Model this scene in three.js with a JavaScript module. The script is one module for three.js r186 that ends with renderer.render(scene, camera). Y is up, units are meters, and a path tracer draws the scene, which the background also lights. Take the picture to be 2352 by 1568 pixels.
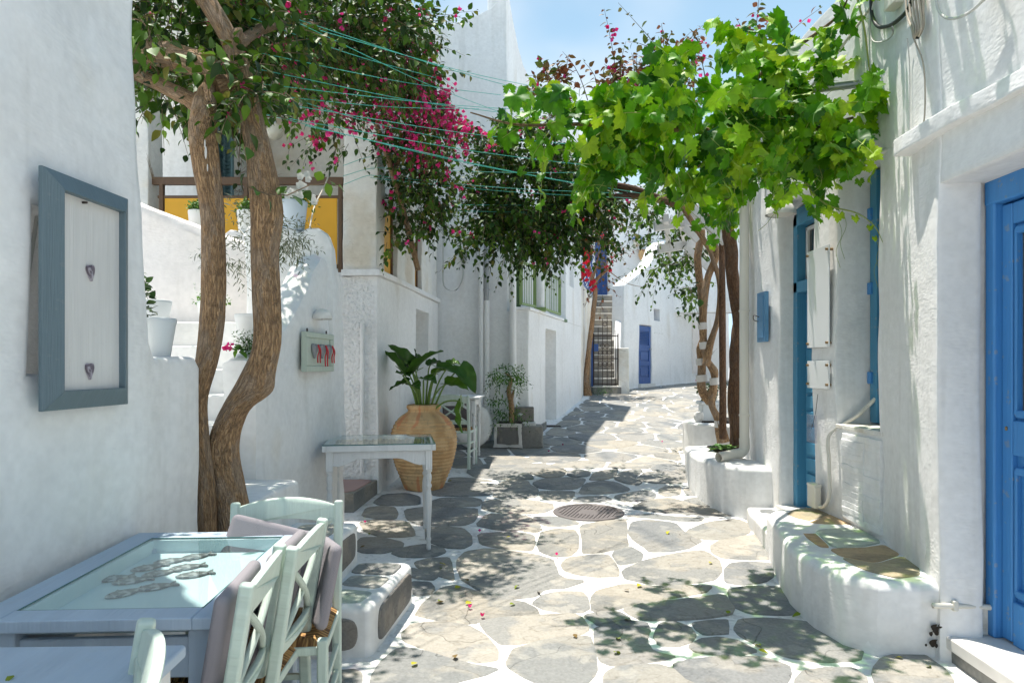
import * as THREE from 'three';
import { mergeGeometries } from 'three/addons/utils/BufferGeometryUtils.js';
import { RoundedBoxGeometry } from 'three/addons/geometries/RoundedBoxGeometry.js';
import { TessellateModifier } from 'three/addons/modifiers/TessellateModifier.js';

// ---------------------------------------------------------------- camera, sky, sun, exposure
const scene = new THREE.Scene();
const FOC = 1650, EYE = 1.4, HOR = 840, CX = 1176;
const camera = new THREE.PerspectiveCamera(2 * Math.atan(784 / FOC) * 180 / Math.PI, 1.5, 0.1, 400);
camera.position.set(0, EYE, 0);
camera.lookAt(0, EYE, -10);
camera.setViewOffset(2352, 1568, 0, 784 - HOR, 2352, 1568);
const renderer = new THREE.WebGLRenderer({ antialias: true });
renderer.toneMapping = THREE.LinearToneMapping;
renderer.toneMappingExposure = 1.66;
renderer.shadowMap.enabled = true;

const SUN = new THREE.Vector3(-0.155, 1, -0.19).normalize();
const sun = new THREE.DirectionalLight(new THREE.Color().setRGB(1, 0.95, 0.86), 4.6);
sun.position.copy(SUN).multiplyScalar(40).add(new THREE.Vector3(0, 0, -9));
sun.target.position.set(0, 0, -9);
sun.castShadow = true;
Object.assign(sun.shadow.camera, { left: -14, right: 14, top: 18, bottom: -18, near: 1, far: 80 });
sun.shadow.mapSize.set(2048, 2048);
scene.add(sun, sun.target);

// seeded random numbers and tiling noise
function rng(a) { return () => { a |= 0; a = a + 0x6D2B79F5 | 0; let t = Math.imul(a ^ a >>> 15, 1 | a); t = t + Math.imul(t ^ t >>> 7, 61 | t) ^ t; return ((t ^ t >>> 14) >>> 0) / 4294967296; }; }
let R = rng(7);
const rr = (a, b) => a + (b - a) * R();
const lerp = (a, b, t) => a + (b - a) * t, clamp = (x, a = 0, b = 1) => Math.min(b, Math.max(a, x));
const smooth = (a, b, x) => { const t = clamp((x - a) / (b - a)); return t * t * (3 - 2 * t); };
const LAT = new Float32Array(65536); { const q = rng(99); for (let i = 0; i < 65536; i++) LAT[i] = q(); }
const fade = (t) => t * t * (3 - 2 * t);
function n2(x, y, p, q) {                    // value noise that repeats every p (and q) cells
  q = q || p; let x0 = Math.floor(x), y0 = Math.floor(y); const fx = fade(x - x0), fy = fade(y - y0);
  x0 %= p; if (x0 < 0) x0 += p; y0 %= q; if (y0 < 0) y0 += q; const x1 = x0 + 1 === p ? 0 : x0 + 1, y1 = y0 + 1 === q ? 0 : y0 + 1, k = p * 31, a0 = x0 * 157 + k, a1 = x1 * 157 + k, b0 = y0 * 8311, b1 = y1 * 8311;
  const h00 = LAT[(a0 + b0) & 65535], h10 = LAT[(a1 + b0) & 65535], h01 = LAT[(a0 + b1) & 65535], h11 = LAT[(a1 + b1) & 65535];
  const t = h00 + (h10 - h00) * fx, u = h01 + (h11 - h01) * fx; return t + (u - t) * fy;
}
function fbm(u, v, p, oct = 4, ratio = 1) { let s = 0, a = 0.5, t = 0; for (let i = 0; i < oct; i++) { const q = ratio === 1 ? p : Math.max(1, Math.round(p * ratio)); s += a * n2(u * p, v * q, p, q); t += a; a *= 0.5; p *= 2; } return s / t; }
function n3(x, y, z) {
  const xi = Math.floor(x), yi = Math.floor(y), zi = Math.floor(z), fx = fade(x - xi), fy = fade(y - yi), fz = fade(z - zi);
  const h = (a, b, c) => LAT[(a * 157 + b * 8311 + c * 2741) & 65535];
  const l = (c) => lerp(lerp(h(xi, yi, c), h(xi + 1, yi, c), fx), lerp(h(xi, yi + 1, c), h(xi + 1, yi + 1, c), fx), fy);
  return lerp(l(zi), l(zi + 1), fz);
}
// sky: clear blue with thin fair-weather cloud, one continuous dome
{
  const w = 1024, h = 512, d = new Float32Array(w * h * 4);
  for (let j = 0; j < h; j++) for (let i = 0; i < w; i++) {
    const el = (j / (h - 1) - 0.5) * Math.PI, az = (i / w) * 2 * Math.PI, y = Math.sin(el), c = Math.cos(el);
    const x = Math.cos(az) * c, z = Math.sin(az) * c;
    const up = Math.max(y, 0), k = Math.pow(1 - up, 1.4);
    let r = lerp(0.085, 0.50, k), g = lerp(0.205, 0.69, k), b = lerp(0.38, 0.82, k);
    const sp = 1 / (up + 0.28), cx = x * sp * 1.6 + 3.1, cz = z * sp * 1.6 + 9.4;
    let cl = 0, a = 0.5, f = 1; for (let o = 0; o < 6; o++) { cl += a * n3(cx * f + 11 * o, cz * f + 5 * o, 3.7 + o); a *= 0.52; f *= 2.1; }
    const cov = smooth(0.50, 0.78, cl) * 0.6;
    r = lerp(r, 0.66, cov); g = lerp(g, 0.68, cov); b = lerp(b, 0.7, cov);
    if (y < 0) { r = 0.42; g = 0.4; b = 0.37; }
    const o = (j * w + i) * 4; d[o] = r; d[o + 1] = g; d[o + 2] = b; d[o + 3] = 1;
  }
  const t = new THREE.DataTexture(d, w, h, THREE.RGBAFormat, THREE.FloatType);
  t.mapping = THREE.EquirectangularReflectionMapping; t.magFilter = t.minFilter = THREE.LinearFilter; t.wrapS = THREE.RepeatWrapping; t.needsUpdate = true;
  scene.background = t; scene.environment = t;
}

// ---------------------------------------------------------------- helpers
const used = {};
function numbered(n) { used[n] = (used[n] || 0) + 1; return used[n] === 1 ? n : n + '_' + String(used[n] - 1).padStart(3, '0'); }
function mesh(name, geo, mat, parent) {
  const m = new THREE.Mesh(geo, mat); m.castShadow = m.receiveShadow = true;
  m.name = parent ? name : numbered(name); (parent || scene).add(m); return m;
}
function tag(o, label, category, group) { o.userData.label = label; o.userData.category = category; if (group) o.userData.group = group; return o; }
function struct(name, geo, mat) { const m = mesh(name, geo, mat); m.userData.kind = 'structure'; return m; }
function thing(name, label, category, pos, turn = 0, group) {
  const o = new THREE.Group(); o.name = numbered(name); scene.add(o); if (pos) o.position.set(...pos); o.rotation.y = turn;
  return tag(o, label, category, group);
}
const V = (x, y, z) => new THREE.Vector3(x, y, z);
// a place seen at picture point (px, py) and d metres deep, as a point of the world
const P = (px, py, d) => V((px - CX) / FOC * d, EYE - (py - HOR) / FOC * d, -d);
const GP = [[-50, 0], [3, 0], [5, 0.05], [8, 0.17], [10.5, 0.33], [13, 0.55], [15.5, 0.74], [20, 0.88], [24, 0.92], [60, 1.0]];
function gy(d) {                             // height of the rising lane d metres ahead
  let i = 0; while (i < GP.length - 2 && d > GP[i + 1][0]) i++;
  const s = (k) => { const a = GP[Math.max(0, k - 1)], b = GP[Math.min(GP.length - 1, k + 1)]; return (b[1] - a[1]) / (b[0] - a[0]); };
  const [x0, y0] = GP[i], [x1, y1] = GP[i + 1], w = x1 - x0, t = clamp((d - x0) / w), m0 = i === 0 ? 0 : s(i) * w, m1 = s(i + 1) * w;
  return (2 * t ** 3 - 3 * t * t + 1) * y0 + (t ** 3 - 2 * t * t + t) * m0 + (-2 * t ** 3 + 3 * t * t) * y1 + (t ** 3 - t * t) * m1;
}
function G(px, py) { let a = 1, b = 60; for (let i = 0; i < 50; i++) { const m = (a + b) / 2; (EYE - gy(m)) / m * FOC + HOR > py ? a = m : b = m; } return P(px, py, a); }
const atY = (px, py, y) => P(px, py, (EYE - y) * FOC / (py - HOR));   // on the level plane y
const atX = (px, py, x) => P(px, py, x * FOC / (px - CX));            // on the plane x = const

const merge = (list) => mergeGeometries(list.map((g) => { const q = g.index ? g.toNonIndexed() : g; for (const k of Object.keys(q.attributes)) if (!['position', 'normal', 'uv'].includes(k)) q.deleteAttribute(k); return q; }));
function uvBox(geo, s = 1, ou = 0, ov = 0, turn = 0) {  // texture coordinates in metres, from the side each face looks to
  const g = geo.index ? geo.toNonIndexed() : geo, p = g.attributes.position, uv = new Float32Array(p.count * 2);
  const a = V(), b = V(), c = V(), n = V(), ct = Math.cos(turn), st = Math.sin(turn);
  for (let i = 0; i < p.count; i += 3) {
    a.fromBufferAttribute(p, i); b.fromBufferAttribute(p, i + 1); c.fromBufferAttribute(p, i + 2);
    n.subVectors(b, a).cross(c.clone().sub(a)); const x = Math.abs(n.x), y = Math.abs(n.y), z = Math.abs(n.z);
    [a, b, c].forEach((q, k) => { let u, v; if (y >= x && y >= z) { u = q.x; v = q.z; } else if (x >= z) { u = q.z; v = q.y; } else { u = q.x; v = q.y; }
      uv[(i + k) * 2] = (u * ct - v * st) * s + ou; uv[(i + k) * 2 + 1] = (u * st + v * ct) * s + ov; });
  }
  g.setAttribute('uv', new THREE.BufferAttribute(uv, 2)); return g;
}
function field(x, y, z, amp, f, o) {         // smooth field that bends hand-made surfaces
  x *= f; y *= f; z *= f;
  o[0] = (n3(x + 31, y, z) - 0.5 + 0.4 * (n3(x * 2.7, y * 2.7 + 9, z * 2.7) - 0.5)) * amp; o[1] = (n3(x, y + 57, z) - 0.5) * amp * 0.8; o[2] = (n3(x, y, z + 83) - 0.5 + 0.4 * (n3(x * 2.7 + 5, y * 2.7, z * 2.7) - 0.5)) * amp; return o;
}
function shift3(g, amp, f) {                 // bend every vertex, and its normal with it
  const p = g.attributes.position, q = g.attributes.normal, o = [0, 0, 0], a = [0, 0, 0], e = 0.02;
  for (let i = 0; i < p.count; i++) {
    const x = p.getX(i), y = p.getY(i), z = p.getZ(i), nx = q.getX(i), ny = q.getY(i), nz = q.getZ(i); field(x, y, z, amp, f, o);
    const r = [nx, ny, nz]; for (let k = 0; k < 3; k++) { field(x + (k === 0) * e, y + (k === 1) * e, z + (k === 2) * e, amp, f, a); r[k] -= ((a[0] - o[0]) * nx + (a[1] - o[1]) * ny + (a[2] - o[2]) * nz) / e; }
    const l = Math.hypot(...r) || 1; q.setXYZ(i, r[0] / l, r[1] / l, r[2] / l); p.setXYZ(i, x + o[0], y + o[1], z + o[2]);
  }
  return g;
}
function soften(g, crease) {                 // smooth normals across shallow edges, the larger face counting more
  const p = g.attributes.position, n = p.count / 3, fn = [], map = new Map(), a = V(), b = V(), c = V(), out = new Float32Array(p.count * 3), ck = Math.cos(crease);
  const key = (i) => Math.round(p.getX(i) * 1e4) + ',' + Math.round(p.getY(i) * 1e4) + ',' + Math.round(p.getZ(i) * 1e4);
  for (let i = 0; i < n; i++) { a.fromBufferAttribute(p, 3 * i); b.fromBufferAttribute(p, 3 * i + 1); c.fromBufferAttribute(p, 3 * i + 2); const w = b.clone().sub(a).cross(c.clone().sub(a)); fn.push([w, w.clone().normalize()]); for (let k = 0; k < 3; k++) { const h = key(3 * i + k); map.has(h) ? map.get(h).push(i) : map.set(h, [i]); } }
  for (let i = 0; i < n; i++) for (let k = 0; k < 3; k++) { const s = V(); for (const j of map.get(key(3 * i + k))) if (fn[j][1].dot(fn[i][1]) > ck) s.add(fn[j][0]); s.normalize(); out.set([s.x, s.y, s.z], (3 * i + k) * 3); }
  g.setAttribute('normal', new THREE.BufferAttribute(out, 3)); return g;
}
function organic(geo, edge = 0.3, amp = 0.03, f = 1.3, crease = 0.75) {
  let g = geo.index ? geo.toNonIndexed() : geo; for (const k of Object.keys(g.attributes)) if (!['position', 'normal', 'uv'].includes(k)) g.deleteAttribute(k);
  soften(g, crease); g = new TessellateModifier(edge, 18).modify(g); return uvBox(shift3(g, amp, f), 1 / 3);
}
const poly = (pts) => { const s = new THREE.Shape(); pts.forEach(([x, y], i) => i ? s.lineTo(x, y) : s.moveTo(x, y)); s.closePath(); return s; };
function extrude(pts, depth, bev = 0, holes = [], seg = 2) {
  const s = pts instanceof THREE.Shape ? pts : poly(pts); holes.forEach((h) => s.holes.push(poly(h)));
  const g = new THREE.ExtrudeGeometry(s, { depth: depth - 2 * bev, bevelEnabled: bev > 0, bevelSize: bev, bevelThickness: bev, bevelOffset: -bev, bevelSegments: seg, curveSegments: 10 });
  g.translate(0, 0, bev); return g;
}
// an upright slab from A to B ([x, depth], A on the left for someone facing it); pts are [metres along, height]; it lies behind its face
function wallGeo(A, B, pts, thick, { holes = [], bev = 0.03, edge = 0.35, amp = 0.03, f = 1.3 } = {}) {
  const u = V(B[0] - A[0], 0, -(B[1] - A[1])), L = u.length(); u.normalize(); const n = u.clone().cross(V(0, 1, 0));
  const q = (typeof pts === 'function' ? pts(L) : pts);
  const g = extrude(q, thick, bev, holes); g.translate(0, 0, -thick);
  g.applyMatrix4(new THREE.Matrix4().makeBasis(u, V(0, 1, 0), n).setPosition(A[0], 0, -A[1]));
  return amp > 0 ? organic(g, edge, amp, f) : uvBox(g, 1 / 3);
}
// a level slab whose outline is given on the ground as [x, depth]
function floorGeo(pts, y0, y1, { bev = 0.02, edge = 0.3, amp = 0.02, f = 2, seg = 3 } = {}) {
  const g = extrude(pts.map(([x, d]) => [x, d]), y1 - y0, bev, [], seg);
  g.applyMatrix4(new THREE.Matrix4().set(1, 0, 0, 0, 0, 0, 1, y0, 0, -1, 0, 0, 0, 0, 0, 1)); return amp > 0 ? organic(g, edge, amp, f, 0.9) : uvBox(g, 1 / 3);
}
function box(w, h, d, x = 0, y = 0, z = 0, r = 0.006) { const m = Math.min(w, h, d) / 2.05; const g = new RoundedBoxGeometry(w, h, d, 2, Math.min(r, m)); g.translate(x, y, z); return uvBox(g, 1); }
function beam(a, b, w, h, r = 0.005) {       // a squared bar from a to b
  const L = a.distanceTo(b), g = box(w, h, L, 0, 0, 0, r); const m = new THREE.Matrix4().lookAt(a, b, Math.abs(b.clone().sub(a).normalize().y) > 0.97 ? V(0, 0, 1) : V(0, 1, 0)); g.applyMatrix4(m);
  g.translate((a.x + b.x) / 2, (a.y + b.y) / 2, (a.z + b.z) / 2); return g;
}
function tube(pts, rad, seg = 0, sides = 8, opt = {}) {   // tapering round limb through the points; rad is a number or one radius per point
  const c = new THREE.CatmullRomCurve3(pts, false, 'centripetal'), n = seg || pts.length * 4, fr = c.computeFrenetFrames(n, false), pos = [], nor = [], uv = [], idx = [];
  const rf = (t) => { if (!Array.isArray(rad)) return rad; const q = t * (rad.length - 1), i = Math.min(rad.length - 2, Math.floor(q)); return lerp(rad[i], rad[i + 1], q - i); };
  const len = c.getLength(), a = V();
  for (let i = 0; i <= n; i++) {
    const t = i / n; c.getPoint(t, a); const r = rf(t);
    for (let j = 0; j <= sides; j++) {
      const th = (j % sides) / sides * Math.PI * 2, N = fr.normals[i], B = fr.binormals[i]; const k = opt.rough ? 1 + opt.rough * (n3(a.x * 9 + Math.cos(th) * 1.7, a.y * (opt.along || 3), a.z * 9 + Math.sin(th) * 1.7 + (opt.s || 0)) - 0.5) * 2 : 1;
      const d = V().addScaledVector(N, Math.cos(th)).addScaledVector(B, Math.sin(th));
      pos.push(a.x + d.x * r * k, a.y + d.y * r * k, a.z + d.z * r * k); nor.push(d.x, d.y, d.z); uv.push(j / sides * (opt.ur || Math.max(1, Math.round(6.283 * (rf(0.5)) / 0.35))), t * len / 0.7);
    }
  }
  for (let i = 0; i < n; i++) for (let j = 0; j < sides; j++) { const q = i * (sides + 1) + j, w = q + sides + 1; idx.push(q, q + 1, w, q + 1, w + 1, w); }
  for (const [e, flip] of [[0, 1], [n, 0]]) { const o = pos.length / 3, t = e / n; c.getPoint(t, a); const T = c.getTangent(t).multiplyScalar(flip ? -1 : 1); pos.push(a.x, a.y, a.z); nor.push(T.x, T.y, T.z); uv.push(0.5, 0.5);
    for (let j = 0; j < sides; j++) { const q = e * (sides + 1) + j; flip ? idx.push(o, q + 1, q) : idx.push(o, q, q + 1); } }
  const g = new THREE.BufferGeometry(); g.setAttribute('position', new THREE.Float32BufferAttribute(pos, 3)); g.setAttribute('normal', new THREE.Float32BufferAttribute(nor, 3)); g.setAttribute('uv', new THREE.Float32BufferAttribute(uv, 2)); g.setIndex(idx);
  if (opt.rough) { g.computeVertexNormals(); const nn = g.attributes.normal; for (let i = 0; i <= n; i++) { const s = i * (sides + 1), e = s + sides, x = nn.getX(s) + nn.getX(e), y = nn.getY(s) + nn.getY(e), z = nn.getZ(s) + nn.getZ(e), l = Math.hypot(x, y, z) || 1; nn.setXYZ(s, x / l, y / l, z / l); nn.setXYZ(e, x / l, y / l, z / l); } }
  return g;
}
function lathe(pr, seg = 28) { const g = new THREE.LatheGeometry(pr.map(([r, y]) => new THREE.Vector2(Math.max(r, 0.0005), y)), seg); return g; }
const move = (g, x, y, z, ry = 0, rx = 0, rz = 0) => g.applyMatrix4(new THREE.Matrix4().compose(V(x, y, z), new THREE.Quaternion().setFromEuler(new THREE.Euler(rx, ry, rz, 'YXZ')), V(1, 1, 1)));

// ---------------------------------------------------------------- textures and materials
const GAM = new Float32Array(4096).map((_, i) => Math.pow(i / 4095, 1 / 2.2));
function tex(size, fn, srgb = false, rep = 1) {
  const d = new Uint8Array(size * size * 4);
  for (let j = 0; j < size; j++) for (let i = 0; i < size; i++) {
    const c = fn(i / size, j / size), o = (j * size + i) * 4; let r, g, b; if (typeof c === 'number') r = g = b = c; else [r, g, b] = c;
    if (srgb) { r = GAM[clamp(r) * 4095 | 0]; g = GAM[clamp(g) * 4095 | 0]; b = GAM[clamp(b) * 4095 | 0]; }
    d[o] = clamp(r) * 255; d[o + 1] = clamp(g) * 255; d[o + 2] = clamp(b) * 255; d[o + 3] = 255;
  }
  const t = new THREE.DataTexture(d, size, size); t.wrapS = t.wrapT = THREE.RepeatWrapping; t.magFilter = THREE.LinearFilter; t.minFilter = THREE.LinearMipmapLinearFilter; t.generateMipmaps = true;
  if (srgb) t.colorSpace = THREE.SRGBColorSpace; t.repeat.set(rep, rep); t.needsUpdate = true; return t;
}
const mix3 = (a, b, t) => [lerp(a[0], b[0], t), lerp(a[1], b[1], t), lerp(a[2], b[2], t)];
const crack = (u, v, p, w) => 1 - smooth(0, w, Math.abs(fbm(u, v, p, 4) - 0.5));   // thin wandering lines
const M = {};
const std = (o) => new THREE.MeshStandardMaterial({ roughness: 0.8, ...o });
const rgb = (r, g, b) => new THREE.Color().setRGB(r, g, b);
{
  const W0 = [0.81, 0.805, 0.79], W1 = [0.72, 0.71, 0.69], W2 = [0.66, 0.61, 0.52];
  const plaster = tex(1024, (u, v) => {
    let c = mix3(W0, W1, smooth(0.45, 0.75, fbm(u, v, 5, 6)) * 0.55);
    c = mix3(c, W2, smooth(0.60, 0.78, fbm(u + 0.37, v + 0.2, 8, 5, 0.5)) * 0.32);
    c = mix3(c, [0.60, 0.585, 0.55], smooth(0.58, 0.8, fbm(u + 0.15, v + 0.6, 34, 4, 0.1)) * 0.28); const fine = (fbm(u, v, 96, 3) - 0.5) * 0.11; return c.map((x) => x + fine);
  }, true);
  const plasterB = tex(1024, (u, v) => 0.5 * fbm(u, v, 10, 4) + 0.25 * fbm(u + 0.3, v, 40, 3) + 0.14 * n2(u * 130, v * 420, 130, 420) * n2(u * 24, v * 24, 24) + 0.1 * fbm(u, v + 0.5, 160, 2));
  M.white = std({ map: plaster, bumpMap: plasterB, bumpScale: 0.010, roughness: 0.88 });
  const castB = tex(512, (u, v) => Math.pow(fbm(u, v, 64, 4), 1.2) * 0.8 + 0.3 * fbm(u, v, 16, 3), false, 2.2);
  M.roughcast = std({ map: plaster, bumpMap: castB, bumpScale: 0.024, roughness: 0.95 });
  const cream = tex(512, (u, v) => {
    let c = mix3([0.76, 0.74, 0.68], [0.66, 0.59, 0.48], smooth(0.46, 0.76, fbm(u, v, 6, 6)));
    c = mix3(c, [0.70, 0.69, 0.66], smooth(0.55, 0.62, fbm(u + 0.5, v, 3, 5)) * 0.8);
    const k = Math.max(crack(u, v, 4, 0.0035), crack(u + 0.5, v + 0.2, 7, 0.003) * 0.4) * smooth(0.47, 0.62, fbm(u, v + 0.3, 5, 2)); c = mix3(c, [0.28, 0.2, 0.13], k * 0.8);
    const fine = (fbm(u, v, 90, 3) - 0.5) * 0.12; return c.map((x) => x + fine);
  }, true);
  M.cream = std({ map: cream, bumpMap: plasterB, bumpScale: 0.014, roughness: 0.9 });
  M.pink = std({ map: plaster, bumpMap: plasterB, bumpScale: 0.012, color: rgb(1, 0.95, 0.93), roughness: 0.9 });
  M.greyPlaster = std({ map: plaster, bumpMap: plasterB, bumpScale: 0.016, roughness: 0.9 });
  const grout = tex(768, (u, v) => { let c = mix3([0.84, 0.83, 0.81], [0.70, 0.66, 0.59], smooth(0.48, 0.78, fbm(u, v, 9, 6)) * 0.7); const s = smooth(0.62, 0.7, fbm(u + 0.2, v + 0.6, 40, 4)) * 0.3, f = (fbm(u, v, 128, 3) - 0.5) * 0.14; return c.map((x) => x + f - s * 0.5); }, true);
  M.grout = std({ map: grout, bumpMap: plasterB, bumpScale: 0.02, roughness: 0.9 });
  // layered slate: grey and ochre sheets with torn edges
  const slateF = (u, v) => {
    const w = fbm(u, v, 5, 5), l = fbm(u + 0.2 * w, v, 3, 5, 2.3), q = fbm(u + 0.6, v + 0.3, 7, 5); const step = Math.floor(l * 9) / 9;
    return { w, l, q, step, edge: 1 - smooth(0, 0.10, Math.abs(l * 9 - Math.round(l * 9))) };
  };
  const slate = tex(768, (u, v) => {
    const s = slateF(u, v); let c = mix3([0.275, 0.278, 0.272], [0.375, 0.355, 0.318], smooth(0.44, 0.6, s.q + (LAT[Math.floor(s.step * 99) & 255] - 0.5) * 0.22));
    c = mix3(c, [0.17, 0.18, 0.185], smooth(0.56, 0.72, s.w) * 0.6); c = mix3(c, [0.46, 0.44, 0.40], smooth(0.62, 0.72, fbm(u + 0.1, v + 0.8, 12, 5)) * 0.5);
    const d = s.edge * 0.07 * smooth(0.4, 0.6, s.q) + crack(u + 0.3, v, 3, 0.0025) * 0.12; const f = (fbm(u, v, 150, 3) - 0.5) * 0.11; return c.map((x) => x + f - d);
  }, true);
  const slateB = tex(768, (u, v) => { const s = slateF(u, v); return 0.55 * s.step + 0.3 * fbm(u, v, 30, 4) + 0.12 * fbm(u, v, 150, 2) - 0.25 * crack(u + 0.3, v, 3, 0.003); });
  M.stones = [[0.84, 0.84, 0.82], [0.93, 0.91, 0.87], [0.76, 0.77, 0.78], [0.94, 0.90, 0.83], [0.81, 0.81, 0.81], [1.0, 0.97, 0.92]].map((c) => std({ map: slate, bumpMap: slateB, bumpScale: 0.024, roughness: 0.72, color: rgb(...c) }));
  M.stonePale = std({ map: slate, bumpMap: slateB, bumpScale: 0.016, roughness: 0.7, color: rgb(1.5, 1.44, 1.3) });
  M.slateDark = std({ map: slate, bumpMap: slateB, bumpScale: 0.012, roughness: 0.75, color: rgb(0.58, 0.55, 0.53) });
  M.slateGrey = std({ map: slate, bumpMap: slateB, bumpScale: 0.012, roughness: 0.75, color: rgb(0.74, 0.72, 0.68) });
  M.slateGreen = std({ map: slate, bumpMap: slateB, bumpScale: 0.006, roughness: 0.6, color: rgb(1.3, 1.5, 1.38) });
  M.ochreStones = [[1.3, 0.98, 0.62], [1.05, 0.92, 0.66], [1.5, 1.02, 0.58]].map((c) => std({ map: slate, bumpMap: slateB, bumpScale: 0.012, roughness: 0.7, color: rgb(...c) }));
  const marble = tex(512, (u, v) => { const k = crack(u + 0.2 * fbm(u, v, 3, 3), v, 3, 0.03); const c = mix3([0.70, 0.68, 0.64], [0.5, 0.48, 0.46], k * 0.35 + smooth(0.5, 0.8, fbm(u, v, 4, 5)) * 0.4); const f = (fbm(u, v, 90, 2) - 0.5) * 0.05; return c.map((x) => x + f); }, true);
  M.marble = std({ map: marble, roughness: 0.45 });
  const barkF = (u, v) => { const w = fbm(u, v, 6, 4), x = u + 0.09 * w, y = v + 0.05 * fbm(u + 0.5, v, 9, 3); return { g: 1 - smooth(0, 0.13, Math.abs(fbm(x, y, 20, 4, 0.4) - 0.5)), h: 1 - smooth(0, 0.05, Math.abs(fbm(x + 0.3, y + 0.2, 9, 4, 1.6) - 0.5)), f: fbm(x, y, 60, 4, 0.5), w }; };
  const bark = tex(768, (u, v) => {
    const { g, h, f, w } = barkF(u, v); let c = mix3([0.26, 0.15, 0.072], [0.46, 0.29, 0.15], smooth(0.3, 0.66, f)); c = mix3(c, [0.40, 0.33, 0.26], smooth(0.5, 0.7, fbm(u + 0.4, v + 0.1, 7, 5)) * 0.4);
    return mix3(c, [0.13, 0.08, 0.045], clamp(g * 0.4 + h * 0.22)).map((q) => q + (fbm(u, v, 130, 2) - 0.5) * 0.09);
  }, true);
  const barkB = tex(768, (u, v) => { const { g, h, f } = barkF(u, v); return clamp(0.6 * f + 0.4 - 0.5 * g - 0.3 * h); });
  M.bark = std({ map: bark, bumpMap: barkB, bumpScale: 0.013, roughness: 0.95 });
  M.barkDark = std({ map: bark, bumpMap: barkB, bumpScale: 0.03, roughness: 0.95, color: rgb(0.46, 0.38, 0.35) });
  M.barkPale = std({ map: bark, bumpMap: barkB, bumpScale: 0.02, roughness: 0.95, color: rgb(1.15, 1.1, 1.1) });
  M.twig = std({ color: rgb(0.13, 0.09, 0.05), roughness: 0.9 });
  M.greenTwig = std({ color: rgb(0.22, 0.27, 0.06), roughness: 0.7 });
  // painted wood: fine grain, brush marks and small chips
  const grain = (u, v) => fbm(u, v, 40, 4, 0.06);
  const woodB = tex(512, (u, v) => grain(u, v) * 0.6 + 0.4 * n2(u * 200, v * 9, 200, 9));
  const paint = (r, g, b, o = {}) => std({ map: tex(256, (u, v) => { const k = 0.93 + 0.14 * (grain(u, v) - 0.5) + 0.1 * (fbm(u, v, 6, 4) - 0.5); const chip = smooth(0.765, 0.78, fbm(u + 0.3, v + 0.7, 24, 4)) * (o.chip ?? 0.4); return mix3([r * k, g * k, b * k], [0.35, 0.32, 0.28], chip); }, true), bumpMap: woodB, bumpScale: 0.0022, roughness: 0.5, ...(o.m || {}) });
  M.bluePaint = paint(0.055, 0.26, 0.60); M.tealPaint = paint(0.06, 0.26, 0.42); M.deepBlue = paint(0.02, 0.085, 0.29); M.skyBlue = paint(0.10, 0.27, 0.46);
  M.mint = paint(0.58, 0.68, 0.60, { chip: 0.1 }); M.tableBlue = paint(0.45, 0.54, 0.64, { chip: 0.08 }); M.tableWhite = paint(0.74, 0.75, 0.75, { chip: 0.15 }); M.frameGrey = paint(0.125, 0.18, 0.205, { chip: 0.1 });
  M.boardWhite = paint(0.70, 0.685, 0.66, { chip: 0.05 }); M.signGreen = paint(0.50, 0.57, 0.48, { chip: 0.1 }); M.pergolaWhite = paint(0.66, 0.66, 0.65, { chip: 0.3 }); M.railGreen = paint(0.23, 0.33, 0.11, { chip: 0.1 }); M.darkGreen = paint(0.085, 0.17, 0.06); M.shutterTeal = paint(0.075, 0.15, 0.165);
  M.brown = paint(0.12, 0.062, 0.025, { chip: 0.05 }); M.yellow = std({ map: tex(256, (u, v) => { const k = 0.94 + 0.18 * (fbm(u, v, 5, 5) - 0.5); return [0.78 * k, 0.40 * k, 0.012 * k]; }, true), roughness: 0.5 });
  M.pvc = std({ color: rgb(0.66, 0.63, 0.55), roughness: 0.45 }); M.pipeWhite = std({ map: plaster, color: rgb(0.98, 0.98, 0.98), roughness: 0.6 }); M.metal = std({ color: rgb(0.35, 0.36, 0.37), metalness: 0.7, roughness: 0.45 }); M.darkHole = std({ color: rgb(0.012, 0.011, 0.01), roughness: 0.9 });
  M.black = std({ color: rgb(0.015, 0.015, 0.016), roughness: 0.5 }); M.iron = std({ color: rgb(0.045, 0.03, 0.025), metalness: 0.3, roughness: 0.65 }); M.brass = std({ color: rgb(0.3, 0.2, 0.1), metalness: 0.7, roughness: 0.45 });
  M.cable = std({ color: rgb(0.42, 0.36, 0.28), roughness: 0.7 }); M.wireGrey = std({ color: rgb(0.5, 0.5, 0.47), roughness: 0.7 });
  M.glass = new THREE.MeshPhysicalMaterial({ color: rgb(0.90, 0.97, 0.95), roughness: 0.02, transmission: 1, thickness: 0, ior: 1.5 });
  M.glassEdge = std({ color: rgb(0.05, 0.16, 0.15), roughness: 0.2 });
  M.plate = new THREE.MeshPhysicalMaterial({ color: rgb(0.74, 0.76, 0.76), roughness: 0.16, clearcoat: 0.6, clearcoatRoughness: 0.05 });
  M.pane = std({ color: rgb(0.03, 0.04, 0.045), roughness: 0.08 });
  M.potGrey = std({ color: rgb(0.56, 0.60, 0.62), roughness: 0.55, bumpMap: plasterB, bumpScale: 0.002 }); M.potWhite = std({ color: rgb(0.78, 0.78, 0.76), roughness: 0.5 }); M.potBlue = std({ color: rgb(0.52, 0.60, 0.68), roughness: 0.5 }); M.saucer = std({ color: rgb(0.16, 0.19, 0.2), roughness: 0.6 });
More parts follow.
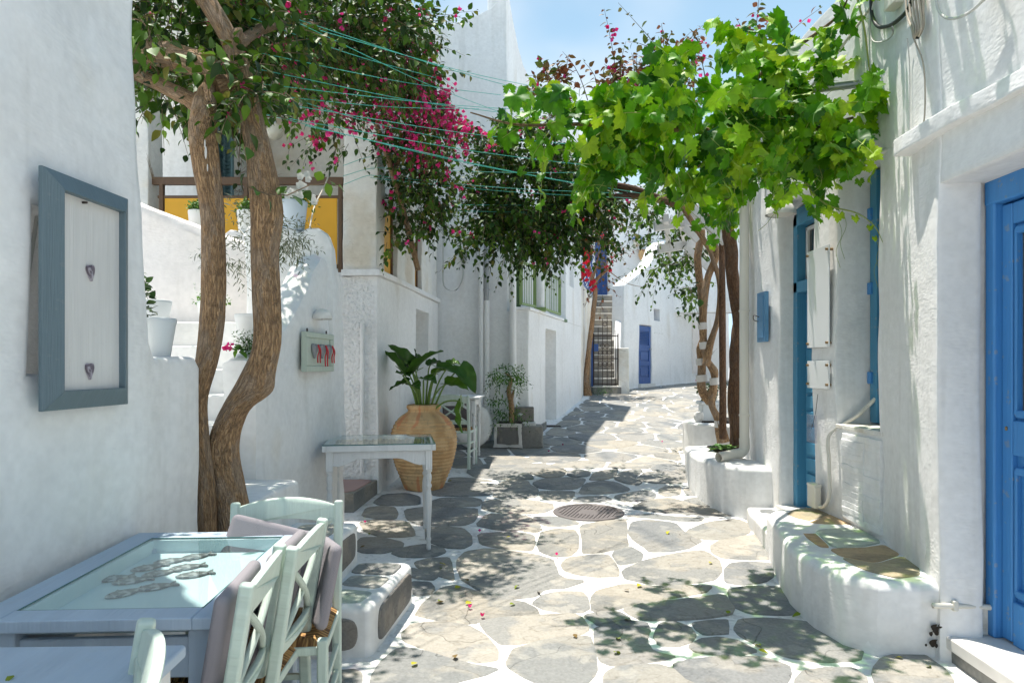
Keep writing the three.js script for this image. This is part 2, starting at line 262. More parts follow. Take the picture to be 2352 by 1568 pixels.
  const clay = tex(512, (u, v) => { let c = mix3([0.52, 0.31, 0.135], [0.64, 0.42, 0.21], smooth(0.3, 0.7, fbm(u, v, 6, 6))); c = mix3(c, [0.60, 0.22, 0.09], smooth(0.66, 0.74, fbm(u + 0.2, v, 7, 4, 0.5)) * 0.7); c = mix3(c, [0.30, 0.21, 0.11], smooth(0.64, 0.72, fbm(u + 0.7, v + 0.3, 14, 5)) * 0.3); return c.map((x) => x * (0.94 + 0.12 * fbm(u, v, 110, 3))); }, true);
  M.clay = std({ map: clay, bumpMap: plasterB, bumpScale: 0.006, roughness: 0.82 });
  M.soil = std({ color: rgb(0.04, 0.028, 0.02), bumpMap: castB, bumpScale: 0.05, roughness: 1 });
  const weave = tex(256, (u, v) => 0.5 + 0.25 * Math.sin(u * 2 * Math.PI * 64) * Math.sin(v * 2 * Math.PI * 64) + 0.25 * fbm(u, v, 64, 2), false, 6);
  M.cushion = std({ color: rgb(0.30, 0.275, 0.295), bumpMap: weave, bumpScale: 0.003, roughness: 0.95 }); M.cushionDark = std({ color: rgb(0.15, 0.13, 0.135), bumpMap: weave, bumpScale: 0.003, roughness: 0.95 });
  const rush = tex(512, (u, v) => { const s = fbm(u, v, 10, 3, 7); return mix3([0.16, 0.07, 0.02], [0.56, 0.32, 0.11], smooth(0.3, 0.65, s)); }, true); M.rush = std({ map: rush, bumpMap: rush, bumpScale: 0.006, roughness: 0.8 });
  M.fish = std({ map: tex(256, (u, v) => mix3([0.16, 0.165, 0.17], [0.46, 0.47, 0.47], smooth(0.38, 0.66, fbm(u, v, 20, 4))), true), roughness: 0.4, metalness: 0.35 });
  M.string = std({ color: rgb(0.06, 0.42, 0.34), roughness: 0.6 }); M.rope = std({ color: rgb(0.62, 0.57, 0.48), roughness: 0.9 }); M.red = std({ color: rgb(0.55, 0.015, 0.03), roughness: 0.6 });
  M.lavender = std({ map: tex(256, (u, v) => mix3([0.26, 0.21, 0.25], [0.60, 0.54, 0.60], smooth(0.42, 0.62, fbm(u, v, 40, 3))), true), bumpMap: castB, bumpScale: 0.012, roughness: 0.9 });
  M.manhole = std({ color: rgb(0.17, 0.15, 0.145), metalness: 0.4, roughness: 0.6 });
  M.globe = new THREE.MeshPhysicalMaterial({ color: rgb(0.75, 0.72, 0.6), roughness: 0.25, transmission: 0.3, thickness: 0 });
  M.pebbles = [[0.5, 0.42, 0.28], [0.62, 0.55, 0.42], [0.36, 0.24, 0.12]].map((c) => std({ color: rgb(...c), roughness: 0.6 }));
  M.paintMark = std({ color: rgb(0.6, 0.58, 0.55), roughness: 0.9 });
  const leafM = (r, g, b, t = 0.42, ro = 0.55, map = null) => new THREE.MeshPhysicalMaterial({ color: rgb(r, g, b), specularIntensity: 0.45, roughness: ro, transmission: t, thickness: 0, side: THREE.DoubleSide, map });
  // grape leaf: paler veins from the stalk; texture coordinates are the leaf's own
  const vein = tex(256, (u, v) => { const x = u - 0.5, y = v - 0.22, a = Math.atan2(x, y), r = Math.hypot(x, y); let k = 0; for (const t of [0, 0.75, -0.75, 1.75, -1.75]) { const da = Math.abs(a - t) * r; k = Math.max(k, 1 - smooth(0.004, 0.013, da)); const along = r * Math.cos(a - t), off = Math.abs(r * Math.sin(a - t)); k = Math.max(k, (1 - smooth(0.05, 0.16, Math.abs(((along - off * 0.8) * 12) % 1 - 0.5))) * 0.4 * smooth(0.3, 0.02, Math.abs(a - t))); } const n = 0.86 + 0.24 * fbm(u, v, 8, 4); return mix3([n * 0.82, n * 0.86, n * 0.75], [1, 1, 0.9], k * 0.75); }, true);
  M.grape = [[0.11, 0.33, 0.006], [0.20, 0.47, 0.007], [0.34, 0.60, 0.012], [0.05, 0.19, 0.012], [0.46, 0.66, 0.02]].map((c) => leafM(...c, 0.5, 0.5, vein));
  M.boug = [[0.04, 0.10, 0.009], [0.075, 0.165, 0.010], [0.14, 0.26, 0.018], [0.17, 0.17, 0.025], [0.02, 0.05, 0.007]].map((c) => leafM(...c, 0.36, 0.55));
  M.bract = [[0.78, 0.04, 0.26], [0.85, 0.07, 0.34], [0.65, 0.02, 0.17]].map((c) => leafM(...c, 0.4, 0.8)); M.bractRed = [[0.75, 0.02, 0.05], [0.62, 0.02, 0.06]].map((c) => leafM(...c, 0.4, 0.8));
  M.rusty = [[0.22, 0.075, 0.03], [0.15, 0.085, 0.025], [0.10, 0.14, 0.025], [0.2, 0.16, 0.04]].map((c) => leafM(...c, 0.4, 0.6));
  M.olive = [[0.19, 0.21, 0.13], [0.10, 0.13, 0.05], [0.32, 0.34, 0.26]].map((c) => leafM(...c, 0.2, 0.6)); M.herb = [[0.13, 0.27, 0.03], [0.08, 0.2, 0.03]].map((c) => leafM(...c, 0.35, 0.6)); M.dark = [[0.03, 0.075, 0.015], [0.05, 0.11, 0.02]].map((c) => leafM(...c, 0.25, 0.45)); M.petal = leafM(0.8, 0.8, 0.76, 0.35, 0.8);
  const arumT = tex(256, (u, v) => { const k = 1 - smooth(0.006, 0.02, Math.abs(u - 0.5)), s = 1 - smooth(0.1, 0.3, Math.abs(((v - Math.abs(u - 0.5) * 0.9) * 16 % 1 + 1) % 1 - 0.5)); const n = 0.85 + 0.25 * fbm(u, v, 10, 4); return mix3([n * 0.9, n * 0.92, n * 0.85], [1, 1, 0.9], Math.max(k * 0.7, s * 0.18)); }, true);
  M.arum = [[0.055, 0.135, 0.018], [0.035, 0.095, 0.014], [0.10, 0.21, 0.02]].map((c) => leafM(...c, 0.28, 0.38, arumT)); M.stem = std({ color: rgb(0.13, 0.22, 0.03), roughness: 0.5 });
  M.fallen = [[0.45, 0.42, 0.03], [0.22, 0.28, 0.02], [0.2, 0.13, 0.04]].map((c) => leafM(...c, 0.2, 0.8));
}

// ---------------------------------------------------------------- ground and paving
const LANE_L = [[-0.5, -3.5], [3.3, -0.62], [4.3, -0.58], [4.35, -1.3], [6.3, -1.34], [7.1, -1.28], [10.2, -0.95], [10.3, 0.27], [14.8, 1.46], [16, 1.72], [17.5, 2.7], [21, 5.2], [24, 7]];
const LANE_R = [[-0.5, 2.0], [3.4, 1.98], [3.5, 1.68], [3.8, 1.6], [4.75, 1.74], [4.9, 1.8], [6.0, 1.93], [6.3, 1.8], [7.2, 1.84], [9.0, 2.2], [9.6, 2.3], [10.5, 3.4], [13, 6.6], [24, 7.0]];
const along = (T, d) => { let i = 0; while (i < T.length - 2 && d > T[i + 1][0]) i++; return lerp(T[i][1], T[i + 1][1], clamp((d - T[i][0]) / (T[i + 1][0] - T[i][0]))); };
let pavement;
{
  // one sheet: fine under the lane, wide out to the horizon
  const xs = [-120, -60, -30, -12]; for (let x = -6; x <= 9; x += 0.25) xs.push(x); xs.push(14, 30, 60, 120);
  const ds = [-80, -30, -10, -4]; for (let d = -2; d <= 26; d += 0.25) ds.push(d); ds.push(32, 45, 70, 120, 200);
  const pos = [], uv = [], idx = []; for (const d of ds) for (const x of xs) { pos.push(x, gy(d) + (Math.abs(x) < 8 ? (n3(x * 1.5, 0, d * 1.5) - 0.5) * 0.012 : 0), -d); uv.push(x / 2, d / 2); }
  const w = xs.length; for (let j = 0; j < ds.length - 1; j++) for (let i = 0; i < w - 1; i++) { const q = j * w + i; idx.push(q, q + 1, q + w, q + 1, q + w + 1, q + w); }
  const g = new THREE.BufferGeometry(); g.setAttribute('position', new THREE.Float32BufferAttribute(pos, 3)); g.setAttribute('uv', new THREE.Float32BufferAttribute(uv, 2)); g.setIndex(idx); g.computeVertexNormals();
  pavement = struct('pavement', g, M.grout); pavement.userData.label = 'lane paved with irregular grey and ochre slate in wide whitewashed joints';
}
// the nearer stones, each an outline on the ground as the lane shows it; farther ones fill the lane in the same manner
const STONES = [
  [168,355,215,318,330,312,392,330,385,365,300,372,190,370],
  [108,425,130,385,200,375,265,380,278,410,270,438,200,440],
  [430,358,500,335,640,332,690,345,680,372,560,378,450,376],
  [318,392,400,380,560,382,672,387,675,410,650,455,600,470,480,470,390,468,330,440],
  [95,455,180,442,330,452,355,490,365,520,300,528,200,525,130,505],
  [420,480,520,475,600,485,640,515,645,560,600,582,520,580,425,545],
  [75,560,110,530,200,530,310,555,300,585,210,605,120,605,80,590],
  [250,605,330,575,420,562,500,580,515,600,470,620,380,625,300,622],
  [372,650,440,630,530,628,540,660,560,735,500,720,420,690,380,670],
  [355,680,400,692,470,720,450,732,380,728,358,720],
  [360,750,430,755,460,780,440,805,390,812,362,800],
  [700,355,780,340,920,345,1040,365,1045,385,1000,405,900,413,780,405,700,385],
  [665,470,720,415,850,415,930,430,965,455,985,478,920,485,850,498,760,490],
  [950,430,1050,428,1150,450,1165,462,1080,475,1010,472,970,450],
  [890,487,940,480,990,490,960,502,905,500],
  [680,510,800,502,900,507,950,520,950,560,935,590,850,588,760,575,690,560],
  [970,560,985,505,1060,490,1150,495,1170,530,1165,590,1120,620,1050,622,990,600],
  [1180,470,1280,450,1400,440,1405,480,1400,540,1410,570,1340,590,1250,605,1190,605,1195,540],
  [1090,660,1120,630,1220,618,1310,615,1340,650,1368,690,1360,715,1250,722,1150,705,1100,690],
  [1335,610,1360,585,1420,572,1480,610,1475,640,1420,655,1370,660],
  [1415,510,1430,455,1500,440,1640,455,1680,500,1780,545,1720,580,1620,600,1520,600,1480,570,1440,540],
  [1430,385,1500,348,1620,335,1700,360,1820,390,1940,410,1900,425,1700,415,1520,402],
  [1410,425,1500,415,1650,428,1780,433,1760,450,1680,450,1560,438],
  [580,640,620,600,720,585,860,600,960,615,1040,640,1055,670,1060,710,1100,735,1190,745,1100,775,1010,780,940,820,820,830,700,800,610,740,580,690],
  [500,780,560,770,640,790,760,830,900,850,960,880,970,905,850,920,740,920,640,950,500,935,380,910,395,870,450,820],
  [945,850,1000,812,1080,797,1180,800,1215,830,1215,870,1180,893,1080,890,990,875],
  [1230,830,1260,790,1400,760,1560,775,1700,768,1820,772,1780,800,1600,828,1450,848,1330,880,1240,885],
  [1385,690,1500,640,1640,610,1770,595,1800,605,1855,640,1870,690,1840,738,1760,750,1600,760,1480,748,1400,730],
  [1700,500,1800,455,1950,440,2020,470,2000,510,1900,538,1810,543,1740,530],
  [1815,575,1860,545,1980,523,2060,518,2110,560,2140,610,2120,638,1990,640,1880,632,1825,605],
  [1890,690,1920,657,2020,652,2110,657,2125,720,2080,750,1960,763,1895,750],
  [1900,790,1990,772,2150,772,2220,810,2280,870,2270,905,2150,910,2000,903,1930,868],
  [1400,880,1500,853,1700,833,1880,812,1925,870,1905,908,1800,922,1650,930,1480,930,1430,905],
  [685,945,760,927,920,917,1150,907,1190,930,1210,980,1180,1000,1000,1025,880,1055,800,1055,740,1010],
  [305,1000,360,955,480,945,620,960,700,1010,770,1080,770,1130,690,1142,560,1125,420,1080,320,1040],
  [160,1220,200,1150,270,1080,330,1070,450,1100,620,1150,765,1180,700,1210,560,1239,380,1290,150,1290],
  [820,1140,850,1080,950,1050,1080,1022,1220,1017,1240,1080,1250,1200,1200,1260,1000,1260,900,1210,830,1170],
  [1250,985,1300,958,1400,938,1500,950,1515,990,1495,1045,1530,1090,1640,1115,1560,1135,1430,1150,1330,1160,1280,1140,1265,1080],
  [1205,912,1300,892,1380,898,1415,928,1340,938,1260,955,1240,935],
  [1540,1010,1570,955,1640,945,1710,970,1740,1010,1710,1045,1650,1065,1560,1055],
  [1735,950,1820,937,1895,937,1905,970,1890,1003,1790,1005,1750,980],
  [1715,1065,1760,1032,1860,1022,1960,1045,2045,1090,1960,1105,1830,1105,1740,1090],
  [1930,980,1960,930,2100,925,2280,940,2450,1000,2560,1080,2540,1130,2352,1140,2200,1118,2050,1058,1960,1010],
  [1625,1160,1720,1132,1900,1117,2080,1122,2200,1165,2205,1200,2150,1290,1900,1290,1720,1240],
  [1300,1200,1350,1172,1480,1157,1560,1157,1640,1182,1760,1245,1760,1300,1300,1300],
  [2621,1180,2660,1125,2760,1105,2860,1110,2950,1170,3000,1239,2900,1280,2640,1280],
  [2235,1239,2280,1190,2400,1175,2520,1180,2580,1230,2560,1290,2240,1290],
  [-60,1200,0,1185,60,1180,100,1200,105,1239,90,1280,-70,1280],
  [620,205,680,175,770,165,870,180,940,225,950,240,860,245,740,240,660,230],
  [865,170,930,165,1050,175,1110,200,1090,225,1020,235,940,215],
  [1115,205,1160,193,1225,203,1215,225,1150,230,1120,222],
  [945,262,1000,242,1120,235,1200,240,1190,270,1150,292,1050,295,970,285],
  [780,262,840,248,920,252,935,275,970,295,960,330,880,338,800,335,750,325],
  [975,302,1060,300,1150,302,1140,330,1120,355,1040,345,990,335],
  [1170,315,1200,265,1280,250,1350,257,1420,290,1400,303,1280,316],
  [1225,245,1240,217,1290,197,1360,192,1350,225,1300,243],
  [1345,240,1380,207,1460,190,1480,202,1440,235,1480,258,1460,270,1400,260],
  [1450,240,1500,207,1600,207,1720,217,1800,227,1780,250,1640,262,1530,260],
  [1570,292,1600,278,1670,278,1665,320,1600,328,1570,315],
  [1685,292,1750,278,1800,288,1820,315,1760,325,1700,320],
  [1680,347,1740,333,1820,340,1845,360,1840,378,1780,376,1710,362],
  [1140,350,1180,328,1300,325,1330,342,1280,352,1180,355],
  [1345,328,1400,312,1500,298,1545,312,1540,335,1460,352,1390,352],
  [500,264,600,260,770,268,740,320,600,325,470,325,430,300,490,272],
  [540,237,600,234,730,247,740,252,620,257,530,255],
  [990,137,1060,127,1180,142,1110,162,1010,160],
  [790,150,860,135,970,140,985,158,860,162],
  [1120,168,1200,150,1300,150,1290,175,1230,190,1130,188],
  [1310,180,1380,160,1500,165,1480,182,1370,186],
  [1520,196,1560,170,1700,175,1790,200,1780,212,1640,204],
];
{
  const q = rng(21), far = []; let made = 0;
  const edge = (d) => [along(LANE_L, d), along(LANE_R, d)];
  const clip = (pts, nx, ny, c) => { const o = []; for (let i = 0; i < pts.length; i++) { const a = pts[i], b = pts[(i + 1) % pts.length], da = a[0] * nx + a[1] * ny - c, db = b[0] * nx + b[1] * ny - c; if (da <= 0) o.push(a); if (da * db < 0) { const t = da / (da - db); o.push([lerp(a[0], b[0], t), lerp(a[1], b[1], t)]); } } return o; };
  const area = (pts) => pts.reduce((s, p, k) => { const b = pts[(k + 1) % pts.length]; return s + p[0] * b[1] - p[1] * b[0]; }, 0) / 2;
  const round = (pts, k) => { const o = []; pts.forEach((p, i) => { const b = pts[(i + 1) % pts.length]; o.push([lerp(p[0], b[0], k), lerp(p[1], b[1], k)], [lerp(p[0], b[0], 1 - k), lerp(p[1], b[1], 1 - k)]); }); return o; };
  const inset = (pts, k) => { const n = pts.length; return pts.map((b, i) => { const a = pts[(i + n - 1) % n], c = pts[(i + 1) % n], e1 = [b[0] - a[0], b[1] - a[1]], e2 = [c[0] - b[0], c[1] - b[1]], l1 = Math.hypot(...e1) || 1, l2 = Math.hypot(...e2) || 1, dx = -e1[1] / l1 - e2[1] / l2, dy = e1[0] / l1 + e2[0] / l2, dd = Math.max(0.35, (dx * dx + dy * dy) / 2); return [b[0] + dx * k / dd, b[1] + dy * k / dd]; }); };
  const lay = (pts, i) => {
    if (area(pts) < 0) pts.reverse();
    const n = pts.length, x = pts.reduce((s, p) => s + p[0], 0) / n, d = pts.reduce((s, p) => s + p[1], 0) / n;
    pts = pts.map(([a, b]) => [a + (n3(a * 14, i, b * 14) - 0.5) * 0.016, b + (n3(a * 14, i + 40, b * 14) - 0.5) * 0.016]);
    const top = inset(pts, 0.006), pos = [], nor = [], uv = [], idx = [], ang = rr(-0.35, 0.35), ou = rr(0, 9), ov = rr(0, 9), ca = Math.cos(ang), sa = Math.sin(ang), lift = rr(0.004, 0.009), tx = rr(-0.006, 0.006), tz = rr(-0.006, 0.006);
    const put = (a, b, h, o) => { pos.push(a - x, gy(b) + h - gy(d) + (a - x) * tx + (b - d) * tz, -(b - d)); nor.push(...o); uv.push((a * ca - b * sa) / 1.7 + ou, (a * sa + b * ca) / 1.7 + ov); };
    top.forEach(([a, b]) => put(a, b, lift + 0.003, [0, 1, 0])); pts.forEach(([a, b]) => { const L = Math.hypot(a - x, b - d) || 1; put(a, b, -0.014, [(a - x) / L * 0.8, 0.6, -(b - d) / L * 0.8]); });
    for (const [a, b, c] of THREE.ShapeUtils.triangulateShape(top.map(([a, b]) => new THREE.Vector2(a, b)), [])) idx.push(a, b, c);
    for (let k = 0; k < n; k++) { const k1 = (k + 1) % n; idx.push(k, n + k, k1, k1, n + k, n + k1); }
    const g = new THREE.BufferGeometry(); g.setAttribute('position', new THREE.Float32BufferAttribute(pos, 3)); g.setAttribute('normal', new THREE.Float32BufferAttribute(nor, 3)); g.setAttribute('uv', new THREE.Float32BufferAttribute(uv, 2)); g.setIndex(idx);
    if (d < 17 && made < 298) { const m = mesh('paving_stone', g, M.stones[Math.floor(R() * M.stones.length)], pavement); m.position.set(x, gy(d), -d); made++; } else { g.translate(x, gy(d), -d); far.push(g); }
  };
  STONES.forEach((l, i) => { const pts = []; for (let k = 0; k < l.length; k += 2) { const p = G(780.9 + l[k] * 0.46875, 987.7 + l[k + 1] * 0.46875); pts.push([p.x, -p.z]); } if (area(pts) < 0) pts.reverse(); lay(round(inset(pts, -0.016), 0.15), i); });
  // the rest: cells round scattered middles
  const S = []; for (let i = 0; i < 9000 && S.length < 420; i++) { const d = q() < 0.1 ? 0.8 + q() * 2.3 : 8.4 + q() * 15, [l, r] = edge(d), x = l - 0.2 + q() * (r - l + 0.4); if (S.every(([a, b]) => Math.hypot(a - x, b - d) > 0.44)) S.push([x, d]); }
  S.forEach(([x, d], i) => {
    let pts = []; for (let k = 0; k < 20; k++) { const a = k / 20 * 6.2832; pts.push([x + Math.cos(a) * 0.6, d + Math.sin(a) * 0.6]); }
    S.forEach(([a, b], j) => { if (j === i || Math.hypot(a - x, b - d) > 1.5 || !pts.length) return; const L = Math.hypot(a - x, b - d), nx = (a - x) / L, ny = (b - d) / L; pts = clip(pts, nx, ny, nx * x + ny * d + L * 0.5); });
    if (d > 5) pts = clip(pts, 0, -1, -8.42); else pts = clip(pts, 0, 1, 3.05); if (pts.length < 3) return;
    const [e, f] = edge(d), sl = (edge(d + 0.3)[0] - edge(d - 0.3)[0]) / 0.6, sr = (edge(d + 0.3)[1] - edge(d - 0.3)[1]) / 0.6; pts = clip(pts, -1, sl, -(e + 0.05) + sl * d); if (pts.length > 2) pts = clip(pts, 1, -sr, f - 0.05 - sr * d); if (pts.length < 3) return;
    pts = pts.filter((p, k) => Math.hypot(p[0] - pts[(k + 1) % pts.length][0], p[1] - pts[(k + 1) % pts.length][1]) > 0.05); if (pts.length < 3) return; if (area(pts) < 0) pts.reverse(); if (area(pts) < 0.03) return;
    pts = inset(pts, rr(0.011, 0.018)); if (area(pts) < 0.02) return; lay(round(pts, 0.17), i + 200);
  });
  if (far.length) { const m = mesh('paving_stones_far', merge(far), M.stones[1], pavement); m.userData.kind = 'stuff'; }
  const man = G(1352, 1177), mx = man.x, md = -man.z;
  // cast manhole cover with ribs
  const t = thing('manhole_cover', 'round brown cast iron manhole cover with raised ribs set in the paving', 'manhole cover', [mx, gy(md), -md]);
  mesh('rim', lathe([[0.27, 0], [0.27, 0.013], [0.305, 0.013], [0.315, 0.008], [0.315, -0.01]], 48), M.manhole, t); mesh('plate', lathe([[0.0005, 0.005], [0.275, 0.005]], 40), M.manhole, t);
  for (let k = -7; k <= 7; k++) { const z = k * 0.033, L = Math.sqrt(0.255 ** 2 - z * z); for (const [a, b] of Math.abs(k) < 3 ? [[-L, -0.1], [0.1, L]] : [[-L, L]]) mesh('rib', box(b - a, 0.01, 0.012, (a + b) / 2, 0.007, z, 0.002), M.manhole, t); }
  t.rotation.y = 1.2; t.rotation.x = Math.atan(0.03);
}

// ---------------------------------------------------------------- near left house: smooth shaded wall with a low wall running on from it
const LW = (d) => -1.47 + 0.055 * (d - 2.8);
const houseA = thing('left_house', 'smooth whitewashed house wall at the left edge with a low garden wall running on', 'house');
{
  const A = [LW(-3), -3], B = [LW(3.28), 3.28];
  const g = wallGeo(A, B, (L) => [[0, -0.1], [L, -0.1], [L + 0.01, 0.8], [L, 1.38], [L - 0.05, 1.43], [L - 0.37, 1.44], [L - 0.405, 1.5], [L - 0.41, 2.0], [L - 0.44, 2.6], [L - 0.47, 3.4], [L - 0.47, 6], [0, 6]], 0.34, { holes: [[[5.24, 1.38], [5.70, 1.36], [5.70, 1.9], [5.25, 1.89]]], bev: 0.035, edge: 0.14, amp: 0.05, f: 1.5 });
  mesh('wall', g, M.white, houseA);
  mesh('wall_core', merge([box(1.6, 5.9, 5.6, -3.45, 2.95, 0.35, 0.01), box(2.7, 0.1, 5.7, -3.0, 5.95, 0.35, 0.01), box(0.95, 5.9, 0.1, -2.2, 2.95, -2.76, 0.01)]), M.white, houseA);
  mesh('window_bar', beam(V(-1.58, 1.5, -2.30), V(-1.56, 1.9, -2.36), 0.012, 0.012), M.wireGrey, houseA);
}
// ---------------------------------------------------------------- whitewashed outdoor stair
const stair = thing('outdoor_staircase', 'whitewashed outdoor stair with slate set in its lowest steps behind the chairs', 'staircase');
const inlay = (pts, y, thick, parent, mat, name = 'slate_slab') => {          // a flat stone let into a top, outline as [x, depth]
  const c = pts.reduce((s, p) => [s[0] + p[0] / pts.length, s[1] + p[1] / pts.length], [0, 0]); let q = pts;
  for (let it = 0; it < 2; it++) { const o = []; q.forEach((p, k) => { const b = q[(k + 1) % q.length]; o.push([lerp(p[0], b[0], 0.13), lerp(p[1], b[1], 0.13)], [lerp(p[0], b[0], 0.87), lerp(p[1], b[1], 0.87)]); }); q = o; }
  const g = extrude(q.map(([x, d]) => [x - c[0], d - c[1]]), thick, 0.003, [], 1); g.applyMatrix4(new THREE.Matrix4().set(1, 0, 0, 0, 0, 0, 1, 0, 0, -1, 0, 0, 0, 0, 0, 1));
  const m = mesh(name, uvBox(g, 1 / 1.7, rr(0, 9), rr(0, 9), rr(-0.6, 0.6)), mat, parent); m.position.set(c[0], y - thick, -c[1]); return m;
};
{
  const s1 = mesh('step', floorGeo([[-1.6, 3.40], [-0.70, 3.42], [-0.665, 3.46], [-0.585, 4.19], [-0.62, 4.23], [-1.6, 4.23]], -0.03, 0.25, { bev: 0.035, edge: 0.12, amp: 0.025 }), M.white, stair);
  const s2 = mesh('step', floorGeo([[-1.6, 3.42], [-0.96, 3.43], [-0.93, 3.46], [-0.905, 4.17], [-0.93, 4.21], [-1.6, 4.21]], 0.2, 0.49, { bev: 0.03, edge: 0.12, amp: 0.025 }), M.white, stair);
  const s3 = mesh('step', floorGeo([[-2.0, 3.4], [-1.28, 3.41], [-1.25, 4.21], [-2.0, 4.21]], 0.45, 0.735, { bev: 0.03, edge: 0.2 }), M.white, stair);
  mesh('step', floorGeo([[-3, 3.35], [-1.58, 3.36], [-1.56, 4.05], [-3, 4.05]], 0.6, 0.92, { bev: 0.02, edge: 0.25 }), M.white, stair);
  const L = [[4.0, 1.07], [4.27, 1.221], [4.54, 1.378], [4.81, 1.534], [5.08, 1.711]];
  L.forEach(([d, y], i) => mesh('step', floorGeo([[-3.4, d], [-1.66, d], [-1.66, i < 4 ? d + 0.33 : 6.2], [-3.4, i < 4 ? d + 0.33 : 6.2]], y - 0.4, y, { bev: 0.012, edge: 0.25, amp: 0.02 }), M.white, stair));
  inlay([[-0.9, 3.48], [-0.74, 3.47], [-0.70, 3.64], [-0.88, 3.69]], 0.257, 0.02, s1, M.slateGreen); inlay([[-0.9, 3.76], [-0.69, 3.7], [-0.66, 3.9], [-0.88, 3.93]], 0.257, 0.02, s1, M.stonePale); inlay([[-0.9, 3.98], [-0.66, 3.95], [-0.63, 4.16], [-0.89, 4.17]], 0.257, 0.02, s1, M.stones[1]);
  inlay([[-1.2, 3.52], [-1.0, 3.5], [-0.98, 3.7], [-1.2, 3.74]], 0.497, 0.02, s2, M.stonePale); inlay([[-1.2, 3.82], [-0.98, 3.8], [-0.97, 4.1], [-1.2, 4.1]], 0.497, 0.02, s2, M.stonePale);
  // slate let into the risers
  const riser = (A, B, y0, y1, parent, mat) => { const u = V(B[0] - A[0], 0, -(B[1] - A[1])), W = u.length(); u.normalize(); const n = u.clone().cross(V(0, 1, 0)), r = 0.035;
    let q = [[0, y0], [W, y0 + 0.01], [W, y1], [0.01, y1]]; for (let it = 0; it < 3; it++) { const o = []; q.forEach((p, k) => { const b = q[(k + 1) % 4 === 0 && it === 0 ? 0 : (k + 1) % q.length]; const l = Math.hypot(b[0] - p[0], b[1] - p[1]), t = Math.min(0.25, r / l); o.push([lerp(p[0], b[0], t), lerp(p[1], b[1], t)], [lerp(p[0], b[0], 1 - t), lerp(p[1], b[1], 1 - t)]); }); q = o; }
    const g = extrude(q, 0.03, 0.004, [], 1); g.translate(0, 0, -0.022); g.applyMatrix4(new THREE.Matrix4().makeBasis(u, V(0, 1, 0), n).setPosition(A[0], 0, -A[1])); mesh('slate_slab', uvBox(g, 1 / 1.4, rr(0, 9), rr(0, 9), 0.2), mat, parent); };
  riser([-0.655, 3.52], [-0.588, 4.16], 0.04, 0.215, s1, M.slateDark); riser([-1.05, 3.40], [-0.735, 3.412], 0.04, 0.2, s1, M.slateDark); riser([-1.45, 3.40], [-1.09, 3.40], 0.04, 0.2, s1, M.slateDark);
  riser([-0.933, 3.5], [-0.908, 4.14], 0.285, 0.455, s2, M.slateDark); riser([-1.4, 3.42], [-1.0, 3.425], 0.29, 0.45, s2, M.slateDark);
  // the rounded parapet that climbs beside the steps, with its scalloped pier
  mesh('parapet', wallGeo([-1.49, 4.2], [-1.365, 5.95], [[0, 0], [1.755, 0], [1.755, 2.02], [1.7, 2.1], [1.55, 2.2], [1.2, 2.22], [1.0, 2.1], [0.75, 1.88], [0.5, 1.68], [0.28, 1.53], [0.1, 1.46], [0, 1.42]], 0.24, { bev: 0.085, edge: 0.1, amp: 0.045, f: 2.2 }), M.white, stair);
  mesh('pier', wallGeo([-2.02, 5.42], [-1.36, 5.5], [[0, 1.5], [0.66, 1.5], [0.66, 2.3], [0.62, 2.4], [0.54, 2.45], [0.46, 2.45], [0.4, 2.42], [0.33, 2.46], [0.24, 2.46], [0.18, 2.42], [0.1, 2.46], [0.03, 2.46], [0, 2.4]], 0.26, { bev: 0.045, edge: 0.08, amp: 0.04, f: 3 }), M.white, stair);
  mesh('upper_wall', wallGeo([-3.7, 6.0], [-1.7, 6.0], [[0, 1.3], [2, 1.3], [2, 2.24], [1.9, 2.27], [1.37, 2.48], [0.9, 2.66], [0.5, 2.80], [0, 2.95]], 0.22, { bev: 0.09, edge: 0.12, amp: 0.035, f: 2 }), M.pink, stair);
  mesh('scallop', wallGeo([-2.52, 6.14], [-1.98, 6.14], [[0, 2.2], [0.54, 2.2], [0.54, 2.45], [0.46, 2.5], [0.36, 2.52], [0.28, 2.48], [0.2, 2.56], [0.1, 2.57], [0, 2.5]], 0.16, { bev: 0.04, edge: 0.1, amp: 0.03, f: 3 }), M.white, stair);
}
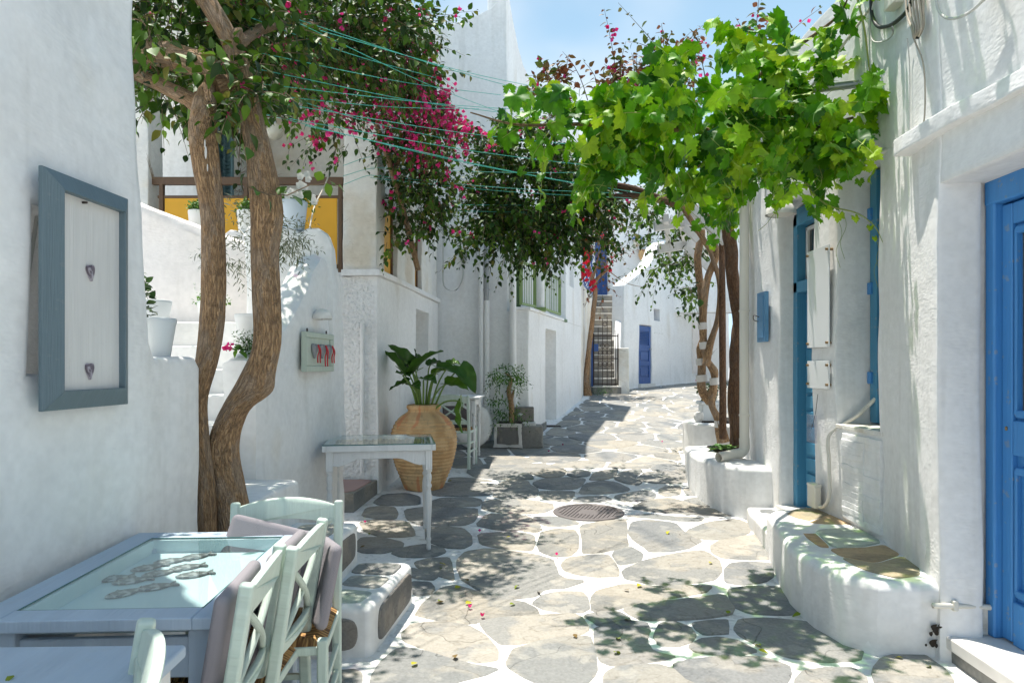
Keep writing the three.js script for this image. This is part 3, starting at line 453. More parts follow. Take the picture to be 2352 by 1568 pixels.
// ---------------------------------------------------------------- house with the yellow balcony
const houseB = thing('balcony_house', 'cream house with a yellow panelled balcony between square columns', 'house');
const BX = (d) => -1.335 + 0.0875 * (d - 7.15);
{
  mesh('front_wall', wallGeo([-5, 7.15], [-1.335, 7.15], (L) => [[0, -0.1], [L, -0.1], [L, 2.3], [0, 2.3]], 0.3, { bev: 0.03, edge: 0.3, amp: 0.04 }), M.roughcast, houseB);
  const sd = mesh('side_wall', wallGeo([-1.335, 7.15], [BX(10.3), 10.3], (L) => [[0, -0.1], [1.705, -0.1], [1.705, 2.1], [2.5, 2.1], [2.5, -0.1], [L, -0.1], [L, 2.3], [0, 2.3]], 0.3, { bev: 0.02, edge: 0.3, amp: 0.03 }), M.white, houseB);
  mesh('ledge', wallGeo([BX(7.1) + 0.035, 7.1], [BX(10.3) + 0.035, 10.3], (L) => [[0, 2.3], [L, 2.3], [L, 2.36], [0, 2.36]], 0.4, { bev: 0.012, edge: 0.4, amp: 0.01 }), M.white, houseB);
  mesh('doorway_back', wallGeo([BX(8.7) - 0.24, 8.7], [BX(9.8) - 0.24, 9.8], (L) => [[0, 0], [L, 0], [L, 2.2], [0, 2.2]], 0.05, { amp: 0 }), M.white, houseB);
  mesh('balcony_floor', floorGeo([[-5, 7.2], [-1.36, 7.2], [-1.1, 10.25], [-5, 10.25]], 2.2, 2.34, { amp: 0 }), M.white, houseB);
  const col = (d0, d1, w, m) => mesh('column', wallGeo([BX(d0), d0], [BX(d1), d1], (L) => [[0, 2.32], [L, 2.32], [L, 4.62], [0, 4.62]], w, { bev: 0.02, edge: 0.22, amp: 0.035, f: 2 }), m, houseB);
  col(7.13, 7.45, 0.35, M.cream); col(7.98, 8.86, 0.22, M.cream); col(9.23, 10.28, 0.3, M.cream); 
  mesh('column', wallGeo([-3.92, 7.15], [-3.62, 7.15], [[0, 2.3], [0.3, 2.3], [0.3, 4.62], [0, 4.62]], 0.3, { bev: 0.02, amp: 0.03 }), M.cream, houseB);
  mesh('white_back_wall', wallGeo([-5.2, 8.4], [-3.5, 8.4], (L) => [[0, 2.3], [L, 2.3], [L, 4.6], [0, 4.6]], 0.9, { amp: 0.02 }), M.white, houseB);
  mesh('cream_back_wall', wallGeo([-3.55, 9.25], [-1.35, 9.25], (L) => [[0, 2.3], [L, 2.3], [L, 4.6], [0, 4.6]], 0.2, { amp: 0.02 }), M.cream, houseB);
  mesh('upper_storey', wallGeo([-1.42, 7.16], [BX(10.28) - 0.09, 10.28], (L) => [[0, 4.62], [L, 4.62], [L, 6.35], [L - 0.35, 6.35], [L - 0.4, 6.0], [0, 6.0]], 0.25, { bev: 0.02, amp: 0.03 }), M.cream, houseB);
  mesh('upper_storey', wallGeo([-5.2, 7.16], [-1.67, 7.16], (L) => [[0, 4.62], [L, 4.62], [L, 6.0], [0, 6.0]], 0.25, { bev: 0.02, amp: 0.03 }), M.cream, houseB);
  mesh('roof', floorGeo([[-5.2, 7.42], [-1.67, 7.42], [-1.38, 10.2], [-5.2, 10.2]], 5.6, 5.75, { amp: 0 }), M.cream, houseB);
  mesh('ceiling', floorGeo([[-5.2, 7.2], [-1.45, 7.2], [-1.2, 10.2], [-5.2, 10.2]], 4.64, 4.76, { amp: 0 }), M.white, houseB);
  // doorstep with a reddish top and slate riser
  const st = mesh('doorstep', floorGeo([[-1.9, 6.32], [-1.405, 6.36], [-1.34, 7.14], [-1.9, 7.14]], 0, 0.27, { bev: 0.01, edge: 0.4, amp: 0.006 }), M.slateGrey, houseB);
  inlay([[-1.8, 6.38], [-1.425, 6.4], [-1.365, 7.1], [-1.8, 7.1]], 0.28, 0.02, st, std({ color: rgb(0.42, 0.27, 0.24), roughness: 0.8 }), 'tread');
  // conduit on the roughcast
  mesh('conduit', tube([P(831, 1085, 7.12), P(832, 900, 7.11), P(832, 742, 7.12)], 0.022, 8, 8), M.pipeWhite, houseB);
  // front balustrade, brown metal with yellow sheets
  const fr = (a, b, w = 0.05, h = 0.05) => mesh('rail', beam(a, b, w, h), M.brown, houseB);
  fr(V(-3.62, 3.26, -7.24), V(-1.7, 3.26, -7.24), 0.06, 0.075); fr(V(-3.57, 3.1, -7.24), V(-1.7, 3.1, -7.24), 0.03, 0.03); fr(V(-3.57, 2.4, -7.24), V(-1.7, 2.4, -7.24), 0.04, 0.04);
  for (const x of [-3.53, -2.68, -1.73]) mesh('post', beam(V(x, 2.34, -7.24), V(x, 3.24, -7.24), 0.04, 0.05), M.brown, houseB);
  for (const [a, b] of [[-3.5, -2.7], [-2.66, -1.76]]) mesh('yellow_panel', box(b - a, 0.68, 0.012, (a + b) / 2, 2.75, -7.235), M.yellow, houseB);
  for (const [a, b] of [[7.46, 7.97], [8.87, 9.22]]) {
    const x0 = BX(a) - 0.08, x1 = BX(b) - 0.08; mesh('yellow_panel', beam(V(x0, 2.72, -a), V(x1, 2.72, -b), 0.012, 0.66), M.yellow, houseB);
    mesh('rail', beam(V(x0, 3.12, -a), V(x1, 3.12, -b), 0.05, 0.05), M.brown, houseB); mesh('rail', beam(V(x0, 2.38, -a), V(x1, 2.38, -b), 0.04, 0.03), M.brown, houseB); mesh('post', beam(V(x1, 2.34, -b + 0.03), V(x1, 3.12, -b + 0.03), 0.05, 0.05), M.brown, houseB);
  }
  // folded shutter leaves by the balcony door
  for (const [xa, xb, da, db] of [[497, 513, 8.35, 8.5], [514, 535, 8.5, 8.42]]) {
    const a = P(xa, 0, da), b = P(xb, 0, db), w = Math.hypot(a.x - b.x, a.z - b.z), t = new THREE.Group(); t.name = 'shutter'; houseB.add(t); t.position.set(a.x, 2.4, a.z); t.rotation.y = Math.atan2(-(b.z - a.z), b.x - a.x);
    const s = [[0, 0.03], [w - 0.03, w]].map(([p, q]) => box(q - p, 1.85, 0.03, (p + q) / 2, 0.92, 0)); for (const [y, h] of [[0.05, 0.1], [0.95, 0.12], [1.8, 0.1]]) s.push(box(w - 0.04, h, 0.026, w / 2, y, 0)); mesh('frame', merge(s), M.shutterTeal, t);
    const sl = []; for (let y = 0.12; y < 1.74; y += 0.045) if (y < 0.86 || y > 1.03) sl.push(move(box(w - 0.05, 0.035, 0.006, 0, 0, 0, 0.001), w / 2, y, 0, 0, 0.5)); mesh('slats', merge(sl), M.shutterTeal, t); mesh('backing', box(w - 0.02, 1.8, 0.006, w / 2, 0.92, -0.02), M.shutterTeal, t);
  }
}
tag(mesh('globe_lamp', move(new THREE.SphereGeometry(0.09, 24, 16), ...P(631, 302, 7.9).toArray()), M.globe), 'round frosted globe lamp under the balcony ceiling, half behind a trunk', 'lamp');
mesh('lamp_rod', beam(P(631, 302, 7.9).add(V(0, 0.08, 0)), V(P(631, 302, 7.9).x, 4.64, -7.9), 0.02, 0.02), M.metal, scene.children[scene.children.length - 1]);
// ---------------------------------------------------------------- tall house with the swooping parapet
const houseC = thing('tall_house', 'tall blue-shaded white house with a swooping horned parapet against the sky', 'house');
{
  mesh('front_wall', wallGeo([-1.4, 10.35], [-0.02, 10.35], [[0, 0], [1.42, 0], [1.42, 2.2], [1.33, 2.2], [1.33, 6.83], [1.28, 6.75], [1.1, 6.56], [0.92, 6.47], [0.67, 6.38], [0.4, 6.28], [0.2, 6.24], [0, 6.22]], 0.35, { bev: 0.02, edge: 0.25, amp: 0.03 }), M.white, houseC);
  mesh('side_wall', wallGeo([-0.065, 10.36], [1.13, 14.85], [[0, 2.1], [4.6, 2.1], [4.6, 6.15], [2.8, 6.2], [1.4, 6.1], [0.95, 6.14], [0.62, 6.27], [0.35, 6.5], [0.12, 6.75], [0, 6.84]], 0.3, { bev: 0.02, edge: 0.3, amp: 0.03 }), M.white, houseC);
  for (const [x, y0, m, r] of [[1105, 575, M.pipeWhite, 0.038], [1118, 690, M.pipeWhite, 0.042], [1117, 560, M.metal, 0.036]]) {
    const a = P(x, m === M.metal ? 700 : 1012, 10.28), b = P(x, y0, 10.28); mesh('pipe', tube([a, a.clone().lerp(b, 0.5), b], r, 6, 10), m, houseC); for (const t of [0.25, 0.7]) mesh('pipe_clip', move(lathe([[r + 0.004, -0.015], [r + 0.012, 0], [r + 0.004, 0.015]], 12), ...a.clone().lerp(b, t).toArray()), m, houseC);
  }
  mesh('junction_box', box(0.1, 0.13, 0.06, ...P(1065, 588, 10.3).toArray()), M.metal, houseC);
  mesh('cable', tube([P(1063, 600, 10.31), P(1062, 640, 10.31), P(1045, 667, 10.3), P(1022, 660, 10.3), P(1018, 600, 10.3), P(1020, 470, 10.3)], 0.012, 24, 6), M.wireGrey, houseC);
  mesh('downpipe', tube([P(1178, 560, 10.24), P(1178, 800, 10.24), P(1181, 925, 10.22), P(1186, 945, 10.16), P(1196, 957, 10.02)], 0.05, 30, 12), M.pipeWhite, houseC);
}
// ---------------------------------------------------------------- house with the green railing
const houseD = thing('green_railing_house', 'white house with a first floor loggia behind green railings', 'house');
const DX = (d) => 0.245 + 0.265 * (d - 10.3);
{
  mesh('side_wall', wallGeo([0.245, 10.3], [DX(14.75), 14.75], (L) => [[0, 0], [1.12, 0], [1.12, 1.99], [2.0, 1.99], [2.0, 0], [L, 0], [L, 2.2], [0, 2.2]], 0.26, { bev: 0.012, edge: 0.35, amp: 0.02 }), M.white, houseD);
  mesh('doorway_back', wallGeo([DX(11.2) - 0.22, 11.2], [DX(12.5) - 0.22, 12.5], (L) => [[0, 0], [L, 0], [L, 2.1], [0, 2.1]], 0.04, { amp: 0 }), M.white, houseD);
  mesh('end_wall', wallGeo([0.0, 10.29], [0.235, 10.29], [[0, 0], [0.235, 0], [0.235, 2.2], [0, 2.2]], 0.2, { bev: 0.01, amp: 0 }), M.white, houseD);
  mesh('loggia_floor', floorGeo([[0.0, 10.27], [0.26, 10.27], [DX(13.15) + 0.015, 13.15], [DX(13.15) - 0.5, 13.15]], 2.2, 2.245, { amp: 0, bev: 0.008 }), M.white, houseD);
  mesh('upper_wall', wallGeo([DX(13.1), 13.1], [DX(14.75), 14.75], (L) => [[0, 2.2], [L, 2.2], [L, 6.1], [0, 6.1]], 0.3, { bev: 0.012, amp: 0.02, holes: [[[0.35, 2.9], [0.8, 2.9], [0.8, 4.5], [0.35, 4.5]]] }), M.white, houseD);
  mesh('window_back', wallGeo([DX(13.2) - 0.15, 13.2], [DX(14.4) - 0.15, 14.4], (L) => [[0, 2.8], [L, 2.8], [L, 4.6], [0, 4.6]], 0.04, { amp: 0 }), M.white, houseD);
  mesh('plinth', wallGeo([0.262, 10.28], [DX(11.4) + 0.015, 11.4], (L) => [[0, 0], [L, 0], [L, 0.52], [0, 0.46]], 0.05, { bev: 0.008, amp: 0.01 }), M.slateGrey, houseD);
  for (const [a, b, k] of [[[1196, 10.36], [1229, 10.9], 8], [[1250, 11.3], [1286, 12.55], 9]]) {
    const A = P(a[0], 0, a[1]), B = P(b[0], 0, b[1]); A.y = B.y = 0; const q = (t, y) => V(lerp(A.x, B.x, t), y, lerp(A.z, B.z, t));
    const r = new THREE.Group(); r.name = 'railing'; houseD.add(r);
    mesh('top_rail', beam(q(0, 2.9), q(1, 2.9), 0.05, 0.035), M.railGreen, r); mesh('bottom_rail', beam(q(0, 2.3), q(1, 2.3), 0.04, 0.035), M.railGreen, r);
    for (let i = 0; i <= k; i++) mesh('bar', beam(q(i / k, 2.28), q(i / k, 2.9), i === 0 || i === k ? 0.04 : 0.011, i === 0 || i === k ? 0.04 : 0.011), M.railGreen, r);
  }
  mesh('column', move(lathe([[0.075, 0], [0.075, 2.0]], 20), ...[P(1240, 0, 11.1).x, 2.24, -11.1]), M.white, houseD); mesh('column_foot', box(0.19, 0.06, 0.19, P(1240, 0, 11.1).x, 2.27, -11.1), M.railGreen, houseD);
  mesh('shutter', box(0.08, 1.5, 0.03, P(1190, 0, 10.5).x, 2.99, -10.5), M.darkGreen, houseD);
  mesh('kerb', beam(P(1286, 733, 12.7), P(1300, 737, 13.05), 0.06, 0.05), M.darkGreen, houseD);
  // stone steps of the side entrance and the low slate block beyond the planter
  mesh('entrance_step', box(0.28, 0.2, 0.25, P(1203, 0, 10.12).x, 0.72, -10.14), M.slateDark, houseD); mesh('entrance_step', box(0.3, 0.3, 0.4, P(1205, 0, 10.05).x, 0.47, -10.05), M.marble, houseD);
  mesh('grate', move(box(0.3, 0.02, 0.22, 0, 0, 0), ...G(1266, 978).toArray()), M.iron, houseD);
}
// ---------------------------------------------------------------- house with the blue balcony above the bougainvillea
const houseE = thing('blue_balcony_house', 'narrow whitewashed house with a blue iron balcony left of the far stairs', 'house');
{
  mesh('side_wall', wallGeo([1.44, 15.0], [2.22, 19.7], (L) => [[0, 0.3], [L, 0.3], [L, 3.2], [0, 3.2]], 0.4, { bev: 0.02, edge: 0.5, amp: 0.04 }), M.cream, houseE);
  mesh('upper_wall', wallGeo([1.2, 19.2], [2.12, 19.85], (L) => [[0, 3.2], [L, 3.2], [L, 6.4], [0, 6.4]], 0.3, { amp: 0.02 }), M.white, houseE);
  mesh('blue_door', beam(P(1330, 655, 18.6).setY(3.25), P(1341, 655, 18.9).setY(3.25), 0.04, 0.02), M.deepBlue, houseE);
  const a = P(1327, 0, 15.6), b = P(1361, 0, 18.4); a.y = b.y = 0; const r = new THREE.Group(); r.name = 'balcony_railing'; houseE.add(r); const q = (t, y) => V(lerp(a.x, b.x, t), y, lerp(a.z, b.z, t));
  mesh('top_rail', beam(q(0, 4.2), q(1, 4.2), 0.04, 0.04), M.deepBlue, r); mesh('bottom_rail', beam(q(0, 3.26), q(1, 3.26), 0.04, 0.04), M.deepBlue, r);
  for (let i = 0; i <= 20; i++) { const t = i / 20, pts = []; for (let k = 0; k <= 10; k++) pts.push(q(t, 3.28 + 0.092 * k).add(V(0.03 * Math.sin(k * 1.26 + i), 0, 0.03 * Math.cos(k * 1.26 + i)))); mesh('bar', tube(pts, 0.012, 14, 5), M.deepBlue, r); }
  mesh('corner_post', beam(q(0, 3.2), q(0, 4.5), 0.1, 0.1), M.skyBlue, r);
}
// ---------------------------------------------------------------- far stairs, the house beside them and the house above
const farStair = thing('far_stairs', 'steep marble stairs with grey risers climbing to a blue door', 'staircase');
{
  const n = 14; for (let i = 0; i < n; i++) {
    const t = i / n, d = 16 + 3.6 * t, y = gy(16) + (i + 1) * 0.182, xl = 1.80 + 0.47 * t, xr = 2.44 + 0.55 * t; const s = new THREE.Group(); s.name = 'step'; farStair.add(s);
    mesh('riser', box(xr - xl, 0.17, 0.3, (xl + xr) / 2, y - 0.109, -d - 0.155, 0.004), M.slateGrey, s); mesh('tread', box(xr - xl + 0.02, 0.024, 0.3, (xl + xr) / 2, y - 0.012, -d - 0.14, 0.005), M.marble, s);
  }
  mesh('landing', box(0.9, 0.1, 1.2, 2.6, gy(16) + 14 * 0.182 - 0.06, -20.0), M.marble, farStair);
  mesh('stair_wall', wallGeo([2.46, 16.25], [3.02, 19.7], (L) => [[0, 0.5], [L, 0.5], [L, 3.55], [L - 0.5, 3.5], [0.4, 1.95], [0.3, 1.82], [0, 1.8]].map(([a, b]) => [L - a, b]).reverse().map(([a, b]) => [L - a, b]), 0.15, { bev: 0.03, edge: 0.3, amp: 0.03 }), M.white, farStair);
  mesh('pier', wallGeo([2.36, 16.1], [2.63, 16.1], [[0, 0.5], [0.27, 0.5], [0.26, 1.8], [0.01, 1.8]], 0.3, { bev: 0.03, edge: 0.15, amp: 0.03 }), M.cream, farStair);
}
const houseF = thing('far_cellar_house', 'sunlit white house with a low blue cellar door and sloping parapet', 'house');
const FA = [2.74, 17.5], FB = [7.42, 24.5], FL = Math.hypot(FB[0] - FA[0], FB[1] - FA[1]), fs = (px) => { const k = (px - CX) / FOC, m = (FB[0] - FA[0]) / (FB[1] - FA[1]); const d = (FA[0] - m * FA[1]) / (k - m); return [(d - FA[1]) / (FB[1] - FA[1]) * FL, d]; };
const onF = (s, y, out) => { const u = V(FB[0] - FA[0], 0, -(FB[1] - FA[1])).normalize(), n = u.clone().cross(V(0, 1, 0)); return V(FA[0], y, -FA[1]).addScaledVector(u, s).addScaledVector(n, out); };
const turnF = Math.atan2(FB[1] - FA[1], FB[0] - FA[0]);
{
  const [s0] = fs(1468), [s1] = fs(1497), [w0] = fs(1503), [w1] = fs(1516);
  mesh('front_wall', wallGeo(FA, FB, [[0, 0.4], [s0, 0.4], [s0, 2.44], [s1, 2.44], [s1, 0.4], [FL, 0.4], [FL, 4.85], [2.6, 4.8], [2.15, 4.62], [1.85, 4.3], [1.5, 4.02], [0.8, 3.7], [0, 3.36]], 0.35, { holes: [[[w0, 2.6], [w1, 2.6], [w1, 2.92], [w0, 2.92]]], bev: 0.03, edge: 0.3, amp: 0.05 }), M.white, houseF);
  mesh('window_dark', move(box(w1 - w0 + 0.1, 0.5, 0.03, 0, 0, 0), ...onF((w0 + w1) / 2, 2.76, -0.27).toArray(), turnF), M.deepBlue, houseF);
  mesh('window_sill', move(box(w1 - w0 + 0.2, 0.03, 0.04, 0, 0, 0), ...onF((w0 + w1) / 2 + 0.1, 2.28, 0).toArray(), turnF), M.white, houseF);
  mesh('step', move(box(s1 - s0 + 0.1, 0.16, 0.14, 0, 0, 0), ...onF((s0 + s1) / 2, 0.86, 0.02).toArray(), turnF), M.marble, houseF);
  const d = new THREE.Group(); d.name = 'door'; houseF.add(d); d.position.copy(onF(s0, 0.94, -0.07)); d.rotation.y = turnF; const w = s1 - s0;
  mesh('door_leaf', box(w - 0.01, 1.49, 0.04, w / 2, 0.745, 0), M.deepBlue, d);
  for (const [x, W, y, h] of [[0.06, 0.12, 0.745, 1.48], [w - 0.06, 0.12, 0.745, 1.48], [w / 2, w - 0.24, 0.08, 0.16], [w / 2, w - 0.24, 0.52, 0.12], [w / 2, w - 0.24, 0.92, 0.14], [w / 2, w - 0.24, 1.42, 0.14]]) mesh('door_frame', box(W, h, 0.03, x, y, 0.03), M.deepBlue, d);
  for (let y = 1.03; y < 1.34; y += 0.04) mesh('louvre', move(box(w - 0.3, 0.03, 0.008, 0, 0, 0, 0.001), w / 2, y, 0.035, 0, 0.6), M.deepBlue, d);
  for (const y of [0.3, 0.72]) mesh('door_panel', box(w - 0.34, 0.2, 0.02, w / 2, y, 0.028), M.deepBlue, d); mesh('handle', box(0.1, 0.03, 0.05, w - 0.07, 0.9, 0.06), M.metal, d);
  mesh('blind_frame', move(box(0.6, 1.55, 0.05, 0, 0, 0), ...onF(fs(1600)[0] - 0.1, 1.95, 0).toArray(), turnF), M.pink, houseF);
  // low cloth of rough paving along the foot
}
{
  const t = thing('round_sign', 'round disc on the far white wall, blue above and pale grey below, behind vine trunks', 'sign', onF(4.0, 3.42, 0.42).toArray(), turnF - 0.9);
  const half = (a, m, n) => { const s = new THREE.Shape(); s.absarc(0, 0, 0.44, a, a + Math.PI, false); s.closePath(); const g = extrude(s, 0.03, 0.004, [], 1); mesh(n, uvBox(g), m, t); };
  half(0, std({ color: rgb(0.02, 0.19, 0.52), roughness: 0.5 }), 'blue_half'); half(Math.PI, std({ color: rgb(0.45, 0.52, 0.55), roughness: 0.5 }), 'grey_half');
  const q = mesh('backing_board', box(0.75, 0.75, 0.02, -0.12, 0.1, -0.03), std({ color: rgb(0.6, 0.63, 0.64), roughness: 0.6 }), t);
}
const houseG = thing('upper_far_house', 'white house above the far stairs with a tall blue door', 'house');
{
  const dx0 = P(1368, 0, 20.2).x, dx1 = P(1396, 0, 20.2).x, y1 = 5.25, y0 = 3.25;
  mesh('front_wall', wallGeo([1.9, 20.2], [12, 20.2], (L) => [[0, 2.9], [L, 2.9], [L, 6.5], [0, 6.5]], 0.4, { holes: [[[dx0 - 1.9, y0], [dx1 - 1.9, y0], [dx1 - 1.9, y1], [dx0 - 1.9, y1]]], edge: 0.5, amp: 0.05 }), M.white, houseG);
  const d = new THREE.Group(); d.name = 'door'; houseG.add(d); d.position.set(dx0, y0, -20.36); const w = dx1 - dx0;
  mesh('door_leaf', box(w, 2.02, 0.04, w / 2, 1.0, 0), M.deepBlue, d); for (const x of [0.02, w / 2, w - 0.02]) mesh('door_frame', box(0.04, 2.0, 0.05, x, 1, 0.035), M.deepBlue, d);
  for (const y of [0.3, 0.85, 1.35]) for (const x of [0.27, 0.73]) mesh('door_panel', box(w * 0.32, 0.38, 0.03, w * x, y, 0.03), M.deepBlue, d); mesh('pane', box(w * 0.7, 0.24, 0.02, w / 2, 1.84, 0.03), M.pane, d);
  mesh('roof', floorGeo([[1.9, 20.5], [8, 20.5], [8, 26], [1.9, 26]], 6.1, 6.3, { amp: 0 }), M.white, houseG);
}
{
  const t = thing('wall_lantern', 'small blue lantern on the far white wall right of the upper door', 'lantern', P(1462, 556, 20.15).toArray());
  mesh('cap', lathe([[0.02, 0.18], [0.06, 0.14], [0.15, 0.08], [0.15, 0.05], [0.0005, 0.05]], 16), M.deepBlue, t); mesh('glass_body', lathe([[0.12, 0.05], [0.12, -0.1], [0.08, -0.14], [0.0005, -0.14]], 16), M.globe, t); mesh('bracket', box(0.05, 0.06, 0.2, 0, 0.12, -0.08), M.deepBlue, t); t.position.z += 0.14;
  const h = thing('wall_pot', 'small brown clay pot hung on the far white wall below the lantern', 'pot', P(1476, 585, 20.1).toArray()); mesh('pot', lathe([[0.0005, -0.15], [0.07, -0.14], [0.12, 0.0], [0.10, 0.1], [0.12, 0.13], [0.1, 0.14], [0.08, 0.1]], 16), M.clay, h); mesh('hook', beam(V(0, 0.1, 0), V(0, 0.1, -0.1), 0.02, 0.02), M.iron, h);
}
{ // iron gate at the foot of the far stairs
  const t = thing('iron_gate', 'rusty wrought iron gate across the foot of the far stairs', 'gate', [P(1364, 0, 15.9).x, gy(16) + 0.18, -15.93]); const w = 0.54;
  for (const x of [0.0, w]) mesh('stile', box(0.03, 1.15, 0.03, x, 0.6, 0), M.iron, t); for (const y of [0.06, 0.62, 1.12]) mesh('cross_bar', box(w, 0.022, 0.02, w / 2, y, 0.0), M.iron, t);
  [0.1, 0.2, 0.3, 0.4, 0.48].forEach((x, i) => { mesh('bar', beam(V(x, 0.02, 0.004), V(x, [1.3, 1.5, 1.55, 1.45, 1.25][i], 0.004), 0.015, 0.015), M.iron, t); });
  for (const [x, y] of [[0.15, 0.75], [0.25, 0.75], [0.35, 0.75], [0.15, 0.5], [0.25, 0.5], [0.35, 0.5], [0.25, 1.38], [0.2, 0.9], [0.3, 0.9]]) mesh('scroll', move(new THREE.TorusGeometry(0.045, 0.007, 6, 16), x, y, 0), M.iron, t);
  mesh('blue_post', box(0.05, 1.2, 0.05, -0.03, 0.6, -0.02), M.deepBlue, t); mesh('lock_box', box(0.1, 0.16, 0.05, 0.05, 0.86, 0.03), M.deepBlue, t);
}
// ---------------------------------------------------------------- right side
const houseR = thing('right_house', 'white house on the right, shaded by leaves, with a recessed teal door and shutter', 'house');
{
  const W = { bev: 0.03, edge: 0.16, amp: 0.035, f: 1.5 };
  mesh('wall', wallGeo([2.2, 6.93], [2.2, 4.22], [[0, -0.05], [1.0, -0.05], [1.0, 2.6], [1.05, 2.68], [1.3, 2.72], [1.58, 2.68], [1.66, 2.6], [1.66, -0.05], [2.71, -0.05], [2.71, 3.9], [0, 3.88]], 0.34, { ...W, holes: [[[2.07, 1.0], [2.69, 1.0], [2.69, 2.62], [2.62, 2.72], [2.15, 2.72], [2.07, 2.65]]] }), M.white, houseR);
  mesh('buttress', wallGeo([2.205, 4.27], [2.04, 3.45], (L) => [[0, -0.1], [L + 0.04, -0.1], [L, 1], [L, 4.15], [0, 4.15]], 0.2, { ...W, edge: 0.12, amp: 0.025 }), M.white, houseR);
  mesh('door_reveal', wallGeo([2.07, 3.462], [2.5, 3.45], (L) => [[0, 0.05], [L, 0.05], [L, 2.4], [0, 2.4]], 0.2, { bev: 0.01, edge: 0.12, amp: 0.012, f: 3 }), M.white, houseR);
  for (const [x, y, k] of [[2148, 1440, 0.012], [2156, 1448, 0.016], [2140, 1456, 0.008], [2146, 1476, 0.014], [2152, 1484, 0.007], [2163, 1438, 0.01], [2128, 1482, 0.005]]) { const m = mesh('flaking_patch', organic(new THREE.IcosahedronGeometry(k, 2).scale(1, 1.3, 0.25), 0.01, k * 1.6, 60, 2), std({ color: rgb(0.035, 0.028, 0.022), roughness: 1 }), houseR); m.position.copy(P(x, y, 3.425)); }
  mesh('lintel_wall', wallGeo([2.045, 3.46], [2.0, -2], (L) => [[0, 2.27], [L, 2.27], [L, 4.15], [0, 4.15]], 0.36, { ...W, edge: 0.2, amp: 0.03 }), M.white, houseR);
  mesh('near_wall', wallGeo([2.03, 2.25], [2.0, -2], (L) => [[0, -0.1], [L, -0.1], [L, 2.27], [0, 2.27]], 0.36, { amp: 0.02 }), M.white, houseR);
  mesh('canopy_slab', wallGeo([2.015, 3.78], [2.0, -2], (L) => [[0, 2.5], [L, 2.5], [L, 2.585], [0, 2.585]], 0.2, { bev: 0.012, edge: 0.14, amp: 0.03, f: 3 }), M.white, houseR);
  mesh('house_core', box(3.4, 4.2, 9.0, 4.3, 2.05, -2.45), M.white, houseR);
  mesh('niche_back', box(0.04, 2, 0.9, 2.56, 1.85, -4.5), M.white, houseR);
  // thin stones whitewashed over, under the window
  for (let i = 0; i < 14; i++) for (const k of [0, 1]) { const y = 0.42 + i * 0.04, L = k ? 0.2 : 0.3; mesh('brick', organic(box(0.03, 0.044, L - 0.002, 2.194 + rr(-0.004, 0.004), y, k ? -4.35 : -4.6, 0.007), 0.06, 0.02, 7), M.white, houseR); }
  mesh('sill', box(0.34, 0.03, 0.66, 2.36, 0.995, -4.53), M.cream, houseR);
  // bench of whitewashed masonry with stone let into its seat
  const b = mesh('bench', floorGeo([[2.1, 3.44], [1.75, 3.46], [1.64, 3.58], [1.59, 3.8], [1.6, 4.15], [1.68, 4.55], [1.74, 4.8], [1.8, 5.05], [1.9, 5.2], [2.26, 5.24], [2.26, 3.44]], -0.05, 0.36, { bev: 0.05, edge: 0.1, amp: 0.035, f: 2.2, seg: 4 }), M.white, houseR);
  const tp = (l) => l.map(([x, y]) => { const p = atY(x, y, 0.36); return [p.x, -p.z]; });
  inlay(tp([[1797, 1188], [1822, 1171], [1875, 1166], [1912, 1179], [1860, 1199], [1834, 1208], [1806, 1199]]), 0.366, 0.02, b, M.ochreStones[1]);
  inlay(tp([[1914, 1180], [1966, 1205], [1974, 1213], [1866, 1217], [1836, 1209], [1862, 1200]]), 0.367, 0.02, b, M.ochreStones[0]);
  inlay(tp([[1870, 1220], [1970, 1214], [2028, 1248], [1985, 1256], [1925, 1258], [1908, 1254]]), 0.372, 0.02, b, M.slateGreen, 'slab_lid');
  inlay(tp([[1832, 1210], [1866, 1219], [1908, 1258], [1884, 1256], [1850, 1234]]), 0.366, 0.02, b, M.ochreStones[2]);
  inlay(tp([[1905, 1261], [1985, 1259], [2032, 1252], [2072, 1276], [2012, 1294], [1932, 1278]]), 0.366, 0.02, b, M.ochreStones[0]);
  inlay(tp([[1930, 1280], [2012, 1297], [2074, 1278], [2114, 1306], [2114, 1324], [2060, 1329], [1985, 1310]]), 0.367, 0.02, b, M.ochreStones[1]);
  const lb = mesh('low_step', floorGeo([[1.84, 4.85], [1.8, 4.95], [1.93, 5.85], [1.98, 6.05], [2.24, 6.05], [2.24, 4.85]], 0, 0.21, { bev: 0.03, edge: 0.12, amp: 0.03 }), M.white, houseR);
  inlay([[1.95, 5.15], [2.05, 5.28], [2.16, 5.3], [2.16, 5.95], [2.03, 5.92], [1.98, 5.6]], 0.216, 0.02, lb, M.stones[2]);
  const fb = mesh('far_bench', floorGeo([[2.3, 6.06], [2.0, 6.12], [1.85, 6.3], [1.8, 6.6], [1.8, 7.3], [1.9, 7.9], [3.1, 8.3], [3.1, 6.95], [2.3, 6.95]], -0.05, 0.53, { bev: 0.05, edge: 0.12, amp: 0.035, f: 2 }), M.white, houseR);
  inlay([[1.9, 6.34], [2.14, 6.2], [2.18, 6.8], [1.92, 6.85]], 0.536, 0.02, fb, M.ochreStones[1]);
  mesh('soil', floorGeo([[2.05, 7.05], [2.95, 7.05], [2.95, 7.95], [2.1, 7.75]], 0.5, 0.545, { amp: 0.02 }), M.soil, houseR);
  // recessed teal door
  const d = new THREE.Group(); d.name = 'door'; houseR.add(d); d.position.set(2.37, 0.24, -5.95); d.rotation.y = -Math.PI / 2; const w = 0.68;
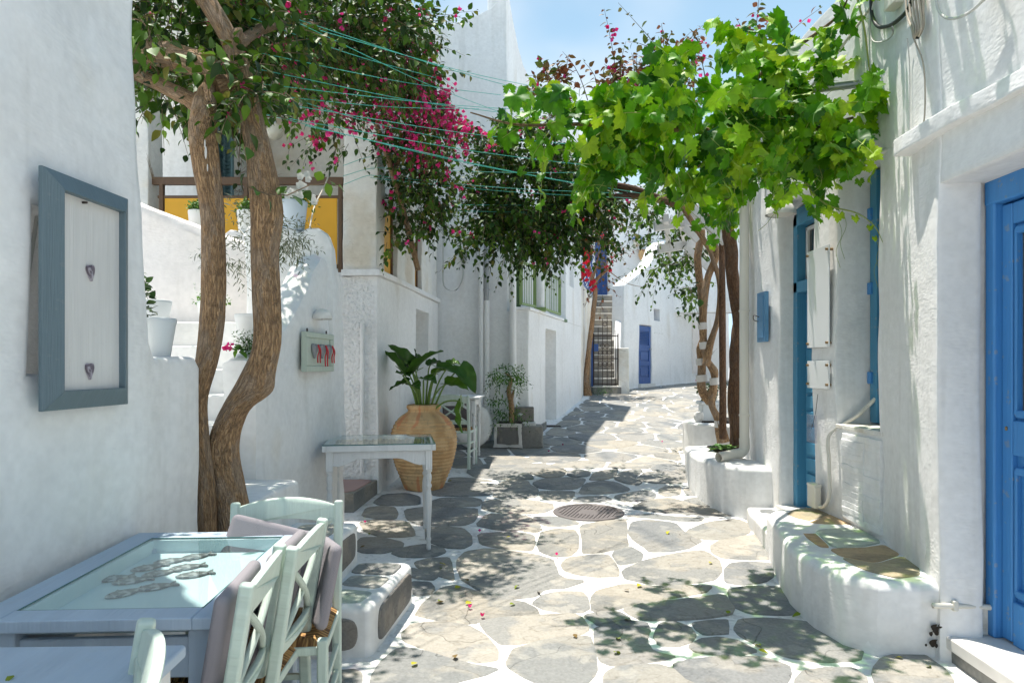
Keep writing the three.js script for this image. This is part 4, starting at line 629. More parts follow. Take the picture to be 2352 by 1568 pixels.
  for (const [x, W, y, h] of [[0.04, 0.1, 1.22, 2.44], [w - 0.02, 0.08, 1.22, 2.44], [w / 2, w, 2.37, 0.14], [w / 2, w, 1.80, 0.09]]) mesh('door_frame', box(W, h, 0.09, x, y, 0), M.tealPaint, d);
  mesh('door_leaf', box(w - 0.1, 1.76, 0.04, w / 2, 0.88, -0.05), M.tealPaint, d); for (let y = 0.12; y < 1.7; y += 0.125) mesh('door_board', box(w - 0.26, 0.1, 0.02, w / 2, y, -0.025), M.tealPaint, d);
  const tr = mesh('transom_window', box(w - 0.14, 0.42, 0.015, w / 2, 2.07, -0.05), M.pane, d); for (const [x, W, y, h] of [[0.12, 0.035, 2.07, 0.42], [w - 0.12, 0.035, 2.07, 0.42], [w / 2, w - 0.2, 1.88, 0.03], [w / 2, w - 0.2, 2.27, 0.03]]) mesh('sash', box(W, h, 0.025, x, y, -0.035), M.boardWhite, tr);
  mesh('threshold', box(0.3, 0.06, 0.7, 2.34, 0.22, -5.6), M.marble, houseR);
  const s = new THREE.Group(); s.name = 'shutter'; houseR.add(s); s.position.set(2.46, 1.02, -4.85); s.rotation.y = -Math.PI / 2;
  mesh('shutter_leaf', box(0.62, 1.68, 0.04, 0.31, 0.84, 0), M.tealPaint, s); for (const x of [0.05, 0.57]) mesh('stile', box(0.09, 1.68, 0.03, x, 0.84, 0.03), M.tealPaint, s); for (const y of [0.3, 0.9, 1.4]) mesh('hinge', box(0.05, 0.08, 0.02, 0.02, y, 0.05), M.bluePaint, s);
  mesh('cornice', tube([P(2020, 352, 4.3), P(2050, 340, 4.15), P(2062, 325, 4.0)], 0.02, 8, 6), M.white, houseR);
  // near blue door
  const n = new THREE.Group(); n.name = 'blue_door'; houseR.add(n); n.position.set(2.31, 0.12, -3.44); n.rotation.y = -Math.PI / 2 - 0.02; const dw = 1.1;
  for (const [x, W, y, h, z] of [[0.035, 0.07, 1.08, 2.16, 0.0], [dw - 0.05, 0.1, 1.08, 2.16, 0], [dw / 2, dw, 2.1, 0.12, 0.004]]) mesh('door_frame', box(W, h, 0.09, x, y, z, 0.012), M.bluePaint, n);
  mesh('door_leaf', box(dw - 0.16, 2.03, 0.03, dw / 2, 1.02, -0.03), M.bluePaint, n); for (const [x, W, y, h] of [[0.108, 0.07, 1.02, 2.02], [0.5, 0.08, 1.02, 2.02], [0.302, 0.31, 0.1, 0.2], [0.302, 0.31, 0.95, 0.16], [0.302, 0.31, 1.98, 0.1]]) mesh('door_stile', box(W, h, 0.03, x, y, -0.004, 0.008), M.bluePaint, n);
  for (const [y, h] of [[0.52, 0.56], [1.48, 0.84]]) { for (const [x, W, yy, hh] of [[0.16, 0.018, y, h], [0.44, 0.018, y, h], [0.30, 0.28, y - h / 2, 0.018], [0.30, 0.28, y + h / 2, 0.018]]) mesh('moulding', box(W, hh + 0.018, 0.03, x, yy, -0.006, 0.008), M.bluePaint, n); }
  mesh('door_panel', box(0.2, 0.46, 0.03, 0.30, 0.52, -0.012, 0.012), M.bluePaint, n); mesh('pane', box(0.23, 0.82, 0.01, 0.30, 1.48, -0.012), M.pane, n); mesh('keyhole_latch', box(0.01, 0.02, 0.012, 0.11, 0.99, 0.014), M.brass, n);
  const ms = mesh('marble_step', floorGeo([[2.0, 1.4], [2.06, 3.43], [2.45, 3.43], [2.45, 1.4]], 0.06, 0.12, { bev: 0.008, amp: 0 }), M.marble, houseR); mesh('step_riser', floorGeo([[2.03, 1.4], [2.08, 3.43], [2.45, 3.43], [2.45, 1.4]], -0.05, 0.06, { bev: 0.004, amp: 0 }), M.slateGrey, houseR);
  mesh('skirting', box(0.21, 0.13, 0.02, 2.165, 0.185, -3.425), M.cream, houseR);
}
{
  const t = thing('water_pipe', 'short pale water pipe clipped low on the jamb beside the blue door', 'pipe', [0, 0, 0]); mesh('pipe', tube([V(2.0, 0.262, -3.41), V(2.15, 0.262, -3.405), V(2.31, 0.255, -3.4)], 0.014, 8, 10), M.pvc, t); mesh('clip', box(0.025, 0.05, 0.04, 2.10, 0.265, -3.41), M.pvc, t);
  const far = thing('far_right_house', 'white house far right behind the vine trunks and pergola', 'house'); mesh('wall', wallGeo([9.5, 30], [7.2, 8.6], (L) => [[0, 0], [L, 0], [L, 3.4], [0, 3.4]], 0.4, { edge: 0.8, amp: 0.05 }), M.white, far);
  const lw = thing('planter_wall', 'low whitewashed wall at the foot of the brown vine trunks', 'wall'); mesh('wall', floorGeo([[2.28, 8.98], [2.24, 9.4], [2.5, 9.9], [3.4, 10.1], [3.4, 8.6], [2.9, 8.5]], 0.1, 0.68, { bev: 0.03, edge: 0.2, amp: 0.03 }), M.white, lw); mesh('soil', floorGeo([[2.4, 9.1], [2.6, 9.75], [3.2, 9.8], [3.2, 8.8]], 0.6, 0.7, { amp: 0.02 }), M.soil, lw);
}

// ---------------------------------------------------------------- things on the near left wall
const heart = (w, h) => { const s = new THREE.Shape(); s.moveTo(0, -h * 0.55); s.bezierCurveTo(w * 0.15, -h * 0.3, w * 0.55, -h * 0.05, w * 0.5, h * 0.25); s.bezierCurveTo(w * 0.46, h * 0.5, w * 0.1, h * 0.5, 0, h * 0.25); s.bezierCurveTo(-w * 0.1, h * 0.5, -w * 0.46, h * 0.5, -w * 0.5, h * 0.25); s.bezierCurveTo(-w * 0.55, -h * 0.05, -w * 0.15, -h * 0.3, 0, -h * 0.55); return s; };
{
  const turn = Math.atan2(0.9985, 0.055), x0 = LW(2.207) + 0.045, t = thing('wall_frame', 'large blue-grey wooden frame with a plain pale board on the left wall', 'frame', [x0, 1.259, -2.207], turn), w = 0.447, h = 0.757, b = 0.062;
  const rail = (pts) => { const g = extrude(pts, 0.014, 0.003), p = g.attributes.position; for (let i = 0; i < p.count; i++) if (p.getZ(i) > 0.007) p.setZ(i, p.getZ(i) + 0.03 * clamp(Math.min(p.getX(i), w - p.getX(i), p.getY(i), h - p.getY(i)) / b)); g.computeVertexNormals(); mesh('frame_rail', uvBox(g, 2), M.frameGrey, t); }; rail([[0, 0], [w, 0], [w - b, b], [b, b]]); rail([[0, h], [b, h - b], [w - b, h - b], [w, h]]); rail([[0, 0], [b, b], [b, h - b], [0, h]]); rail([[w, 0], [w, h], [w - b, h - b], [w - b, b]]);
  mesh('board', box(w - 2 * b + 0.01, h - 2 * b + 0.01, 0.012, w / 2, h / 2, 0.012, 0.002), M.boardWhite, t); mesh('hook', box(0.008, 0.008, 0.02, 0.18, h - b - 0.012, 0.028), M.iron, t);
  for (const [x, y, l, r] of [[203, 625, 'small lavender heart hung in the upper half of the wall frame', 0.12], [201, 851, 'small lavender heart hung near the bottom of the wall frame', 0.02]]) {
    let dd = 2.5; for (let i = 0; i < 30; i++) dd = (LW(dd) + 0.062) * FOC / (x - CX);
    const p = P(x, y, dd), m = mesh('heart_ornament', uvBox(extrude(heart(0.038, 0.056), 0.012, 0.004), 3), M.lavender); m.position.copy(p); m.rotation.set(0, turn, r, 'YXZ'); tag(m, l, 'ornament', 'lavender hearts in the wall frame');
  }
}
// ---------------------------------------------------------------- glass topped table by the wall
const turnT = Math.atan2(0.06, 0.95);
{
  const t = thing('dining_table', 'pale blue wooden table with a glass covered tray of fish, against the left wall', 'table', [-1.10, 0, -2.33], 0.055), W = 0.66, D = 0.98, y = 0.75, b = 0.085;
  for (const [x, z, w, d] of [[-W / 2 + b / 2, 0, b, D], [W / 2 - b / 2, 0, b, D], [0, -D / 2 + b / 2, W - 2 * b, b], [0, D / 2 - b / 2, W - 2 * b, b]]) mesh('top_board', box(w, 0.034, d, x, y - 0.017, z, 0.005), M.tableBlue, t);
  const iw = W - 2 * b, id = D - 2 * b, tray = std({ color: rgb(0.52, 0.64, 0.67), roughness: 0.6 });
  mesh('tray_floor', box(iw, 0.012, id, 0, y - 0.062, 0), tray, t); for (const [x, z, w, d] of [[-iw / 2 + 0.006, 0, 0.012, id], [iw / 2 - 0.006, 0, 0.012, id], [0, -id / 2 + 0.006, iw, 0.012], [0, id / 2 - 0.006, iw, 0.012]]) mesh('tray_side', box(w, 0.05, d, x, y - 0.033, z, 0.002), tray, t);
  mesh('glass_top', uvBox(new THREE.PlaneGeometry(iw - 0.002, id - 0.002).rotateX(-Math.PI / 2).translate(0, y - 0.003, 0)), M.glass, t);
  const ed = []; for (const [x, z, w, d] of [[-iw / 2 + 0.002, 0, 0.003, id], [iw / 2 - 0.002, 0, 0.003, id], [0, -id / 2 + 0.002, iw, 0.003], [0, id / 2 - 0.002, iw, 0.003]]) ed.push(box(w, 0.005, d, x, y - 0.004, z, 0.001)); mesh('glass_edge', merge(ed), M.glassEdge, t);
  for (const [x, z, w, d] of [[0, D / 2 - 0.07, W - 0.12, 0.022], [0, -D / 2 + 0.07, W - 0.12, 0.022], [W / 2 - 0.07, 0, 0.022, D - 0.14], [-W / 2 + 0.07, 0, 0.022, D - 0.14]]) mesh('apron', box(w, 0.11, d, x, y - 0.125, z), M.tableBlue, t);
  for (const sx of [-1, 1]) for (const sz of [-1, 1]) mesh('leg', box(0.07, 0.71, 0.07, sx * (W / 2 - 0.075), 0.355, sz * (D / 2 - 0.075), 0.006), M.tableBlue, t);
  // fish lying on the floor of the tray
  const f = new THREE.Shape(); f.moveTo(-0.075, 0); f.bezierCurveTo(-0.05, 0.03, 0.01, 0.034, 0.05, 0.006); f.lineTo(0.078, 0.024); f.lineTo(0.07, 0); f.lineTo(0.08, -0.02); f.lineTo(0.05, -0.006); f.bezierCurveTo(0.01, -0.034, -0.05, -0.03, -0.075, 0);
  const fg = uvBox(extrude(f, 0.012, 0.005).rotateX(-Math.PI / 2), 3), fin = uvBox(extrude([[-0.03, 0], [0.01, 0], [0.0, 0.02]], 0.006, 0.001).rotateX(-Math.PI / 2), 3), eye = new THREE.SphereGeometry(0.004, 8, 6);
  [[745, 650, 'the leftmost'], [862, 665, 'just right of the leftmost'], [970, 578, 'upper middle'], [1120, 535, 'thin and tail up'], [1045, 615, 'middle'], [1285, 505, 'the farthest right'], [1225, 575, 'just below the farthest right'], [1270, 625, 'lowest on the right'], [1020, 705, 'lower middle'], [815, 745, 'nearest the camera']].forEach(([zx, zy, l]) => {
    const p = atY(zx * 0.3516, 1102.5 + zy * 0.3516, y - 0.055), m = mesh('fish_ornament', fg, M.fish); m.position.copy(p); m.rotation.y = rr(0.5, 0.9); m.scale.set(0.8, 0.8, 1.15); mesh('fin', fin, M.fish, m).position.set(0, 0, -0.026); mesh('eye', eye, M.black, m).position.set(-0.055, 0.01, -0.004);
    tag(m, 'grey fish ornament under glass, ' + l + ' in the shoal', 'fish', 'fish ornaments in the table tray');
  });
}
{ // second table, cut by the picture's lower edge
  const t = thing('side_table', 'plain pale blue table at the bottom left corner before the glass table', 'table', [-1.03, 0, -1.33], 0.03); const W = 0.56, D = 0.68, y = 0.75;
  mesh('top', box(W, 0.03, D, 0, y - 0.015, 0, 0.008), M.tableBlue, t); mesh('apron', box(0.02, 0.1, D - 0.1, W / 2 - 0.04, y - 0.08, 0), M.tableWhite, t); mesh('apron', box(W - 0.1, 0.1, 0.02, 0, y - 0.08, -D / 2 + 0.04), M.tableWhite, t);
  for (const sx of [-1, 1]) for (const sz of [-1, 1]) mesh('leg', box(0.05, 0.72, 0.05, sx * (W / 2 - 0.05), 0.36, sz * (D / 2 - 0.05)), M.tableWhite, t);
  const l = tag(mesh('fallen_leaf', leafGeo(0.016, 0.024, 0.3), M.fallen[1]), 'small green leaf lying alone on the plain corner table', 'leaf'); l.position.copy(atY(30, 1550, y + 0.004));
}
// ---------------------------------------------------------------- chairs: curved top rail, crossed back, rush seat
function leafGeo(w, L, bend = 0.25, fold = 0.25, n = 3) {   // small oval leaf along +z, folded at its midrib
  const pos = [], uv = [], idx = []; for (let i = 0; i <= n; i++) { const t = i / n, ww = w / 2 * Math.sin(Math.PI * Math.pow(t, 0.75)) * (i === 0 ? 0 : 1), z = t * L, y = -bend * L * t * t; pos.push(-ww, y + ww * fold, z, 0, y, z, ww, y + ww * fold, z); uv.push(0.5 - ww / w, t, 0.5, t, 0.5 + ww / w, t); }
  for (let i = 0; i < n; i++) { const a = i * 3, b = a + 3; for (const k of [0, 1]) idx.push(a + k, b + k, a + k + 1, a + k + 1, b + k, b + k + 1); }
  const g = new THREE.BufferGeometry(); g.setAttribute('position', new THREE.Float32BufferAttribute(pos, 3)); g.setAttribute('uv', new THREE.Float32BufferAttribute(uv, 2)); g.setIndex(idx); g.computeVertexNormals(); return g;
}
function makeChair(label) {                    // faces +z; origin on the floor under the middle of the seat
  const t = thing('chair', label, 'chair', [0, 0, 0], 0, 'mint green cross-back chairs'), w = 0.2, H = 0.86;
  const at = (x, y) => V(x, y, y < 0.44 ? -0.2 - 0.03 * (0.44 - y) : -0.2 - 0.16 * (y - 0.44));
  for (const s of [-1, 1]) {
    mesh('rear_leg', merge([beam(at(s * w, 0), at(s * w, 0.45), 0.034, 0.036, 0.008), beam(at(s * w, 0.43), at(s * w, H), 0.034, 0.038, 0.01)]), M.mint, t);
    mesh('front_leg', box(0.036, 0.475, 0.036, s * 0.2, 0.2375, 0.19, 0.008), M.mint, t);
    mesh('side_rail', beam(V(s * w, 0.43, -0.2), V(s * 0.2, 0.43, 0.19), 0.022, 0.03), M.mint, t); mesh('stretcher', beam(V(s * w, 0.2, -0.205), V(s * 0.2, 0.2, 0.19), 0.018, 0.022), M.mint, t); mesh('stretcher', beam(V(s * w, 0.3, -0.203), V(s * 0.2, 0.3, 0.19), 0.018, 0.022), M.mint, t);
  }
  mesh('stretcher', beam(V(-0.2, 0.26, 0.19), V(0.2, 0.26, 0.19), 0.018, 0.022), M.mint, t); mesh('front_rail', beam(V(-0.2, 0.435, 0.19), V(0.2, 0.435, 0.19), 0.02, 0.03), M.mint, t); mesh('back_rail', beam(V(-0.2, 0.43, -0.2), V(0.2, 0.43, -0.2), 0.02, 0.03), M.mint, t);
  const arc = (y0, rise, h, th, bow) => { const top = [], bot = []; for (let i = 0; i <= 12; i++) { const x = -w + 0.014 + (2 * w - 0.028) * i / 12, k = 1 - (x / w) ** 2; top.push([x, y0 + h / 2 + rise * k]); bot.push([x, y0 - h / 2 + rise * 0.75 * k]); } const g = extrude([...bot, ...top.reverse()], th, 0.006); const p = g.attributes.position; for (let i = 0; i < p.count; i++) { const x = p.getX(i), y = p.getY(i); p.setZ(i, p.getZ(i) - th / 2 + at(0, y).z - bow * (1 - (x / w) ** 2)); } g.computeVertexNormals(); return soften(uvBox(g, 2), 0.7); };
  mesh('top_rail', arc(0.80, 0.035, 0.075, 0.022, 0.02), M.mint, t); mesh('lower_back_rail', arc(0.54, 0.01, 0.045, 0.02, 0.015), M.mint, t);
  for (const s of [-1, 1]) mesh('cross_slat', tube([at(-s * 0.175, 0.555), at(0, 0.67).add(V(0, 0, -0.012 - s * 0.004)), at(s * 0.175, 0.785)], 0.0115, 10, 6), M.mint, t);
  // rush seat, four woven fields meeting in the middle
  const c = [0, 0.462, 0], q = [[-0.205, 0.455, -0.205], [0.205, 0.455, -0.205], [0.205, 0.455, 0.2], [-0.205, 0.455, 0.2]];
  for (let k = 0; k < 4; k++) {
    const a = q[k], b = q[(k + 1) % 4], pos = [], uv = [], idx = [], n = 6; const L = Math.hypot(b[0] - a[0], b[2] - a[2]);
    for (let i = 0; i <= n; i++) for (let j = 0; j <= 8; j++) { const s = i / n, e = j / 8, x = lerp(lerp(a[0], b[0], e), c[0], s), z = lerp(lerp(a[2], b[2], e), c[2], s), y = 0.468 - 0.014 * s - (i === 0 ? 0.022 : 0); pos.push(x, y, z); uv.push(s * 0.25, (lerp(0, L, e) * (1 - s) + L / 2 * s) * 2.2); }
    for (let i = 0; i < n; i++) for (let j = 0; j < 8; j++) { const p = i * 9 + j; idx.push(p, p + 9, p + 1, p + 1, p + 9, p + 10); }
    const g = new THREE.BufferGeometry(); g.setAttribute('position', new THREE.Float32BufferAttribute(pos, 3)); g.setAttribute('uv', new THREE.Float32BufferAttribute(uv, 2)); g.setIndex(idx); g.computeVertexNormals(); mesh('rush_seat', g, M.rush, t);
  }
  mesh('rush_underside', box(0.40, 0.04, 0.39, 0, 0.435, 0, 0.02), M.rush, t); return t;
}
const chair0 = makeChair('mint green cross-back chair at the far end of the glass table, facing the camera');
const placeChair = (o, x, d, turn, label) => { o.position.set(x, gy(d), -d); o.rotation.y = turn; if (label) o.userData.label = label; return o; };
const copy = (o) => { const c = o.clone(); c.name = numbered('chair'); c.userData = { ...o.userData }; scene.add(c); return c; };
placeChair(chair0, -0.865, 2.605, 0.12);
placeChair(copy(chair0), -0.948, 1.958, -1.453, 'mint green cross-back chair nearest the camera at the right of the glass table');
placeChair(copy(chair0), -0.931, 2.34, -1.53, 'mint green cross-back chair second from the camera at the right of the glass table');
placeChair(copy(chair0), -0.93, 1.24, -1.1, 'mint green chair of which only a post shows at the bottom left edge');
placeChair(copy(chair0), P(1045, 0, 8.4).x, 8.55, Math.PI - 0.15, 'distant mint green cross-back chair behind the big clay jar');
const cushion = (label, w, h, th, m) => { const g = new RoundedBoxGeometry(w, h, th, 5, th * 0.42), p = g.attributes.position; for (let i = 0; i < p.count; i++) { const x = p.getX(i) / w * 2, y = p.getY(i) / h * 2, k = 0.72 + 0.4 * (1 - x * x) * (1 - y * y); p.setZ(i, p.getZ(i) * k + (n3(p.getX(i) * 9, p.getY(i) * 9, w) - 0.5) * 0.012); } g.computeVertexNormals(); return tag(mesh('cushion', soften(uvBox(g, 1), 1.2), m), label, 'cushion', 'mauve seat cushions'); };
{
  let c = cushion('mauve cushion propped against the back of the nearest chair', 0.37, 0.46, 0.055, M.cushion); c.position.set(-0.785, 0.595, -1.972); c.rotation.set(-0.17, -1.453, 0, 'YXZ');
  c = cushion('mauve cushion propped against the back of the second chair', 0.37, 0.46, 0.055, M.cushion); c.position.set(-0.768, 0.60, -2.345); c.rotation.set(-0.17, -1.53, 0, 'YXZ');
  c = cushion('mauve cushion leaning askew on the chair at the far table end', 0.34, 0.30, 0.055, M.cushion); c.position.set(-0.945, 0.65, -2.74); c.rotation.set(-0.32, 0.12, -0.26, 'YXZ');
  c = cushion('mauve cushion standing on the rush seat right of the second chair', 0.34, 0.29, 0.06, M.cushion); c.position.set(-0.695, 0.612, -2.64); c.rotation.set(-0.22, -1.2, 0.12, 'YXZ');
  c = cushion('dark mauve cushion on the distant chair behind the clay jar', 0.34, 0.34, 0.06, M.cushionDark); c.position.set(P(1045, 0, 8.4).x, gy(8.5) + 0.63, -8.63); c.rotation.set(0.12, -0.15, 0, 'YXZ');
}
// ---------------------------------------------------------------- white tables with turned legs
const legPr = [[0.012, 0], [0.017, 0.01], [0.017, 0.05], [0.013, 0.06], [0.019, 0.075], [0.019, 0.085], [0.014, 0.1], [0.017, 0.2], [0.022, 0.3], [0.0245, 0.36], [0.0235, 0.40], [0.018, 0.44], [0.014, 0.455], [0.022, 0.47], [0.022, 0.485], [0.015, 0.50], [0.021, 0.52], [0.023, 0.545], [0.019, 0.565], [0.015, 0.575], [0.0245, 0.585], [0.0245, 0.6]];
const legG = mergeGeometries([lathe(legPr, 20).toNonIndexed(), box(0.05, 0.16, 0.05, 0, 0.68, 0)].map((g) => { for (const k of Object.keys(g.attributes)) if (!['position', 'normal', 'uv'].includes(k)) g.deleteAttribute(k); return g; }));
function turnedTable(name, label, x, d, turn, W, D, H, m) {
  const t = thing(name, label, 'table', [x, gy(d), -d], turn);
  for (const sx of [-1, 1]) for (const sz of [-1, 1]) { const l = mesh('leg', legG, m, t); l.position.set(sx * (W / 2 - 0.04), 0, sz * (D / 2 - 0.04)); l.scale.y = (H - 0.03) / 0.76; }
  for (const [len, r, px, pz] of [[W - 0.13, 0, 0, D / 2 - 0.035], [W - 0.13, 0, 0, -D / 2 + 0.035], [D - 0.13, Math.PI / 2, W / 2 - 0.035, 0], [D - 0.13, Math.PI / 2, -W / 2 + 0.035, 0]]) {
    const pts = [[-len / 2, 0], [len / 2, 0]]; for (let i = 0; i <= 16; i++) { const u = i / 16, x2 = len / 2 - len * u, e = Math.min(u, 1 - u); pts.push([x2, -0.07 - 0.05 * (1 - smooth(0, 0.28, e)) - 0.012 * Math.sin(Math.min(1, e / 0.28) * Math.PI)]); }
    const g = extrude(pts.map(([a, b]) => [a, b]).reverse(), 0.02, 0.003, [], 1); g.translate(0, H - 0.03, -0.01); mesh('apron', move(uvBox(g, 2), px, 0, pz, r), m, t);
  }
  return t;
}
{
  const c = atY(868, 1017, 0.82), t = turnedTable('white_table', 'white table with turned legs and a glass top over pebbles by the lane', -1.0, 5.46, 0.16, 0.78, 0.70, 0.77, M.tableWhite);
  const W = 0.8, D = 0.72, y = 0.77, b = 0.03; for (const [x, z, w, d] of [[-W / 2 + b / 2, 0, b, D], [W / 2 - b / 2, 0, b, D], [0, -D / 2 + b / 2, W - 2 * b, b], [0, D / 2 - b / 2, W - 2 * b, b]]) mesh('top_frame', box(w, 0.045, d, x, y - 0.022, z), M.tableWhite, t);
  mesh('tray', box(W - 0.04, 0.01, D - 0.04, 0, y - 0.042, 0), M.tableWhite, t); mesh('glass_top', uvBox(new THREE.PlaneGeometry(W - 0.01, D - 0.01).rotateX(-Math.PI / 2).translate(0, y + 0.008, 0)), M.glass, t);
  const ed = []; for (const [x, z, w, d] of [[-W / 2 + 0.005, 0, 0.004, D - 0.01], [W / 2 - 0.005, 0, 0.004, D - 0.01], [0, -D / 2 + 0.005, W - 0.01, 0.004], [0, D / 2 - 0.005, W - 0.01, 0.004]]) ed.push(box(w, 0.007, d, x, y + 0.004, z, 0.001)); mesh('glass_edge', merge(ed), M.glassEdge, t);
  const pg = new THREE.IcosahedronGeometry(1, 1), im = new THREE.InstancedMesh(pg, M.pebbles[0], 900), o = new THREE.Object3D(), cc = new THREE.Color();
  for (let i = 0; i < 900; i++) { o.position.set(rr(-W / 2 + 0.06, W / 2 - 0.06), y - 0.036 + rr(0, 0.012), rr(-D / 2 + 0.06, D / 2 - 0.06)); o.rotation.set(rr(0, 6), rr(0, 6), 0); const s = rr(0.006, 0.013); o.scale.set(s * 1.3, s * 0.7, s); o.updateMatrix(); im.setMatrixAt(i, o.matrix); const k = rr(0.5, 1.4); im.setColorAt(i, cc.setRGB(k, k * rr(0.9, 1.0), k * rr(0.8, 1))); }
  im.name = 'pebbles'; im.userData.kind = 'stuff'; im.castShadow = im.receiveShadow = true; t.add(im);
}
{ const t = turnedTable('small_white_table', 'second white table with turned legs farther up the lane behind the clay jar', P(1096, 0, 8.9).x - 0.28, 8.92, -0.05, 0.62, 0.72, 0.80, M.tableWhite); mesh('top', box(0.68, 0.025, 0.78, 0, 0.795, 0), M.tableWhite, t); }
// ---------------------------------------------------------------- clay jar
{
  const pr = []; const base = [[0.0005, 0], [0.19, 0], [0.205, 0.02], [0.24, 0.12], [0.29, 0.25], [0.325, 0.38], [0.338, 0.48], [0.328, 0.58], [0.295, 0.67], [0.24, 0.74], [0.19, 0.775], [0.165, 0.795], [0.16, 0.81]];
  const c = new THREE.CatmullRomCurve3(base.map(([r, y]) => V(r, y, 0))); for (let i = 0; i <= 150; i++) { const p = c.getPoint(i / 150); const k = smooth(0.05, 0.12, p.y) * (1 - smooth(0.70, 0.74, p.y)); const s = ((p.y * 27) % 1 + 1) % 1; pr.push([p.x + k * 0.015 * (Math.pow(Math.sin(s * Math.PI), 0.7) - 0.5), p.y]); }
  pr.push([0.172, 0.825], [0.178, 0.845], [0.172, 0.862], [0.155, 0.868], [0.14, 0.855], [0.14, 0.79], [0.0005, 0.79]);
  const g = lathe(pr, 72), p = g.attributes.position, u = g.attributes.uv; for (let i = 0; i < p.count; i++) { const x = p.getX(i), y = p.getY(i), z = p.getZ(i), a = Math.atan2(z, x); const k = 1 + 0.02 * (n3(Math.cos(a) * 2 + 7, y * 5, Math.sin(a) * 2) - 0.5) + 0.012 * (n3(Math.cos(a) * 8, y * 30, Math.sin(a) * 8) - 0.5); p.setXYZ(i, x * k, y + 0.012 * (n3(Math.cos(a) * 1.5, y * 3, Math.sin(a) * 1.5 + 4) - 0.5), z * k); u.setXY(i, u.getX(i) * 3, y * 1.4); } g.computeVertexNormals();
  const t = thing('clay_jar', 'big ribbed ochre clay jar standing beside the white table by the wall', 'jar', [P(973, 0, 7.4).x, gy(7.4) - 0.005, -7.4]); mesh('body', g, M.clay, t); mesh('soil', lathe([[0.0005, 0.80], [0.142, 0.80]], 20), M.soil, t);
}
{ // whitewashed round stone leaning on the wall
  const g = lathe([[0.0005, -0.07], [0.2, -0.07], [0.26, -0.055], [0.285, -0.02], [0.285, 0.02], [0.26, 0.055], [0.2, 0.07], [0.0005, 0.075]], 40); g.rotateX(Math.PI / 2); const o = organic(g, 0.08, 0.03, 4, 1.2);
  const m = mesh('millstone', o, M.white); const d = 9.75; m.position.copy(P(1086, 979, d)); m.rotation.set(-0.12, 0.35, 0, 'YXZ'); tag(m, 'round whitewashed stone leaning behind the second white table', 'stone');
}
{ // slate planter with a painted edge
  const x = P(1172, 0, 9.85).x, t = thing('slate_planter', 'square dark slate planter with whitewashed edges at the house corner', 'planter', [x, gy(9.85), -9.9], -0.12);
  mesh('box', box(0.38, 0.34, 0.36, 0, 0.165, 0, 0.02), M.slateDark, t); mesh('slab', box(0.27, 0.23, 0.02, -0.02, 0.16, 0.178), M.slateDark, t); const w = organic(merge([box(0.39, 0.05, 0.02, -0.01, 0.31, 0.18), box(0.39, 0.05, 0.02, -0.01, 0.03, 0.18), box(0.04, 0.3, 0.02, -0.18, 0.17, 0.18), box(0.05, 0.3, 0.02, 0.155, 0.17, 0.18)]), 0.05, 0.03, 9); mesh('whitewashed_edge', w, M.paintMark, t); mesh('soil', box(0.34, 0.02, 0.32, 0, 0.335, 0), M.soil, t);
  const s = mesh('slate_block', organic(box(0.3, 0.3, 0.5, P(1222, 0, 9.9).x, gy(10) + 0.13, -10.0, 0.03), 0.1, 0.03, 5), M.slateGrey); tag(s, 'low slate block between the planter and the white house wall', 'block');
}
// ---------------------------------------------------------------- lamp and sign on the stair wall
const SW = (d) => -1.49 + 0.0714 * (d - 4.2), turnS = Math.atan2(1, 0.0714);
{
  const g = new THREE.SphereGeometry(0.085, 24, 12, 0, Math.PI * 2, 0, Math.PI * 0.55); g.scale(0.95, 0.75, 0.85); const d = 5.18, t = thing('dome_lamp', 'white half-dome lamp on the stair wall above the heart sign', 'lamp', [SW(d) + 0.05, EYE - (730 - HOR) / FOC * d, -d], turnS); mesh('shade', organic(g, 0.05, 0.004, 6, 1), M.white, t); mesh('mount', box(0.09, 0.05, 0.08, 0, 0.01, -0.04), M.white, t);
}
{
  const d0 = 5.0, t = thing('heart_sign', 'pale green panel with three grey hearts and red ribbons on the stair wall', 'sign', [SW(5.15) + 0.028, EYE - (809 - HOR) / FOC * 5.15, -5.15], turnS), w = 0.58, h = 0.275;
  mesh('panel', box(w, h, 0.03, 0, 0, 0, 0.006), M.signGreen, t); for (const [x, y, a, b] of [[0, h / 2 - 0.02, w, 0.04], [0, -h / 2 + 0.02, w, 0.04], [-w / 2 + 0.04, 0, 0.08, h - 0.08], [w / 2 - 0.04, 0, 0.08, h - 0.08]]) mesh('moulding', box(a, b, 0.016, x, y, 0.018), M.signGreen, t);
  for (const [i, x] of [-0.14, 0.02, 0.17].entries()) { const hm = mesh('heart', uvBox(extrude(heart(0.105, 0.105), 0.02, 0.006), 3), std({ color: rgb(0.25, 0.26, 0.27), roughness: 0.6 }), t); hm.position.set(x - 0.0, 0.012, 0.016); for (const k of [0, 1]) mesh('ribbon', tube([V(x + 0.02, 0.05, 0.045), V(x + 0.03 + 0.03 * k, 0.01, 0.05), V(x + 0.012 + 0.05 * k, -0.03, 0.045), V(x + 0.03 + 0.05 * k, -0.075 - 0.025 * (i === 1), 0.04)], 0.005, 10, 5), M.red, t); }
  for (const x of [-0.2, 0.2]) mesh('nail', box(0.012, 0.03, 0.012, x, h / 2 + 0.012, -0.005), M.iron, t);
}
